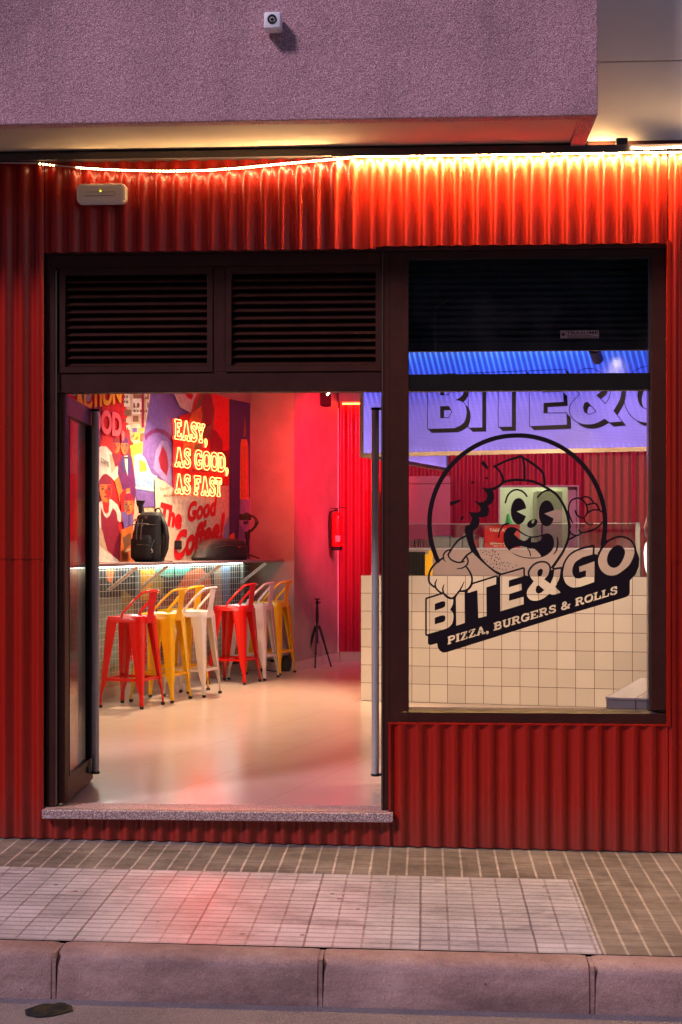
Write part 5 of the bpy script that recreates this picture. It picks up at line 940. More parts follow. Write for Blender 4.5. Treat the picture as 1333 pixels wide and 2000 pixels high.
mb = MB(); lfr(mb, dS, -nS, .0, LW, zb_, zb_ + .032, 0, .05); lfr(mb, dS, -nS, 0, .03, zb_ + .032, zt2, 0, .05)
lfr(mb, dA, dS, .05, LSd, zb_, zb_ + .030, 0.001, .05); lfr(mb, dA, dS, LSd - .03, LSd, zb_ + .03, zt2, .001, .05); lfr(mb, dS, -nS, 0, LW, zt2 + .001, zt2 + .04, 0, .05)
obj('sign_frame', mb, FRM, box_t)
mb = MB()
for s in (.3, 1.4, 2.6): q = L0 + dS * s - nS * .02; mb.tube([(q.x, q.y, zt2), (q.x, q.y, RZ)], .004, 6)
obj('hanging_rods', mb, STEEL, box_t)
pA = lp(836, 840); pB = lp(1108, 833); sA = (pA - L0).dot(dS); k_ = ((pB - L0).dot(dS) - sA) / (279 - 6.0); zb3 = lp(970, 834).z
vs, fs = fill2d([[(L_[i] / 10, L_[i + 1] / 10) for i in range(0, len(L_), 2)] for L_ in BLOB['sign']])
zk = (lp(1072, 725).z - lp(1072, 833).z) / 104
mb = MB(); mb.add([L0 + dS * (sA + (v.x - 6) * k_) + nS * .002 + Vector((0, 0, zb3 + (110 - v.y) * zk)) for v in vs], fs)
mb.v = [v - nS * .012 * 0 for v in mb.v]; obj('sign_lettering', mb, VINYL, box_t)
# ---------------------------------------------------------------- lamps
def spot_fixture(loc, aim, energy, col, lbl, size=1.15, r=.035, name='track_spotlight', ln=.13, blend=.8, lit=8, grp='track spotlights on the ceiling', rad=.04):
    loc = Vector(loc); d = (Vector(aim) - loc).normalized(); M = d.to_track_quat('Z', 'Y').to_matrix().to_4x4(); M.translation = loc
    t = thing(name, loc, lbl, 'spotlight', grp)
    mb = MB(); mb.lathe([(.0, -ln), (r, -ln), (r, 0), (r * .86, 0), (r * .8, -.012), (0, -.012)], M, 20); obj('lamp_body', mb, DARK_P, t, smooth=40)
    mb = MB(); mb.lathe([(0, -.011), (r * .8, -.011), (r * .8, -.010), (0, -.010)], M, 16); obj('lamp_lens', mb, emis('lens_%d' % int(lit * 10 + col[2] * 7), col, lit), t)
    q = loc - d * ln * .6; mb = MB(); mb.tube([q, (q.x, q.y, RZ)], .008, 8); obj('lamp_stem', mb, DARK_P, t)
    l = bpy.data.lights.new('spot', 'SPOT'); l.energy = energy; l.color = col; l.spot_size = size; l.spot_blend = blend; l.shadow_soft_size = rad
    lo = bpy.data.objects.new('lamp_light', l); sc.collection.objects.link(lo); lo.parent = t; lo.location = d * .02; lo.rotation_euler = d.to_track_quat('-Z', 'Y').to_euler(); return t
WARM = (1, .72, .46); 
spot_fixture((-2.1, 3.2, 3.0), (-1.5, 3.2, 0), 95 * IN_S, WARM, 'black ceiling spotlight above the floor just inside the door', 1.9)
spot_fixture((-2.0, 6.2, 3.0), (-2.2, 5.2, 0), 230 * IN_S, WARM, 'black ceiling spotlight above the row of bar stools', 1.7)
spot_fixture((-.4, 5.4, 3.0), (-.9, 4.6, 0), 75 * IN_S, WARM, 'black ceiling spotlight in the middle of the room', 1.7)
spot_fixture((.3, 1.5, 2.95), (.5, 5.0, 1.0), 210 * IN_S, WARM, 'black ceiling spotlight aimed at the left part of the tiled bar', .82, blend=.6)
spot_fixture((1.9, 1.4, 2.95), (1.4, 4.7, 1.0), 210 * IN_S, WARM, 'black ceiling spotlight aimed at the right part of the tiled bar', .82, blend=.6)
vs_ = P(1168, 702, 3.3); spot_fixture(vs_, P(1205, 800, 4.0), 3.5 * IN_S, (1, .8, .6), 'black cylindrical spotlight hanging in front of the violet lightbox', 1.0, r=.042, ln=.16, lit=25)
spot_fixture((1.2, 6.6, 3.0), (1.3, 9.6, 1.2), 120 * IN_S, (1, .26, .55), 'ceiling spotlight washing the red wall behind the bar', 1.9)
spot_fixture((1.0, 1.2, 3.0), (1.2, .9, .5), 120 * IN_S, WARM, 'added ceiling spotlight brightening the white tiled bench', 1.3)  # unseen lamp added to lift the bench, which is dark without it
spot_fixture((-.9, 4.9, 3.0), (-2.5, 6.0, 1.7), 85 * IN_S, (1, .86, .74), 'added ceiling spotlight brightening the poster mural', 1.2)  # unseen wash lamp added to brighten the dull mural
RED = (1, .02, .06)
spot_fixture((.2, 7.2, 3.0), (-1.2, 9.1, 2.15), 380 * IN_S, (1, .005, .05), 'ceiling spotlight with a red filter aimed at the corner column', 1.0, grp='red filtered spotlights')
spot_fixture((-.9, 5.2, 3.05), (-1.65, 8.4, 2.05), 150 * IN_S, (1, .05, .03), 'ceiling spotlight with a red filter aimed at the flat column face', .8, grp='red filtered spotlights')
def area(parent, loc, rot, sx, sy, energy, col):
    l = bpy.data.lights.new('area', 'AREA'); l.shape = 'RECTANGLE'; l.size = sx; l.size_y = sy; l.energy = energy; l.color = col
    o = bpy.data.objects.new('panel_light', l); sc.collection.objects.link(o); o.parent = parent; o.location = Vector(loc) - world_loc(parent); o.rotation_euler = rot; return o
kl = thing('kitchen_ceiling_light', (P(1050, 1063, 10.4).x, 10.4, RZ - .02), 'white ceiling panel light over the kitchen behind the hatch', 'ceiling light')
mb = MB(); q = kl.location; mb.box(q.x - .3, q.x + .3, q.y - .3, q.y + .3, RZ - .03, RZ - .001); obj('light_housing', mb, WHITE_P, kl)
area(kl, (q.x, q.y, RZ - .05), (0, 0, 0), .55, .55, 26 * IN_S, (.95, 1.0, .70))
# red LED bar on top of the back wall
lb = MB(); lb.box(CC.x + .05, CC.x + 1.2, BY - .045, BY - .03, 2.995, 3.01); obj('red_led_strip', lb, emis('red_led', (1, .05, .01), 22), label='red LED strip glowing under the bulkhead of the corrugated back wall', cat='light strip')
# speaker and its lamp on the column
sp0 = W(628, 780, CB, Vector(((CC - CB).normalized().y, -(CC - CB).normalized().x, 0))); dK = (CC - CB).normalized(); nK = Vector((dK.y, -dK.x, 0))
spk = thing('wall_speaker', sp0, 'black loudspeaker mounted high on the red lit column', 'speaker'); M = frame((sp0 + nK * .02), (nK * .5 + dK * .9).normalized(), (0, 0, 1))
mb = MB(); mb.box(-.13, .13, -.075, .075, -.16, .0, M); obj('speaker_cabinet', mb, DARK_P, spk, bevel=.008); mb = MB(); mb.box(-.115, .115, -.06, .06, .0005, .004, M); mb.box(-.02, .02, -.02, .02, -.2, -.16, M); obj('speaker_grille', mb, mat('speaker_cloth', (.03, .01, .012), .8), spk)
tl = P(643, 767, 8.3); mb = MB(); mb.tube([tl + Vector((-.022, 0, -.028)), tl + Vector((.022, 0, .028))], .009, 10); hs = obj('small_tube_lamp', mb, emis('tube_white', (1, .8, .6), 6), smooth=40, label='short white tube lamp hanging just in front of the black speaker', cat='lamp')
# ---------------------------------------------------------------- mural on the left wall
def mp(px, py, off): return W(px, py, A0 + nA * off, nA)
PC = {'tan': (.56, .36, .22), 'paper': (.72, .50, .34), 'red': (.72, .010, .012), 'dred': (.28, .008, .03), 'navy': (.045, .03, .16), 'violet': (.16, .09, .30), 'lviolet': (.30, .20, .42), 'orange': (.80, .17, .03), 'yellow': (.85, .42, .04), 'cream': (.76, .62, .48),
      'grey': (.40, .46, .50), 'brown': (.25, .10, .05), 'plum': (.13, .012, .10), 'sage': (.30, .36, .27), 'teal': (.10, .42, .33), 'olive': (.36, .27, .07), 'pink': (.85, .07, .09), 'blue': (.22, .34, .55), 'dark': (.03, .02, .02)}
PN = list(PC); PM = [mat('print_' + k, PC[k], .5, var=.38, vs=22) for k in PN]
mu = MB(); lay = [0]
def poly(col, pts, l=None):
    lay[0] += 1; mu.cur = PN.index(col); off = .004 + .00012 * lay[0]; mu.quad(*[mp(x, y, off) for x, y in pts])
def circ(col, cx, cy, rx, ry, rot=0, n=20):
    r = R(rot); poly(col, [(cx + rx * math.cos(t) * math.cos(r) - ry * math.sin(t) * math.sin(r), cy + rx * math.cos(t) * math.sin(r) + ry * math.sin(t) * math.cos(r)) for t in [2 * math.pi * k / n for k in range(n)]])
poly('tan', [(60, 690), (489, 786), (489, 1304), (60, 1392)])
poly('grey', [(60, 690), (186, 720), (173, 800), (100, 800)])
poly('red', [(190, 725), (246, 738), (262, 860), (262, 1000), (255, 1100), (60, 1100), (60, 800), (172, 800)])
poly('dred', [(60, 790), (200, 790), (200, 1000), (60, 1000)]); poly('olive', [(128, 800), (138, 800), (138, 900), (128, 900)]); poly('grey', [(140, 802), (168, 815), (170, 900), (150, 925), (140, 925)]); poly('blue', [(128, 902), (142, 902), (142, 925), (128, 925)]); poly('red', [(160, 860), (176, 850), (178, 960), (146, 960)]); poly('orange', [(150, 975), (166, 970), (170, 1040), (150, 1050)]); poly('cream', [(130, 1060), (150, 1055), (160, 1098), (130, 1098)]); poly('red', [(128, 766), (182, 788), (182, 815), (128, 800)])
poly('red', [(200, 795), (247, 795), (258, 870), (200, 905)])
poly('tan', [(238, 735), (305, 750), (300, 860), (285, 900), (256, 860)])
for i, (x, y, w_, h_, c) in enumerate([(243, 768, 11, 26, 'cream'), (243, 800, 14, 12, 'brown'), (247, 816, 9, 10, 'paper'), (247, 830, 9, 9, 'cream'), (261, 770, 17, 8, 'brown'), (259, 779, 18, 30, 'cream'), (261, 787, 3, 8, 'brown'), (268, 787, 5, 8, 'brown'), (260, 812, 11, 12, 'brown'), (258, 828, 16, 8, 'paper'), (259, 836, 9, 8, 'violet'), (262, 845, 12, 14, 'yellow'), (277, 765, 5, 70, 'dred'), (285, 768, 9, 55, 'paper'), (288, 770, 3, 10, 'brown'), (288, 786, 3, 10, 'brown'), (284, 826, 12, 5, 'cream'), (270, 838, 14, 4, 'yellow'), (275, 846, 8, 16, 'brown')]):
    poly(c, [(x, y), (x + w_, y), (x + w_, y + h_), (x, y + h_)])
poly('yellow', [(254, 870), (285, 862), (292, 900), (300, 928), (262, 926)])
poly('violet', [(300, 740), (345, 750), (382, 766), (372, 810), (345, 960), (330, 945), (290, 920), (278, 895), (280, 860), (290, 800)])
poly('plum', [(283, 850), (292, 842), (305, 837), (318, 838), (330, 846), (341, 862), (338, 868), (326, 852), (312, 845), (300, 846), (290, 853), (285, 862)])
poly('lviolet', [(305, 880), (316, 860), (328, 862), (338, 890), (343, 930), (338, 958), (322, 940), (300, 915)])
poly('dred', [(318, 870), (326, 885), (330, 910), (326, 930), (314, 915), (310, 895)])
poly('grey', [(262, 890), (275, 885), (284, 895), (297, 926), (308, 930), (306, 952), (268, 948), (263, 930)]); poly('yellow', [(272, 897), (285, 903), (288, 920), (273, 922)])
poly('blue', [(264, 934), (308, 938), (308, 962), (266, 955)]); poly('violet', [(264, 955), (306, 964), (306, 990), (270, 990)]); poly('cream', [(264, 950), (308, 956), (308, 959), (264, 953)])
# generic printed figures
def face(cx, cy, rx, ry, skin, shade, hair, hb=.45, look=1):
    circ(hair, cx, cy - ry * .18, rx * 1.12, ry * 1.0)
    poly(skin, [(cx + rx * math.sin(t) * (1 if abs(t) < 2 else .95), cy + ry * .12 - ry * .95 * math.cos(t)) for t in [math.pi * k / 9 - math.pi for k in range(18)] if -ry * .95 * math.cos(t) > -ry * hb - 2])
    poly(shade, [(cx + look * rx * .25, cy - ry * .3), (cx + look * rx * .9, cy - ry * .3), (cx + look * rx * .9, cy + ry * .4), (cx + look * rx * .35, cy + ry * .98), (cx + look * rx * .1, cy + ry * .55)])
    for s in (-1, 1): poly('dark', [(cx + s * rx * .5 - rx * .2, cy - ry * .05), (cx + s * rx * .5 + rx * .2, cy - ry * .07), (cx + s * rx * .5 + rx * .2, cy + ry * .05), (cx + s * rx * .5 - rx * .2, cy + ry * .07)]); poly(hair, [(cx + s * rx * .5 - rx * .28, cy - ry * .2), (cx + s * rx * .5 + rx * .28, cy - ry * .22), (cx + s * rx * .5 + rx * .28, cy - ry * .15), (cx + s * rx * .5 - rx * .28, cy - ry * .13)])
    poly(shade, [(cx - rx * .1, cy), (cx + rx * .12, cy), (cx + rx * .2, cy + ry * .35), (cx - rx * .2, cy + ry * .35)])
    poly('dred', [(cx - rx * .4, cy + ry * .56), (cx, cy + ry * .5), (cx + rx * .4, cy + ry * .56), (cx, cy + ry * .68)])
poly('red', [(196, 862), (218, 852), (236, 900), (232, 930), (196, 930)])
poly('cream', [(186, 880), (198, 871), (208, 872), (219, 884), (229, 905), (235, 928), (224, 940), (216, 930), (214, 945), (186, 945)]); poly('tan', [(214, 886), (220, 890), (226, 915), (218, 925)]); poly('orange', [(224, 938), (235, 928), (243, 950), (247, 990), (238, 1000), (231, 965)])
poly('cream', [(196, 872), (198, 905), (196, 940)])
face(228, 870, 7, 14, 'orange', 'red', 'dred', look=-1); poly('dred', [(219, 886), (236, 888), (238, 905), (226, 912)])
poly('plum', [(232, 905), (239, 890), (252, 885), (258, 893), (263, 925), (266, 962), (262, 990), (249, 986), (238, 950), (231, 925)]); poly('cream', [(243, 890), (250, 890), (250, 930), (246, 915)]); poly('dark', [(243, 892), (251, 892), (250, 896), (244, 896)]); poly('navy', [(238, 898), (243, 893), (245, 925), (240, 920)]); poly('navy', [(252, 892), (256, 897), (254, 930), (250, 925)])
face(244, 871, 7.5, 16, 'orange', 'brown', 'plum'); poly('orange', [(246, 955), (254, 953), (255, 962), (247, 966)]); poly('cream', [(248, 962), (254, 962), (253, 976), (247, 976)])
poly('cream', [(188, 985), (204, 976), (218, 975), (230, 986), (238, 1004), (236, 1020), (228, 1016), (225, 1098), (188, 1098)]); poly('dred', [(197, 990), (204, 1006), (214, 1008), (221, 992), (228, 1000), (234, 1040), (236, 1098), (200, 1098)]); poly('cream', [(203, 1006), (209, 1012), (216, 1006), (214, 1004), (209, 1008), (205, 1004)]); poly('red', [(200, 978), (214, 978), (213, 1000), (208, 1004), (203, 998)])
face(207, 955, 12, 25, 'orange', 'red', 'dred', hb=.62)
poly('tan', [(186, 1020), (200, 1035), (210, 1075), (226, 1090), (236, 1098), (186, 1098)]); poly('cream', [(190, 1060), (205, 1075), (232, 1094), (228, 1098), (190, 1098)])
poly('red', [(236, 965), (243, 955), (250, 975), (246, 1010), (238, 1020)])
poly('violet', [(238, 1002), (246, 996), (258, 1002), (262, 1018), (256, 1032), (243, 1034)]); poly('orange', [(236, 1036), (258, 1026), (264, 1060), (262, 1098), (236, 1098)]); poly('brown', [(240, 1050), (256, 1040), (258, 1060), (244, 1075)]); poly('cream', [(244, 1076), (256, 1070), (256, 1074), (244, 1080)])
face(252, 985, 9.5, 19, 'orange', 'brown', 'dred', look=-1)
for k, (x, y) in enumerate([(242, 772), (248, 772), (242, 782), (248, 782), (262, 792), (268, 792), (262, 800), (268, 800), (274, 800), (242, 818), (248, 835), (260, 848), (268, 852), (285, 775), (285, 800), (290, 812)]): poly('brown', [(x, y), (x + 3, y + .5), (x + 3, y + 5), (x, y + 4.5)])
# right hand posters
poly('paper', [(303, 933), (322, 940), (340, 955), (448, 948), (446, 1098), (306, 1098)])
poly('cream', [(334, 755), (392, 762), (380, 780), (373, 806), (352, 795)]); poly('red', [(362, 762), (374, 764), (378, 772), (374, 781), (366, 776), (362, 770)])
poly('red', [(388, 757), (448, 779), (448, 948), (338, 948), (338, 850), (352, 812), (374, 806)])
poly('brown', [(392, 762), (412, 766), (420, 800), (416, 850), (372, 900), (372, 812), (384, 790)]); poly('orange', [(376, 806), (398, 790), (392, 840), (378, 880), (355, 905), (362, 840)]); poly('dred', [(398, 768), (410, 770), (418, 792), (414, 830), (402, 828), (394, 800)])
poly('dred', [(414, 838), (424, 842), (436, 862), (434, 900), (412, 905), (410, 860)]); poly('dred', [(384, 880), (448, 880), (448, 925), (376, 920)])
poly('navy', [(450, 779), (489, 787), (489, 1100), (450, 1098)]); poly('lviolet', [(470, 975), (489, 972), (489, 1100), (464, 1098)]); poly('orange', [(450, 1045), (458, 1040), (462, 1098), (450, 1098)]); poly('blue', [(438, 1030), (448, 1005), (448, 1070), (434, 1070)])
poly('brown', [(477, 830), (478.5, 808), (480.5, 830), (481.5, 853), (475.5, 853)]); poly('orange', [(472, 858), (483, 858), (485, 872), (486, 975), (469, 975), (470, 872)])
for k in range(5): poly('brown', [(472 + k * 2.8, 872), (472.9 + k * 2.8, 872), (472.9 + k * 2.8, 972), (472 + k * 2.8, 972)])
# behind the wire mesh
poly('dark', [(190, 1110), (489, 1100), (489, 1212), (400, 1218), (330, 1160), (260, 1175), (190, 1175)])
poly('sage', [(60, 1160), (262, 1170), (262, 1300), (60, 1345)]); poly('orange', [(208, 1112), (224, 1112), (220, 1140), (210, 1135)]); poly('yellow', [(268, 1112), (304, 1112), (304, 1180), (270, 1178)]); poly('teal', [(305, 1108), (372, 1106), (370, 1122), (330, 1128), (306, 1122)])
poly('orange', [(345, 1150), (365, 1118), (392, 1108), (412, 1128), (418, 1215), (400, 1250), (352, 1260)]); poly('olive', [(240, 1150), (265, 1170), (262, 1200), (236, 1190)]); poly('brown', [(262, 1176), (350, 1160), (352, 1282), (262, 1300)]); poly('red', [(255, 1210), (275, 1205), (300, 1245), (292, 1295), (256, 1290)])
poly('tan', [(418, 1120), (432, 1108), (436, 1200), (420, 1215)]); poly('blue', [(432, 1108), (450, 1106), (450, 1200), (438, 1200)]); poly('sage', [(400, 1225), (440, 1205), (440, 1280), (400, 1282)]); poly('dark', [(442, 1205), (489, 1200), (489, 1292), (442, 1300)]); poly('olive', [(300, 1120), (320, 1130), (318, 1160), (296, 1160)])
mo = obj('wall_mural', mu, PM, label='colourful poster collage mural covering the left interior wall', cat='mural')
mo_t = MB(); mo_t.cur = 0; wmax = .004 + .00012 * (lay[0] + 3)
def line_px(x0, y0, x1, y1, h0):  # baseline from (x0,y0) to (x1,y1), cap height h0 in pixels
    return lambda u, v: mp(x0 + (x1 - x0) * u, y0 + (y1 - y0) * u - h0 * v, wmax)
flat_text(mo_t, 'The', line_px(314, 1020, 356, 1033, 40), bold=.05, shear=.25); flat_text(mo_t, 'Good', line_px(367, 1018, 425, 1004, 36), bold=.05, shear=.2); flat_text(mo_t, 'Coffee!', line_px(340, 1094, 440, 1052, 52), bold=.05, shear=.25)
obj('red_lettering', mo_t, mat('print_red_ink', (.62, .006, .008), .5, var=.05), mo)
t2 = MB(); flat_text(t2, 'ACTION', line_px(146, 801, 238, 784, 36), bold=.05); obj('yellow_lettering', t2, mat('print_yellow_ink', (.9, .36, .02), .5, var=.05), mo)
t3 = MB(); flat_text(t3, 'FOOD,', line_px(166, 838, 244, 852, 44), bold=.05); obj('pink_lettering', t3, mat('print_pink_ink', (.85, .10, .12), .5, var=.05), mo)
t4 = MB(); flat_text(t4, 'Try Our', line_px(313, 957, 332, 954, 5)); flat_text(t4, 'REGULAR & ART', line_px(320, 970, 352, 968, 4)); flat_text(t4, 'COFFEE', line_px(198, 902, 214, 912, 9), bold=.02); obj('small_lettering', t4, DARK_P, mo)
# ---------------------------------------------------------------- neon text
neon = thing('neon_sign', mp(390, 890, .05), 'red and yellow neon outline lettering EASY, AS GOOD, AS FAST on the mural', 'neon sign')
NE = emis('neon_core', (1, .46, .11), 2.6 * NEON_S); NR = emis('neon_halo', (1, .03, .02), 1.3 * NEON_S)
rows = [((341, 857), (405, 862.5), (341, 818.5), 'EASY,'), ((341, 911), (446, 916.0), (341, 873), 'AS GOOD,'), ((341.5, 963.5), (433, 967.5), (341.5, 925), 'AS FAST')]
for (w_, loops), (pa_, pb_, pt_, txt) in zip(BLOB['neon'], rows):
    q0 = mp(*pa_, .05); q1 = mp(*pb_, .05); s0 = (q0 - A0).dot(dA); s1 = (q1 - A0).dot(dA); hgt = mp(*pt_, .05).z - q0.z; zs0 = q0.z; zs1 = q1.z
    def nm(x, y, off, s0=s0, s1=s1, w_=w_, zs0=zs0, zs1=zs1, hgt=hgt): u = x / w_; return wp(s0 + (s1 - s0) * u, zs0 + (zs1 - zs0) * 0 * u - y * hgt, off)
    m1 = MB(); m2 = MB()
    for L_ in loops:
        pts = [nm(L_[i] / 200, L_[i + 1] / 200, .055) for i in range(0, len(L_), 2)]
        # round the corners of the bent tube
        pts2 = []
        for i in range(len(pts)):
            a_, b_, c_ = pts[i - 1], pts[i], pts[(i + 1) % len(pts)]
            da = min(.012, (b_ - a_).length * .4); dc_ = min(.012, (c_ - b_).length * .4)
            if (b_ - a_).length < 1e-5 or (c_ - b_).length < 1e-5: continue
            pts2 += [b_ + (a_ - b_).normalized() * da, b_ + (c_ - b_).normalized() * dc_]
        m1.tube(pts2, .0044, 6, closed=True); m2.tube([p - nA * .02 for p in pts2], .008, 6, closed=True)
    obj('glass_tube', m1, NE, neon, smooth=60); obj('halo_outline', m2, NR, neon, smooth=60)  # the second, red outline puts the neon's halo in as glowing geometry
sp = MB()
for px, py in ((345, 850), (400, 830), (345, 900), (435, 890), (345, 955), (428, 945)): q = mp(px, py, .0); sp.tube([q + nA * .03, q + nA * .055], .004, 6)
obj('standoff', sp, DARK_P, neon)
l = bpy.data.lights.new('neon_glow', 'AREA'); l.shape = 'RECTANGLE'; l.size = .6; l.size_y = .75; l.energy = 30 * NEON_S; l.color = (1, .04, .03); lo = bpy.data.objects.new('neon_glow', l); sc.collection.objects.link(lo); lo.parent = neon
lo.location = nA * .03; lo.rotation_euler = (nA).to_track_quat('-Z', 'Y').to_euler()
# ---------------------------------------------------------------- wall shelf, brackets, mesh, under-shelf light
ze = 1.20; SD = .39
s_end = (W(553, 1095, A0 + nA * SD, nA) - A0).dot(dA); s_st = ws(130) - 1.2
def abox(mb, s0, s1, b0, b1, z0, z1):
    c = [A0 + dA * s + nA * b for s, b in ((s0, b0), (s1, b0), (s1, b1), (s0, b1))]
    return mb.add([(q.x, q.y, z) for z in (z0, z1) for q in c], [(0, 3, 2, 1), (4, 5, 6, 7), (0, 1, 5, 4), (1, 2, 6, 5), (2, 3, 7, 6), (3, 0, 4, 7)])
SB = A0 + dA * s_st
shf = thing('wall_shelf', (SB.x, SB.y, ze - .03), 'long narrow grey bar shelf fixed along the mural wall', 'shelf')
mb = MB(); abox(mb, s_st, sB + .0, .03, SD, ze - .028, ze); abox(mb, sB, s_end, .05, SD, ze - .028, ze) if s_end > sB else None
obj('shelf_top', mb, mat('grey_laminate', (.30, .22, .22), .35, var=.15), shf, bevel=.003)
WM = mat('white_metal', (.78, .75, .70), .35, var=.05)
for px in (205, 267, 375, 466):
    s = ws(px); mb = MB(); t = .004
    a_ = wp(s, ze - .24, .03); b_ = wp(s, ze - .035, SD - .08); dd = (b_ - a_); up = dA
    M = frame(a_, dd, up); Ln = dd.length
    # strip with holes seen as dark slots
    mb.prism([(0, -.016), (Ln, -.016), (Ln, .016), (0, .016)], M, .004); mb.prism([(0, .012), (Ln, .012), (Ln, .016), (0, .016)], M, -.02)
    o = obj('shelf_bracket', mb, WM, shf); mh = MB()
    for k in range(6): c_ = a_ + dd * ((k + .6) / 6.3); 
    for k in range(6):
        M2 = frame(a_ + dd * ((k + .7) / 6.4), dd, up); mh.lathe([(0, -.0006), (.007, -.0006), (.007, .0046), (0, .0046)], M2, 10)
    obj('bracket_holes', mh, DARK_P, o)
mb = MB(); abox(mb, s_st, ws(464), .035, .055, ze - .042, ze - .029); us = obj('under_shelf_led_strip', mb, emis('cool_led', (.80, 1.0, .90), 14 * IN_S), label='bright white LED strip under the bar shelf', cat='light strip')
# wire mesh
mb = MB(); m0, m1 = ws(120), ws(481); N = int((m1 - m0) / .055); z0, z1 = .17, 1.16
for k in range(N + 1): s = m0 + .055 * k; mb.tube([wp(s, z0, .058), wp(s, z1, .058)], .0016, 4, caps=False)
for k in range(int((z1 - z0) / .06) + 1): z = z0 + .06 * k; mb.tube([wp(m0, z, .062), wp(m0 + .055 * N, z, .062)], .0018, 4, caps=False)
wm = obj('wire_mesh_panel', mb, WM, label='white square wire mesh panel on the wall under the bar shelf', cat='mesh panel')
mb = MB()
for px in (262, 467): s = ws(px); abox(mb, s, s + .03, .018, .05, .12, 1.165)
obj('mesh_post', mb, mat('post_steel', (.28, .27, .24), .4, .5), wm)
# ---------------------------------------------------------------- stools
def build_stool(name, m, label):
    t = thing(name, (0, 0, 0), label, 'bar stool', 'metal bar stools along the shelf')
    H_ = .76; a = .160; f_ = .205
    # seat pan: rounded square with a skirt
    def rsq(r, c, n=5):
        o = []
        for cx, cy, a0 in ((r - c, r - c, 0), (-r + c, r - c, 90), (-r + c, -r + c, 180), (r - c, -r + c, 270)):
            for k in range(n + 1): t_ = R(a0 + 90 * k / n); o.append((cx + c * math.cos(t_), cy + c * math.sin(t_)))
        return o
    mb = MB(); rings = [(.30 * a, H_ - .004), (a * .86, H_ - .004), (a * .93, H_ + .002), (a * .985, H_), (a * 1.0, H_ - .008), (a * 1.03, H_ - .05), (a * 1.0, H_ - .05)]
    pts = [rsq(r, r * .28 if i > 1 else r * .3) for i, (r, z) in enumerate(rings)]; n = len(pts[0])
    vs = [(x, y, rings[i][1]) for i, p in enumerate(pts) for x, y in p]
    mb.add(vs, [(i * n + k, i * n + (k + 1) % n, (i + 1) * n + (k + 1) % n, (i + 1) * n + k) for i in range(len(rings) - 1) for k in range(n)] + [tuple(range(n))])
    obj('seat', mb, m, t, smooth=45)
    for sx in (1, -1):
        for sy in (1, -1):
            mb = MB(); th = .003; rows = 9; vs = []
            for i in range(rows):
                u = i / (rows - 1); z = (H_ - .03) * (1 - u) + .02 * u; r = (a * 1.0) * (1 - u) + f_ * u; wd = .108 * (1 - u) + .032 * u if u < .86 else .026
                cx, cy = sx * r, sy * r; c = .014
                loop = [(cx - sx * wd, cy), (cx - sx * c, cy), (cx, cy - sy * c), (cx, cy - sy * wd), (cx - sx * th, cy - sy * wd), (cx - sx * th, cy - sy * c * 1.2), (cx - sx * c * 1.2, cy - sy * th), (cx - sx * wd, cy - sy * th)]
                vs += [(x, y, z) for x, y in loop]
            mb.add(vs, [(i * 8 + k, i * 8 + (k + 1) % 8, (i + 1) * 8 + (k + 1) % 8, (i + 1) * 8 + k) for i in range(rows - 1) for k in range(8)] + [tuple(range(8))[::-1], tuple((rows - 1) * 8 + k for k in range(8))])
            lg = obj('leg', mb, m, t, smooth=50)
            mb = MB(); mb.lathe([(0, .0), (.016, 0), (.018, .022), (0, .024)], Matrix.Translation((sx * (f_ - .012), sy * (f_ - .012), 0)), 12); obj('rubber_foot', mb, DARK_P, lg)
    for (x0, y0, x1, y1) in ((1, 1, 1, -1), (1, -1, -1, -1), (-1, -1, -1, 1), (-1, 1, 1, 1)):
        z = .235; r = a + (f_ - a) * (1 - z / H_) - .010; mb = MB(); A_ = Vector((x0 * r, y0 * r, z)); B_ = Vector((x1 * r, y1 * r, z)); mid = (A_ + B_) / 2
        d = (B_ - A_).normalized(); nn = Vector((d.y, -d.x, 0)); mb.prism([(0, -.012), ((B_ - A_).length, -.012), ((B_ - A_).length, .012), (0, .012)], frame(A_ - nn * .0015, d, (0, 0, 1)), .003); mb.prism([(0, 0), ((B_ - A_).length, 0), ((B_ - A_).length, .016), (0, .016)], frame(A_ + Vector((0, 0, .012)) , d, nn if nn.dot(mid) < 0 else -nn), .003)
        obj('footrest', mb, m, t)
    zt = .965
    pth = [Vector((-.015, .158, H_ - .012)), Vector((.0, .158, H_ + .03)), Vector((.10, .150, H_ + .135)), Vector((.165, .138, zt - .01)), Vector((.19, .118, zt)), Vector((.20, .06, zt + .004)), Vector((.202, 0, zt + .006))]
    full = pth + [Vector((p.x, -p.y, p.z)) for p in pth[-2::-1]]
    mb = MB(); mb.tube(full, .0115, 8); bf = obj('back_frame', mb, m, t, smooth=60)
    mb = MB(); rows = 6; vs = []
    for i in range(rows):
        u = i / (rows - 1); z = H_ - .06 + (zt - H_ + .06) * u; x = .164 + .036 * u; wd = .074 - .020 * math.sin(math.pi * u) ** .7; vs += [(x, -wd, z), (x, wd, z), (x + .004, wd, z), (x + .004, -wd, z)]
    mb.add(vs, [(i * 4 + k, i * 4 + (k + 1) % 4, (i + 1) * 4 + (k + 1) % 4, (i + 1) * 4 + k) for i in range(rows - 1) for k in range(4)] + [(0, 1, 2, 3), (20, 23, 22, 21)])
    obj('back_splat', mb, m, t)
    return t
def paint(name, col): return mat(name, col, .22, var=.06, vs=12, coat=.5)
MR, MY, MW = paint('red_paint', (.72, .012, .008)), paint('yellow_paint', (.90, .50, .008)), paint('white_paint', (.80, .72, .66))
def dup(root, loc, rz, label):
    r = root.copy(); sc.collection.objects.link(r); r.location = loc; r.rotation_euler = (0, 0, rz); r['label'] = label
    for ch in list(root.children):
        c = ch.copy(); sc.collection.objects.link(c); c.parent = r
        for g in ch.children: d = g.copy(); sc.collection.objects.link(d); d.parent = c
    return r
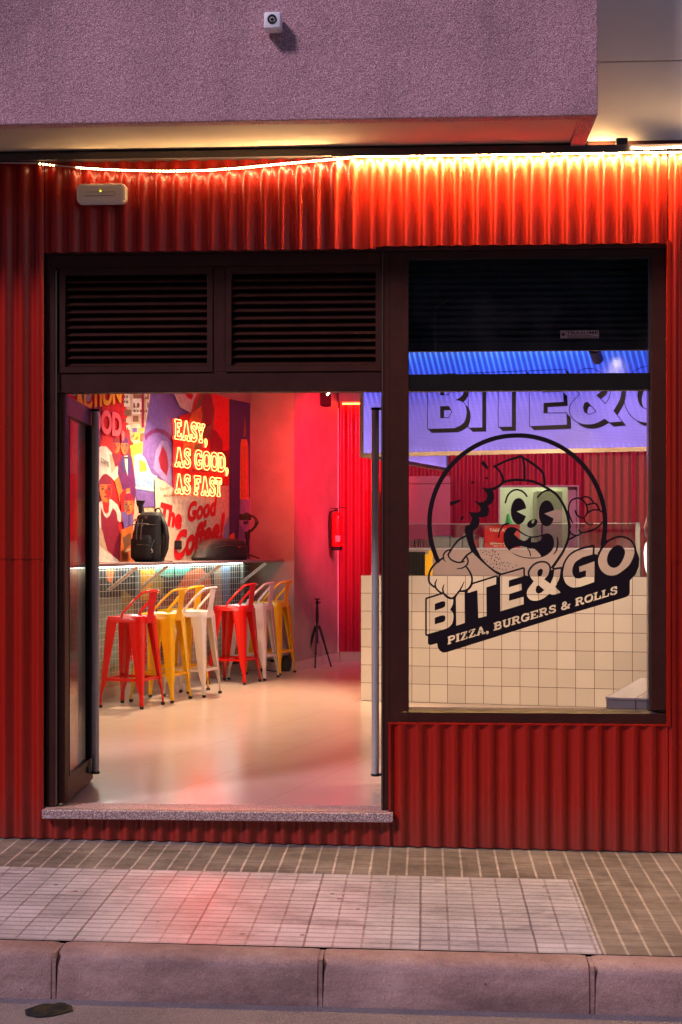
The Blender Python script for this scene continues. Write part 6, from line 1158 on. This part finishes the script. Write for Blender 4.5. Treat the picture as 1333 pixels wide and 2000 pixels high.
rzn = math.atan2(nA.y, nA.x)
stools = [('r', (258, 1379), 0, 'red bar stool nearest the door, in front of the first yellow stool'), ('y', (315, 1367.5), 2, 'larger looking yellow bar stool between the nearest red stool and the first white stool'), ('y', (352, 1350), -3, 'yellow bar stool half hidden behind the first white stool, close to the wall'),
          ('w', (376, 1357), 3, 'white bar stool between the two front yellow stools and the far red stool'), ('r', (458, 1333), 0, 'red bar stool in the middle of the row, beside the far white stool'), ('w', (496, 1325), 2, 'white bar stool between the far red stool and the last yellow stool'), ('y', (529, 1315), -2, 'yellow bar stool at the far end of the row by the grey column')]
protos = {}
for c, (px, py), r_, lbl in stools:
    q = G(px, py); rz_ = rzn + R(r_)
    if c not in protos:
        t = build_stool('bar_stool', {'r': MR, 'y': MY, 'w': MW}[c], lbl); t.location = (q.x, q.y, 0); t.rotation_euler = (0, 0, rz_); protos[c] = t
    else: dup(protos[c], (q.x, q.y, 0), rz_, lbl)
# ---------------------------------------------------------------- things on the shelf
def sp_(px, b): q = W(px, 1090, A0 + nA * b, nA); return (q - A0).dot(dA)
BAGM = mat('black_nylon', (.014, .012, .011), .7, var=.6, vs=26, bump=1.0, bs=45)
def blob(sec, M, n=28, p=3.0):
    """rounded body: sections (z, half width, half depth, centre x)"""
    mb = MB(); vs = []; fine = []
    for s0_, s1_ in zip(sec[:-1], sec[1:]):
        for k in range(4): fine.append(tuple(p0 + (p1 - p0) * k / 4 for p0, p1 in zip(s0_, s1_)))
    sec = fine + [sec[-1]]
    for z, a, b, cx, cy in sec:
        for k in range(n):
            t = 2 * math.pi * k / n; c, s = math.cos(t), math.sin(t); r = (abs(c) ** p + abs(s) ** p) ** (-1 / p)
            w_ = 1 + .07 * noise.noise(Vector((z * 9, math.cos(t) * 2.5, math.sin(t) * 2.5))) + .035 * noise.noise(Vector((z * 30, math.cos(t) * 7, math.sin(t) * 7)))
            vs.append(M @ Vector((cx + a * r * c * w_, cy + b * r * s * w_, z)))
    m_ = len(sec); mb.add(vs, [(i * n + k, i * n + (k + 1) % n, (i + 1) * n + (k + 1) % n, (i + 1) * n + k) for i in range(m_ - 1) for k in range(n)] + [tuple(range(n))[::-1], tuple((m_ - 1) * n + k for k in range(n))]); return mb
s0 = sp_(291, .21); o_ = wp(s0, ze + .002, .21); BM = frame(o_, (1, 0, 0), (0, 1, 0)) @ Matrix.Rotation(R(-14), 4, 'Z')
bp = thing('backpack', o_, 'tall black camera backpack standing upright on the bar shelf', 'backpack')
mb = blob([(0, .13, .085, 0, 0), (.03, .142, .10, 0, 0), (.15, .145, .11, 0, 0), (.28, .140, .105, .005, 0), (.36, .130, .095, .012, 0), (.415, .118, .085, .022, 0), (.445, .09, .06, .035, 0), (.452, .04, .03, .04, 0)], BM); obj('bag_body', mb, BAGM, bp, smooth=60)
mb = blob([(.02, .085, .03, -.02, -.115), (.04, .10, .045, -.02, -.115), (.2, .098, .045, -.015, -.115), (.24, .07, .03, -.01, -.11)], BM); obj('front_pocket', mb, BAGM, bp, smooth=60)
mb = MB(); pt = lambda x, y, z: BM @ Vector((x, y, z))
for dy in (.0, -.03):
    mb.tube([pt(.08, .02 + dy, .43), pt(.13, .01 + dy, .40), pt(.168, dy, .32), pt(.185, dy, .22), pt(.18, dy, .12), pt(.158, dy, .05), pt(.13, dy, .015)], [.012, .016, .018, .017, .014, .009, .007], 8)
obj('shoulder_strap', mb, BAGM, bp, smooth=60)
mb = MB(); mb.tube([pt(.06, 0, .44), pt(.075, 0, .475), pt(.10, 0, .485), pt(.12, 0, .46), pt(.12, 0, .42)], .007, 8); mb.tube([pt(-.06, -.02, .44), pt(-.07, -.02, .50), pt(-.075, -.02, .53)], [.03, .022, .038], 12); mb.tube([pt(-.11, -.02, .545), pt(-.03, -.02, .542)], .012, 8); obj('carry_handle', mb, BAGM, bp, smooth=60)
mb = MB()
for x in (-.045, -.002): mb.tube([pt(x, -.13, .38), pt(x, -.155, .30), pt(x, -.165, .2)], .0045, 6)
mb.tube([pt(.05, -.12, .02), pt(.08, -.13, .12), pt(.10, -.10, .2)], .0045, 6); mb.tube([pt(-.12, -.10, .33), pt(-.03, -.13, .345), pt(.06, -.12, .335), pt(.12, -.08, .33)], .004, 6); mb.tube([pt(-.125, -.11, .15), pt(-.03, -.165, .155), pt(.07, -.15, .15)], .0035, 6); mb.tube([pt(.115, -.06, .36), pt(.135, -.05, .22), pt(.135, -.06, .06)], .004, 6)
for q_ in ((-.045, -.137, .33), (-.002, -.140, .33), (.11, -.07, .30), (.03, -.13, .40)): mb.box(-.010, .010, -.004, .004, -.012, .012, BM @ Matrix.Translation(q_))
obj('webbing', mb, mat('grey_webbing', (.11, .10, .09), .5), bp)
mb = MB(); M2 = BM @ Matrix.Translation((.075, -.118, .095)) @ Matrix.Rotation(R(90), 4, 'X') @ Matrix.Rotation(R(25), 4, 'Z')
for (a, b, c_, d) in ((-.018, .018, .012, .018), (-.018, .018, -.018, -.012), (-.018, -.012, -.012, .012), (.012, .018, -.012, .012)): mb.box(a, b, c_, d, 0, .01, M2)
obj('buckle', mb, mat('pale_buckle', (.6, .52, .42), .4), bp)
mb = MB(); mb.lathe([(0, -.01), (.010, -.008), (.012, 0), (.010, .008), (0, .01)], BM @ Matrix.Translation((-.085, -.10, .375)), 12); obj('orange_toggle', mb, mat('orange_plastic', (.85, .22, .03), .4), bp, smooth=60)
mb = MB(); c0 = wp(sp_(320, .22), ze + .006, .22); mb.tube([c0, wp(sp_(330, .30), ze + .006, .30), wp(sp_(337, .37), ze + .004, .37), wp(sp_(340, .395), ze - .01, .396), wp(sp_(341, .395), ze - .12, .397), wp(sp_(342, .395), ze - .22, .396), wp(sp_(341, .395), ze - .225, .39)], .0045, 6)
obj('cable', mb, DARK_P, smooth=60, label='thin black cable hanging over the shelf edge beside the backpack', cat='cable')
mb = MB(); q0 = mp(336.5, 1073, .0); q1 = mp(349.5, 1056, .0); sa_ = (q0 - A0).dot(dA); sb_ = (q1 - A0).dot(dA); abox(mb, sa_, sb_, .026, .034, q0.z, q1.z)
so2 = obj('wall_socket', mb, DARK_P, bevel=.003, label='square black wall socket on the mural right of the backpack', cat='socket'); mb = MB(); abox(mb, sa_ + .02, sb_ - .02, .034, .036, q0.z + .02, q1.z - .02); obj('socket_insert', mb, mat('dark_insert', (.03, .025, .03), .3), so2)
# shoulder bag
s1_, s2_ = sp_(386, .22), sp_(479, .22); sm = (s1_ + s2_) / 2; hl_ = (s2_ - s1_) / 2; o_ = wp(sm, ze + .002, .21); SBM = frame(o_, dA, (-nA.x, -nA.y, 0)) if frame(o_, dA, (-nA.x, -nA.y, 0)).to_3x3().determinant() > 0 and frame(o_, dA, -nA).to_3x3().col[2].z > 0 else frame(o_, dA, nA)
if SBM.to_3x3().col[2].z < 0: SBM = frame(o_, dA, -nA)
sbg = thing('shoulder_bag', o_, 'low rounded black camera bag lying on the shelf under the Coffee lettering', 'bag')
mb = blob([(0, hl_ * .96, .125, 0, 0), (.03, hl_, .135, 0, 0), (.11, hl_ * .90, .13, hl_ * .06, 0), (.16, hl_ * .80, .12, hl_ * .10, 0), (.195, hl_ * .66, .10, hl_ * .12, 0), (.212, hl_ * .42, .06, hl_ * .1, 0), (.216, hl_ * .2, .03, hl_ * .1, 0)], SBM, 32, 2.6); obj('bag_body', mb, BAGM, sbg, smooth=60)
mb = MB(); P3 = lambda x, y, z: SBM @ Vector((x, y, z)); sgn = -1 if (P3(0, -1, 0) - P3(0, 0, 0)).dot(nA) > 0 else 1
mb.tube([P3(-hl_ * .75, sgn * .128, .13), P3(-hl_ * .2, sgn * .135, .145), P3(hl_ * .5, sgn * .132, .135)], .004, 6); obj('zip', mb, mat('grey_zip', (.08, .05, .05), .35, .5), sbg)
mb = MB(); mb.box(-.02, .02, -.003, .003, -.008, .008, Matrix.Translation(P3(hl_ * .25, sgn * .136, .128)) @ Matrix.Rotation(rzn + R(90), 4, 'Z')); obj('red_tag', mb, MR, sbg)
# gimbal
gq = wp(sp_(484, .2), ze + .002, .2); gm = thing('camera_gimbal', gq, 'black handheld camera gimbal standing on mini legs at the far end of the shelf', 'camera stabiliser')
e1 = dS
def gp(x, z, y=0.0): return gq + e1 * x + Vector((0, 0, z)) + dA * y
mb = MB(); mb.tube([gp(0, .05), gp(0, .09), gp(0, .19), gp(0, .22)], [.016, .019, .017, .022], 12); mb.tube([gp(0, .22), gp(.0, .29)], .027, 12); obj('grip', mb, DARK_P, gm, smooth=40)
for k, (x, y) in enumerate(((.13, .02), (-.09, -.06), (-.02, .10))):
    mb = MB(); mb.tube([gp(0, .055), gp(x, .008, y)], [.010, .006], 8); obj('leg', mb, DARK_P, gm)
mb = MB(); mb.tube([gp(.01, .29), gp(.05, .305), gp(.085, .34), gp(.105, .385), gp(.095, .42), (gp(.055, .455))], [.016, .013, .014, .02, .015, .014], 10); mb.tube([gp(.055, .45), gp(-.02, .455)], .012, 8); obj('gimbal_arm', mb, DARK_P, gm, smooth=50)
mb = MB(); Mg = frame(gp(-.02, .44), e1, (0, 0, 1)); mb.box(-.06, .05, -.03, .035, -.03, .03, Mg); mb.box(-.01, .03, .03, .05, -.02, .02, Mg); mb.box(-.02, .02, -.07, -.04, -.02, .02, Mg); obj('camera_body', mb, DARK_P, gm, bevel=.004)
# ---------------------------------------------------------------- floor things at the column
q = G(534, 1309.5); cs_ = thing('equipment_case', q, 'small grey equipment case on the floor under the last stools', 'case'); Mc = Matrix.Translation(q) @ Matrix.Rotation(-angA, 4, 'Z')
mb = MB(); mb.box(-.085, .085, 0, .22, .0, .155, Mc); obj('case_body', mb, mat('case_grey', (.36, .33, .29), .45), cs_, bevel=.012); mb = MB(); mb.box(-.086, .086, -.001, .221, .105, .111, Mc); mb.box(-.03, .03, -.012, 0, .09, .12, Mc); obj('case_latch', mb, DARK_P, cs_)
q = G(494, 1306); mb = blob([(0, .10, .09, 0, 0), (.03, .115, .10, 0, 0), (.12, .105, .09, 0, 0), (.17, .08, .07, 0, 0), (.18, .04, .04, 0, 0)], Matrix.Translation(q)); obj('black_pouch', mb, BAGM, smooth=60, label='dark soft pouch on the floor left of the grey case', cat='pouch')
q = G(558, 1310.5); mb = blob([(0, .05, .06, 0, 0), (.04, .055, .065, 0, 0), (.13, .045, .05, 0, 0), (.17, .02, .03, 0, 0)], Matrix.Translation(q)); mb.tube([q + Vector((-.04, -.05, .005)), q + Vector((-.13, -.08, .005)), q + Vector((-.24, -.05, .02)), q + Vector((-.3, -.06, .06))], .005, 6); mb.tube([q + Vector((.03, 0, .15)), q + Vector((.05, -.01, .19)), q + Vector((.065, -.01, .12)), q + Vector((.06, 0, .05))], .005, 6)
obj('cable_bag', mb, BAGM, smooth=60, label='little black cable bag between the grey case and the column skirting', cat='bag')
# tripod
q = G(620, 1303); tp = thing('tripod', q, 'compact black camera tripod standing on the floor before the column', 'tripod'); e2 = RT
def tq(x, z, y=0.0): return q + e2 * x + FW * y + Vector((0, 0, z))
k_ = .0056
mb = MB(); mb.tube([tq(0, .26), tq(0, .70)], .012, 10); mb.tube([tq(0, .49), tq(0, .56), tq(0, .60), tq(0, .66)], [.016, .02, .018, .014], 10); mb.tube([tq(0, .42), tq(0, .46)], .035, 12); mb.tube([tq(0, .70), tq(.0, .715), tq(0, .735)], [.018, .022, .012], 12); obj('centre_column', mb, DARK_P, tp, smooth=40)
mb = MB(); Mh = frame(tq(0, .755), e2, (0, 0, 1)); mb.box(-.035, .035, -.006, .006, -.025, .025, Mh); mb.tube([tq(-.0, .73), tq(.0, .75)], .012, 8); mb.tube([tq(.01, .72), tq(.04, .715)], .006, 8); obj('tripod_head', mb, DARK_P, tp, bevel=.002)
for (x, y) in ((-.13, .02), (.155, .02), (-.02, -.16)):
    mb = MB(); a_ = tq(x * .18, .44, y * .18); b_ = tq(x, .004, y)
    for u0, u1, r0 in ((0, .38, .0135), (.36, .66, .011), (.64, .96, .0085), (.95, 1.0, .010)): mb.tube([a_.lerp(b_, u0), a_.lerp(b_, u1)], r0, 8)
    for u0 in (.36, .65): mb.tube([a_.lerp(b_, u0 - .02), a_.lerp(b_, u0 + .02)], .015, 8)
    obj('leg', mb, DARK_P, tp)
# fire extinguisher
ep = W(658, 1035, CB + nK * .09, nK); zb0 = 1.36 + (1063 - 1075) * .00585; fx = thing('fire_extinguisher', (ep.x, ep.y, zb0), 'red fire extinguisher hanging on the column corner beside the corrugated wall', 'fire extinguisher')
Me = Matrix.Translation((ep.x, ep.y, zb0)); mb = MB(); mb.lathe([(0, .03), (.062, .03), (.062, .37), (.055, .405), (.03, .435), (.018, .445), (0, .445)], Me, 24); cy_ = obj('cylinder', mb, mat('extinguisher_red', (.65, .01, .01), .25, coat=.6, var=.05), fx, smooth=45)
mb = MB(); mb.lathe([(0, 0), (.064, 0), (.066, .045), (0, .045)], Me, 24); obj('base_ring', mb, DARK_P, fx, smooth=45)
mb = MB(); mb.lathe([(0, .445), (.02, .445), (.02, .47), (0, .475)], Me, 14); mb.box(-.07, .03, -.01, .01, .475, .487, Me); mb.box(-.06, .02, -.008, .008, .492, .502, Me @ Matrix.Rotation(R(10), 4, 'Y')); obj('valve_handle', mb, DARK_P, fx)
mb = MB(); mb.tube([Me @ Vector((-.02, -.01, .46)), Me @ Vector((-.075, -.02, .44)), Me @ Vector((-.088, -.02, .34)), Me @ Vector((-.08, -.02, .16)), Me @ Vector((-.075, -.02, .05))], .009, 8); obj('hose', mb, DARK_P, fx, smooth=60)
mb = MB(); n = 8; a0_ = -1.75
vs = [Me @ Vector((.0632 * math.cos(a0_ + .9 * k / n), .0632 * math.sin(a0_ + .9 * k / n), z)) for z in (.10, .17) for k in range(n + 1)]; mb.add(vs, [(k, k + 1, n + 2 + k, n + 1 + k) for k in range(n)]); obj('instruction_label', mb, mat('pale_label', (.7, .66, .6), .5), cy_)
# ---------------------------------------------------------------- tiled bench inside the window
bz = .56; q0 = G(1185, 1366, bz); bnd = thing('tiled_bench', (q0.x, q0.y, 0), 'white tiled bench block just inside the shop window at the lower right', 'bench')
d1 = dS; d2 = dA; Lb, Db = 1.5, 1.15
WT = tile_mat('white_bench_tile', (.74, .72, .72), .15, -(q0.x * d1.x + q0.y * d1.y), -.56 % .15, d1.x, d1.y, grout=(.14, .10, .11), joint=.003)
c = [q0, q0 + d1 * Lb, q0 + d1 * Lb + d2 * Db, q0 + d2 * Db]; mb = MB(); mb.add([(v.x, v.y, z) for z in (0, bz) for v in c], [(0, 3, 2, 1), (0, 1, 5, 4), (1, 2, 6, 5), (2, 3, 7, 6), (3, 0, 4, 7)]); obj('bench_side', mb, WT, bnd)
WTT = tile_mat('white_bench_top_tile', (.76, .74, .74), .15, -(q0.x * d1.x + q0.y * d1.y), .07, d1.x, d1.y, grout=(.45, .42, .42), joint=.003)
mb = MB(); c2 = [q0 - d2 * .006 - d1 * .006, q0 + d1 * Lb - d2 * .006, q0 + d1 * Lb + d2 * Db, q0 + d2 * Db - d1 * .006]; mb.add([(v.x, v.y, z) for z in (bz + .0005, bz + .012) for v in c2], [(0, 3, 2, 1), (4, 5, 6, 7), (0, 1, 5, 4), (1, 2, 6, 5), (2, 3, 7, 6), (3, 0, 4, 7)]); obj('bench_top', mb, WTT, bnd)
# made-up glowing body in place of a white reflection at the window's right edge
wq = P(1274, 1080, .75); lpz = thing('reflection_shape', wq, 'made-up white glowing shape in place of a reflection, partly hidden by the right edge of the window', 'lamp')
mb = MB(); sec = [(-.16, .004), (-.14, .022), (-.08, .040), (.0, .046), (.045, .040), (.07, .026)]; mb.lathe([(0, -.16)] + [(r, z) for z, r in sec] + [(0, .07)], Matrix.Translation(wq), 20); obj('glowing_shape', mb, emis('reflection_white', (1, .97, .93), .7), lpz, smooth=60)
mb = MB(); mb.lathe([(.022, .073), (.040, .10), (.046, .14), (.030, .2), (0, .235)], Matrix.Translation(wq + Vector((.0, 0, 0))), 20); mb.tube([wq + Vector((.0, 0, .23)), (wq.x, wq.y, RZ)], .004, 6); obj('shape_top', mb, mat('shape_white', (.62, .55, .5), .3), lpz, smooth=60)
# ---------------------------------------------------------------- things on the facade
cc = P(536, 53, -.62); Y0 = -.62; cmz = thing('security_camera', (cc.x, Y0, cc.z), 'small white cube security camera on the balcony front', 'security camera')
w2 = .040; mb = MB(); mb.box(cc.x - w2, cc.x + w2, Y0 - .085, Y0 - .012, cc.z - w2 + .004, cc.z + w2 + .004); obj('camera_body', mb, mat('camera_white', (.86, .85, .88), .35, var=.04), cmz, bevel=.010, seg=3, smooth=50)
mb = MB(); mb.box(cc.x - .028, cc.x + .028, Y0 - .013, Y0, cc.z - .026, cc.z + .030); obj('wall_bracket', mb, WHITE_P, cmz, bevel=.003)
Ml = frame((cc.x - .002, Y0 - .0855, cc.z + .008), (1, 0, 0), (0, 0, 1)); Ml = Ml if Ml.to_3x3().col[2].y < 0 else frame((cc.x - .002, Y0 - .0855, cc.z + .008), (-1, 0, 0), (0, 0, 1))
mb = MB(); mb.lathe([(0.0, -.004), (.022, -.004), (.022, .003), (.018, .004), (.010, -.001), (0, .0)], Ml, 24); ln_ = obj('lens', mb, DARK_P, cmz, smooth=40); mb = MB(); mb.lathe([(0, .0), (.009, .0), (.007, .004), (0, .005)], Ml, 14); obj('lens_glass', mb, mat('lens_brown', (.05, .03, .02), .05, coat=1), ln_, smooth=60)
# emergency light
ea, eb = P(151.5, 399.5, -.05), P(248, 359, -.05); ex, ez = (ea.x + eb.x) / 2, (ea.z + eb.z) / 2; ew, eh = (eb.x - ea.x), (eb.z - ea.z)
eml = thing('emergency_light', (ex, -.04, ez), 'white oblong emergency light with rounded corners on the dark left part of the red cladding', 'emergency light')
def rrect(w_, h_, c, n=6):
    o = []
    for cx, cy, a0 in ((w_ - c, h_ - c, 0), (-w_ + c, h_ - c, 90), (-w_ + c, -h_ + c, 180), (w_ - c, -h_ + c, 270)):
        for k in range(n + 1): t_ = R(a0 + 90 * k / n); o.append((cx + c * math.cos(t_), cy + c * math.sin(t_)))
    return o
mb = MB(); ME = Matrix(((1, 0, 0, ex), (0, 0, -1, -.034), (0, 1, 0, ez), (0, 0, 0, 1))); rr = [(1.0, 0), (1.0, .022), (.985, .032), (.96, .036)]; vs = []; n = 0
for f_, d_ in rr:
    lp_ = rrect(ew / 2 - (1 - f_) * .1, eh / 2 - (1 - f_) * .1, .026); n = len(lp_); vs += [ME @ Vector((x, y, d_)) for x, y in lp_]
mb.add(vs, [(i * n + k, i * n + (k + 1) % n, (i + 1) * n + (k + 1) % n, (i + 1) * n + k) for i in range(3) for k in range(n)] + [tuple(range(n))[::-1], tuple(3 * n + k for k in range(n))]); obj('housing', mb, mat('ivory_plastic', (.88, .80, .74), .35, var=.06), eml, smooth=45)
mb = MB(); lp_ = rrect(ew / 2 - .014, eh / 2 - .012, .018); mb.add([ME @ Vector((x, y, d)) for d in (.0362, .041) for x, y in lp_], [tuple(range(len(lp_)))[::-1], tuple(range(len(lp_), 2 * len(lp_)))] + [(k, (k + 1) % len(lp_), len(lp_) + (k + 1) % len(lp_), len(lp_) + k) for k in range(len(lp_))]); df_ = obj('diffuser', mb, mat('cloudy_diffuser', (.82, .74, .66), .18, coat=.6, var=.08), eml)
mb = MB(); mb.box(ex - .085, ex + .065, -.0765, -.0752, ez - .016, ez - .011); mb.box(ex - .08, ex + .07, -.0765, -.0752, ez + .004, ez + .007); mb.box(ex + .07, ex + .074, -.0765, -.0752, ez - .014, ez + .006); obj('diffuser_ribs', mb, mat('rib_grey', (.42, .38, .33), .3), df_)
mb = MB(); mb.lathe([(0, 0), (.004, 0), (.004, .002), (0, .002)], Matrix.Translation((ex - .002, -.0765, ez + .010)) @ Matrix.Rotation(R(90), 4, 'X'), 10); obj('status_led', mb, emis('led_yellow', (.9, .8, .05), 1.2), df_)
# LED strip: dangling in front of the sheet on the left, tucked behind the channel on the right
pts = [(-60, 316), (0, 318), (72, 318.5), (76, 319.5), (110, 323), (150, 327), (185, 329.5), (250, 332.5), (330, 334), (400, 332.5), (470, 328), (540, 321), (610, 314.5), (680, 308.5)]
ys_ = [-.055] * 3 + [-.06] * 10 + [-.062]
pth = [P(x, y, yy) for (x, y), yy in zip(pts, ys_)]
led = thing('led_strip_light', pth[0], 'warm white LED strip along the top of the red facade, sagging loose on the left', 'light strip')
# resample along the path
def resample(p, step):
    out = [p[0]]; acc = 0.0
    for a_, b_ in zip(p[:-1], p[1:]):
        L_ = (b_ - a_).length; t_ = step - acc
        while t_ <= L_: out.append(a_.lerp(b_, t_ / L_)); t_ += step
        acc = (acc + L_) % step
    return out
mb = MB(); mb.tube(pth, .0035, 6); obj('strip_sleeve', mb, mat('strip_sleeve', (.5, .42, .42), .4), led)
chips = {}
for k, q in enumerate(resample(pth, .0178)):
    px_ = 666.5 + F_PX * (q - CAM).dot(RT) / (q - CAM).dot(FW)
    if px_ < 73 or 106 < px_ < 150: continue
    key = 0 if px_ < 150 else 1 if px_ < 330 else 2 if px_ < 500 else 3
    chips.setdefault(key, MB()).box(q.x - .0036, q.x + .0036, q.y - .006, q.y - .003, q.z - .0058, q.z + .0014)
for key, mb in chips.items(): obj('led_chips', mb, emis('led_warm_%d' % key, (1, .62, .26), (3, 7, 14, 24)[key] * LED_S), led)
x0_, x1_ = P(680, 308, -.05).x, X(1345) + .6
mb = MB(); mb.box(x0_, x1_, -.064, -.054, ZZ(312.4), ZZ(311) - .001); obj('led_ribbon', mb, emis('led_warm_ribbon', (1, .58, .16), 95 * LED_S), led)
pu = [P(1236, 288.5, -.085), P(1260, 290.5, -.088), P(1300, 288.5, -.088), P(1333, 286.5, -.088), P(1400, 283, -.088)]
mb = MB()
for q in resample(pu, .0185): mb.box(q.x - .0045, q.x + .0045, q.y - .002, q.y + .004, q.z - .003, q.z + .003)
obj('led_chips', mb, emis('led_warm_top', (1, .62, .28), 14 * LED_S), led)
mb = MB(); mb.tube([q + Vector((0, .005, -.004)) for q in pu], .003, 6); obj('strip_sleeve', mb, MATS['strip_sleeve'], led)
mb = MB(); a_ = P(1149, 292, -.03); b_ = P(1236, 290, -.03); mb.box(a_.x, b_.x, -.040, -.034, ZZ(298) + .002, ZZ(298) + .008); obj('led_ribbon', mb, emis('led_warm_back', (1, .62, .25), 9 * LED_S), led)
mb = MB(); a_ = P(1204, 297.5, -.08); mb.box(a_.x, a_.x + .058, -.082, -.03, ZZ(298), ZZ(285.5)); obj('cable_clip', mb, DARK_P, led, bevel=.003)
# litter on the road
q = G(96, 1975, rz(-1.6) - .003); lt_ = MB(); ng, mg = 9, 7; vs = []
for j in range(mg):
    for i in range(ng):
        u = i / (ng - 1) * 2 - 1; v = j / (mg - 1) * 2 - 1; edge = max(abs(u), abs(v)); sq = 1 - .45 * abs(v) + .12 * noise.noise(Vector((u * 3, v * 3, 1)))
        h_ = 0.002 if edge > .99 else .004 + .05 * (1 - edge) ** .7 * abs(noise.noise(Vector((u * 2.6, v * 2.6, 4.2)))) + .012 * abs(noise.noise(Vector((u * 7, v * 7, 2))))
        x = q.x + .092 * u * sq + .02 * v; y = q.y + .085 * v * (1 - .25 * abs(u)) ; vs.append((x, y, rz(x) + .001 + h_))
lt_.add(vs, [(j * ng + i, j * ng + i + 1, (j + 1) * ng + i + 1, (j + 1) * ng + i) for j in range(mg - 1) for i in range(ng - 1)])
obj('crumpled_litter', lt_, mat('dark_teal_wrapper', (.003, .005, .006), .7, var=.3, vs=30), label='crumpled dark wrapper lying on the road beside the kerb', cat='litter')
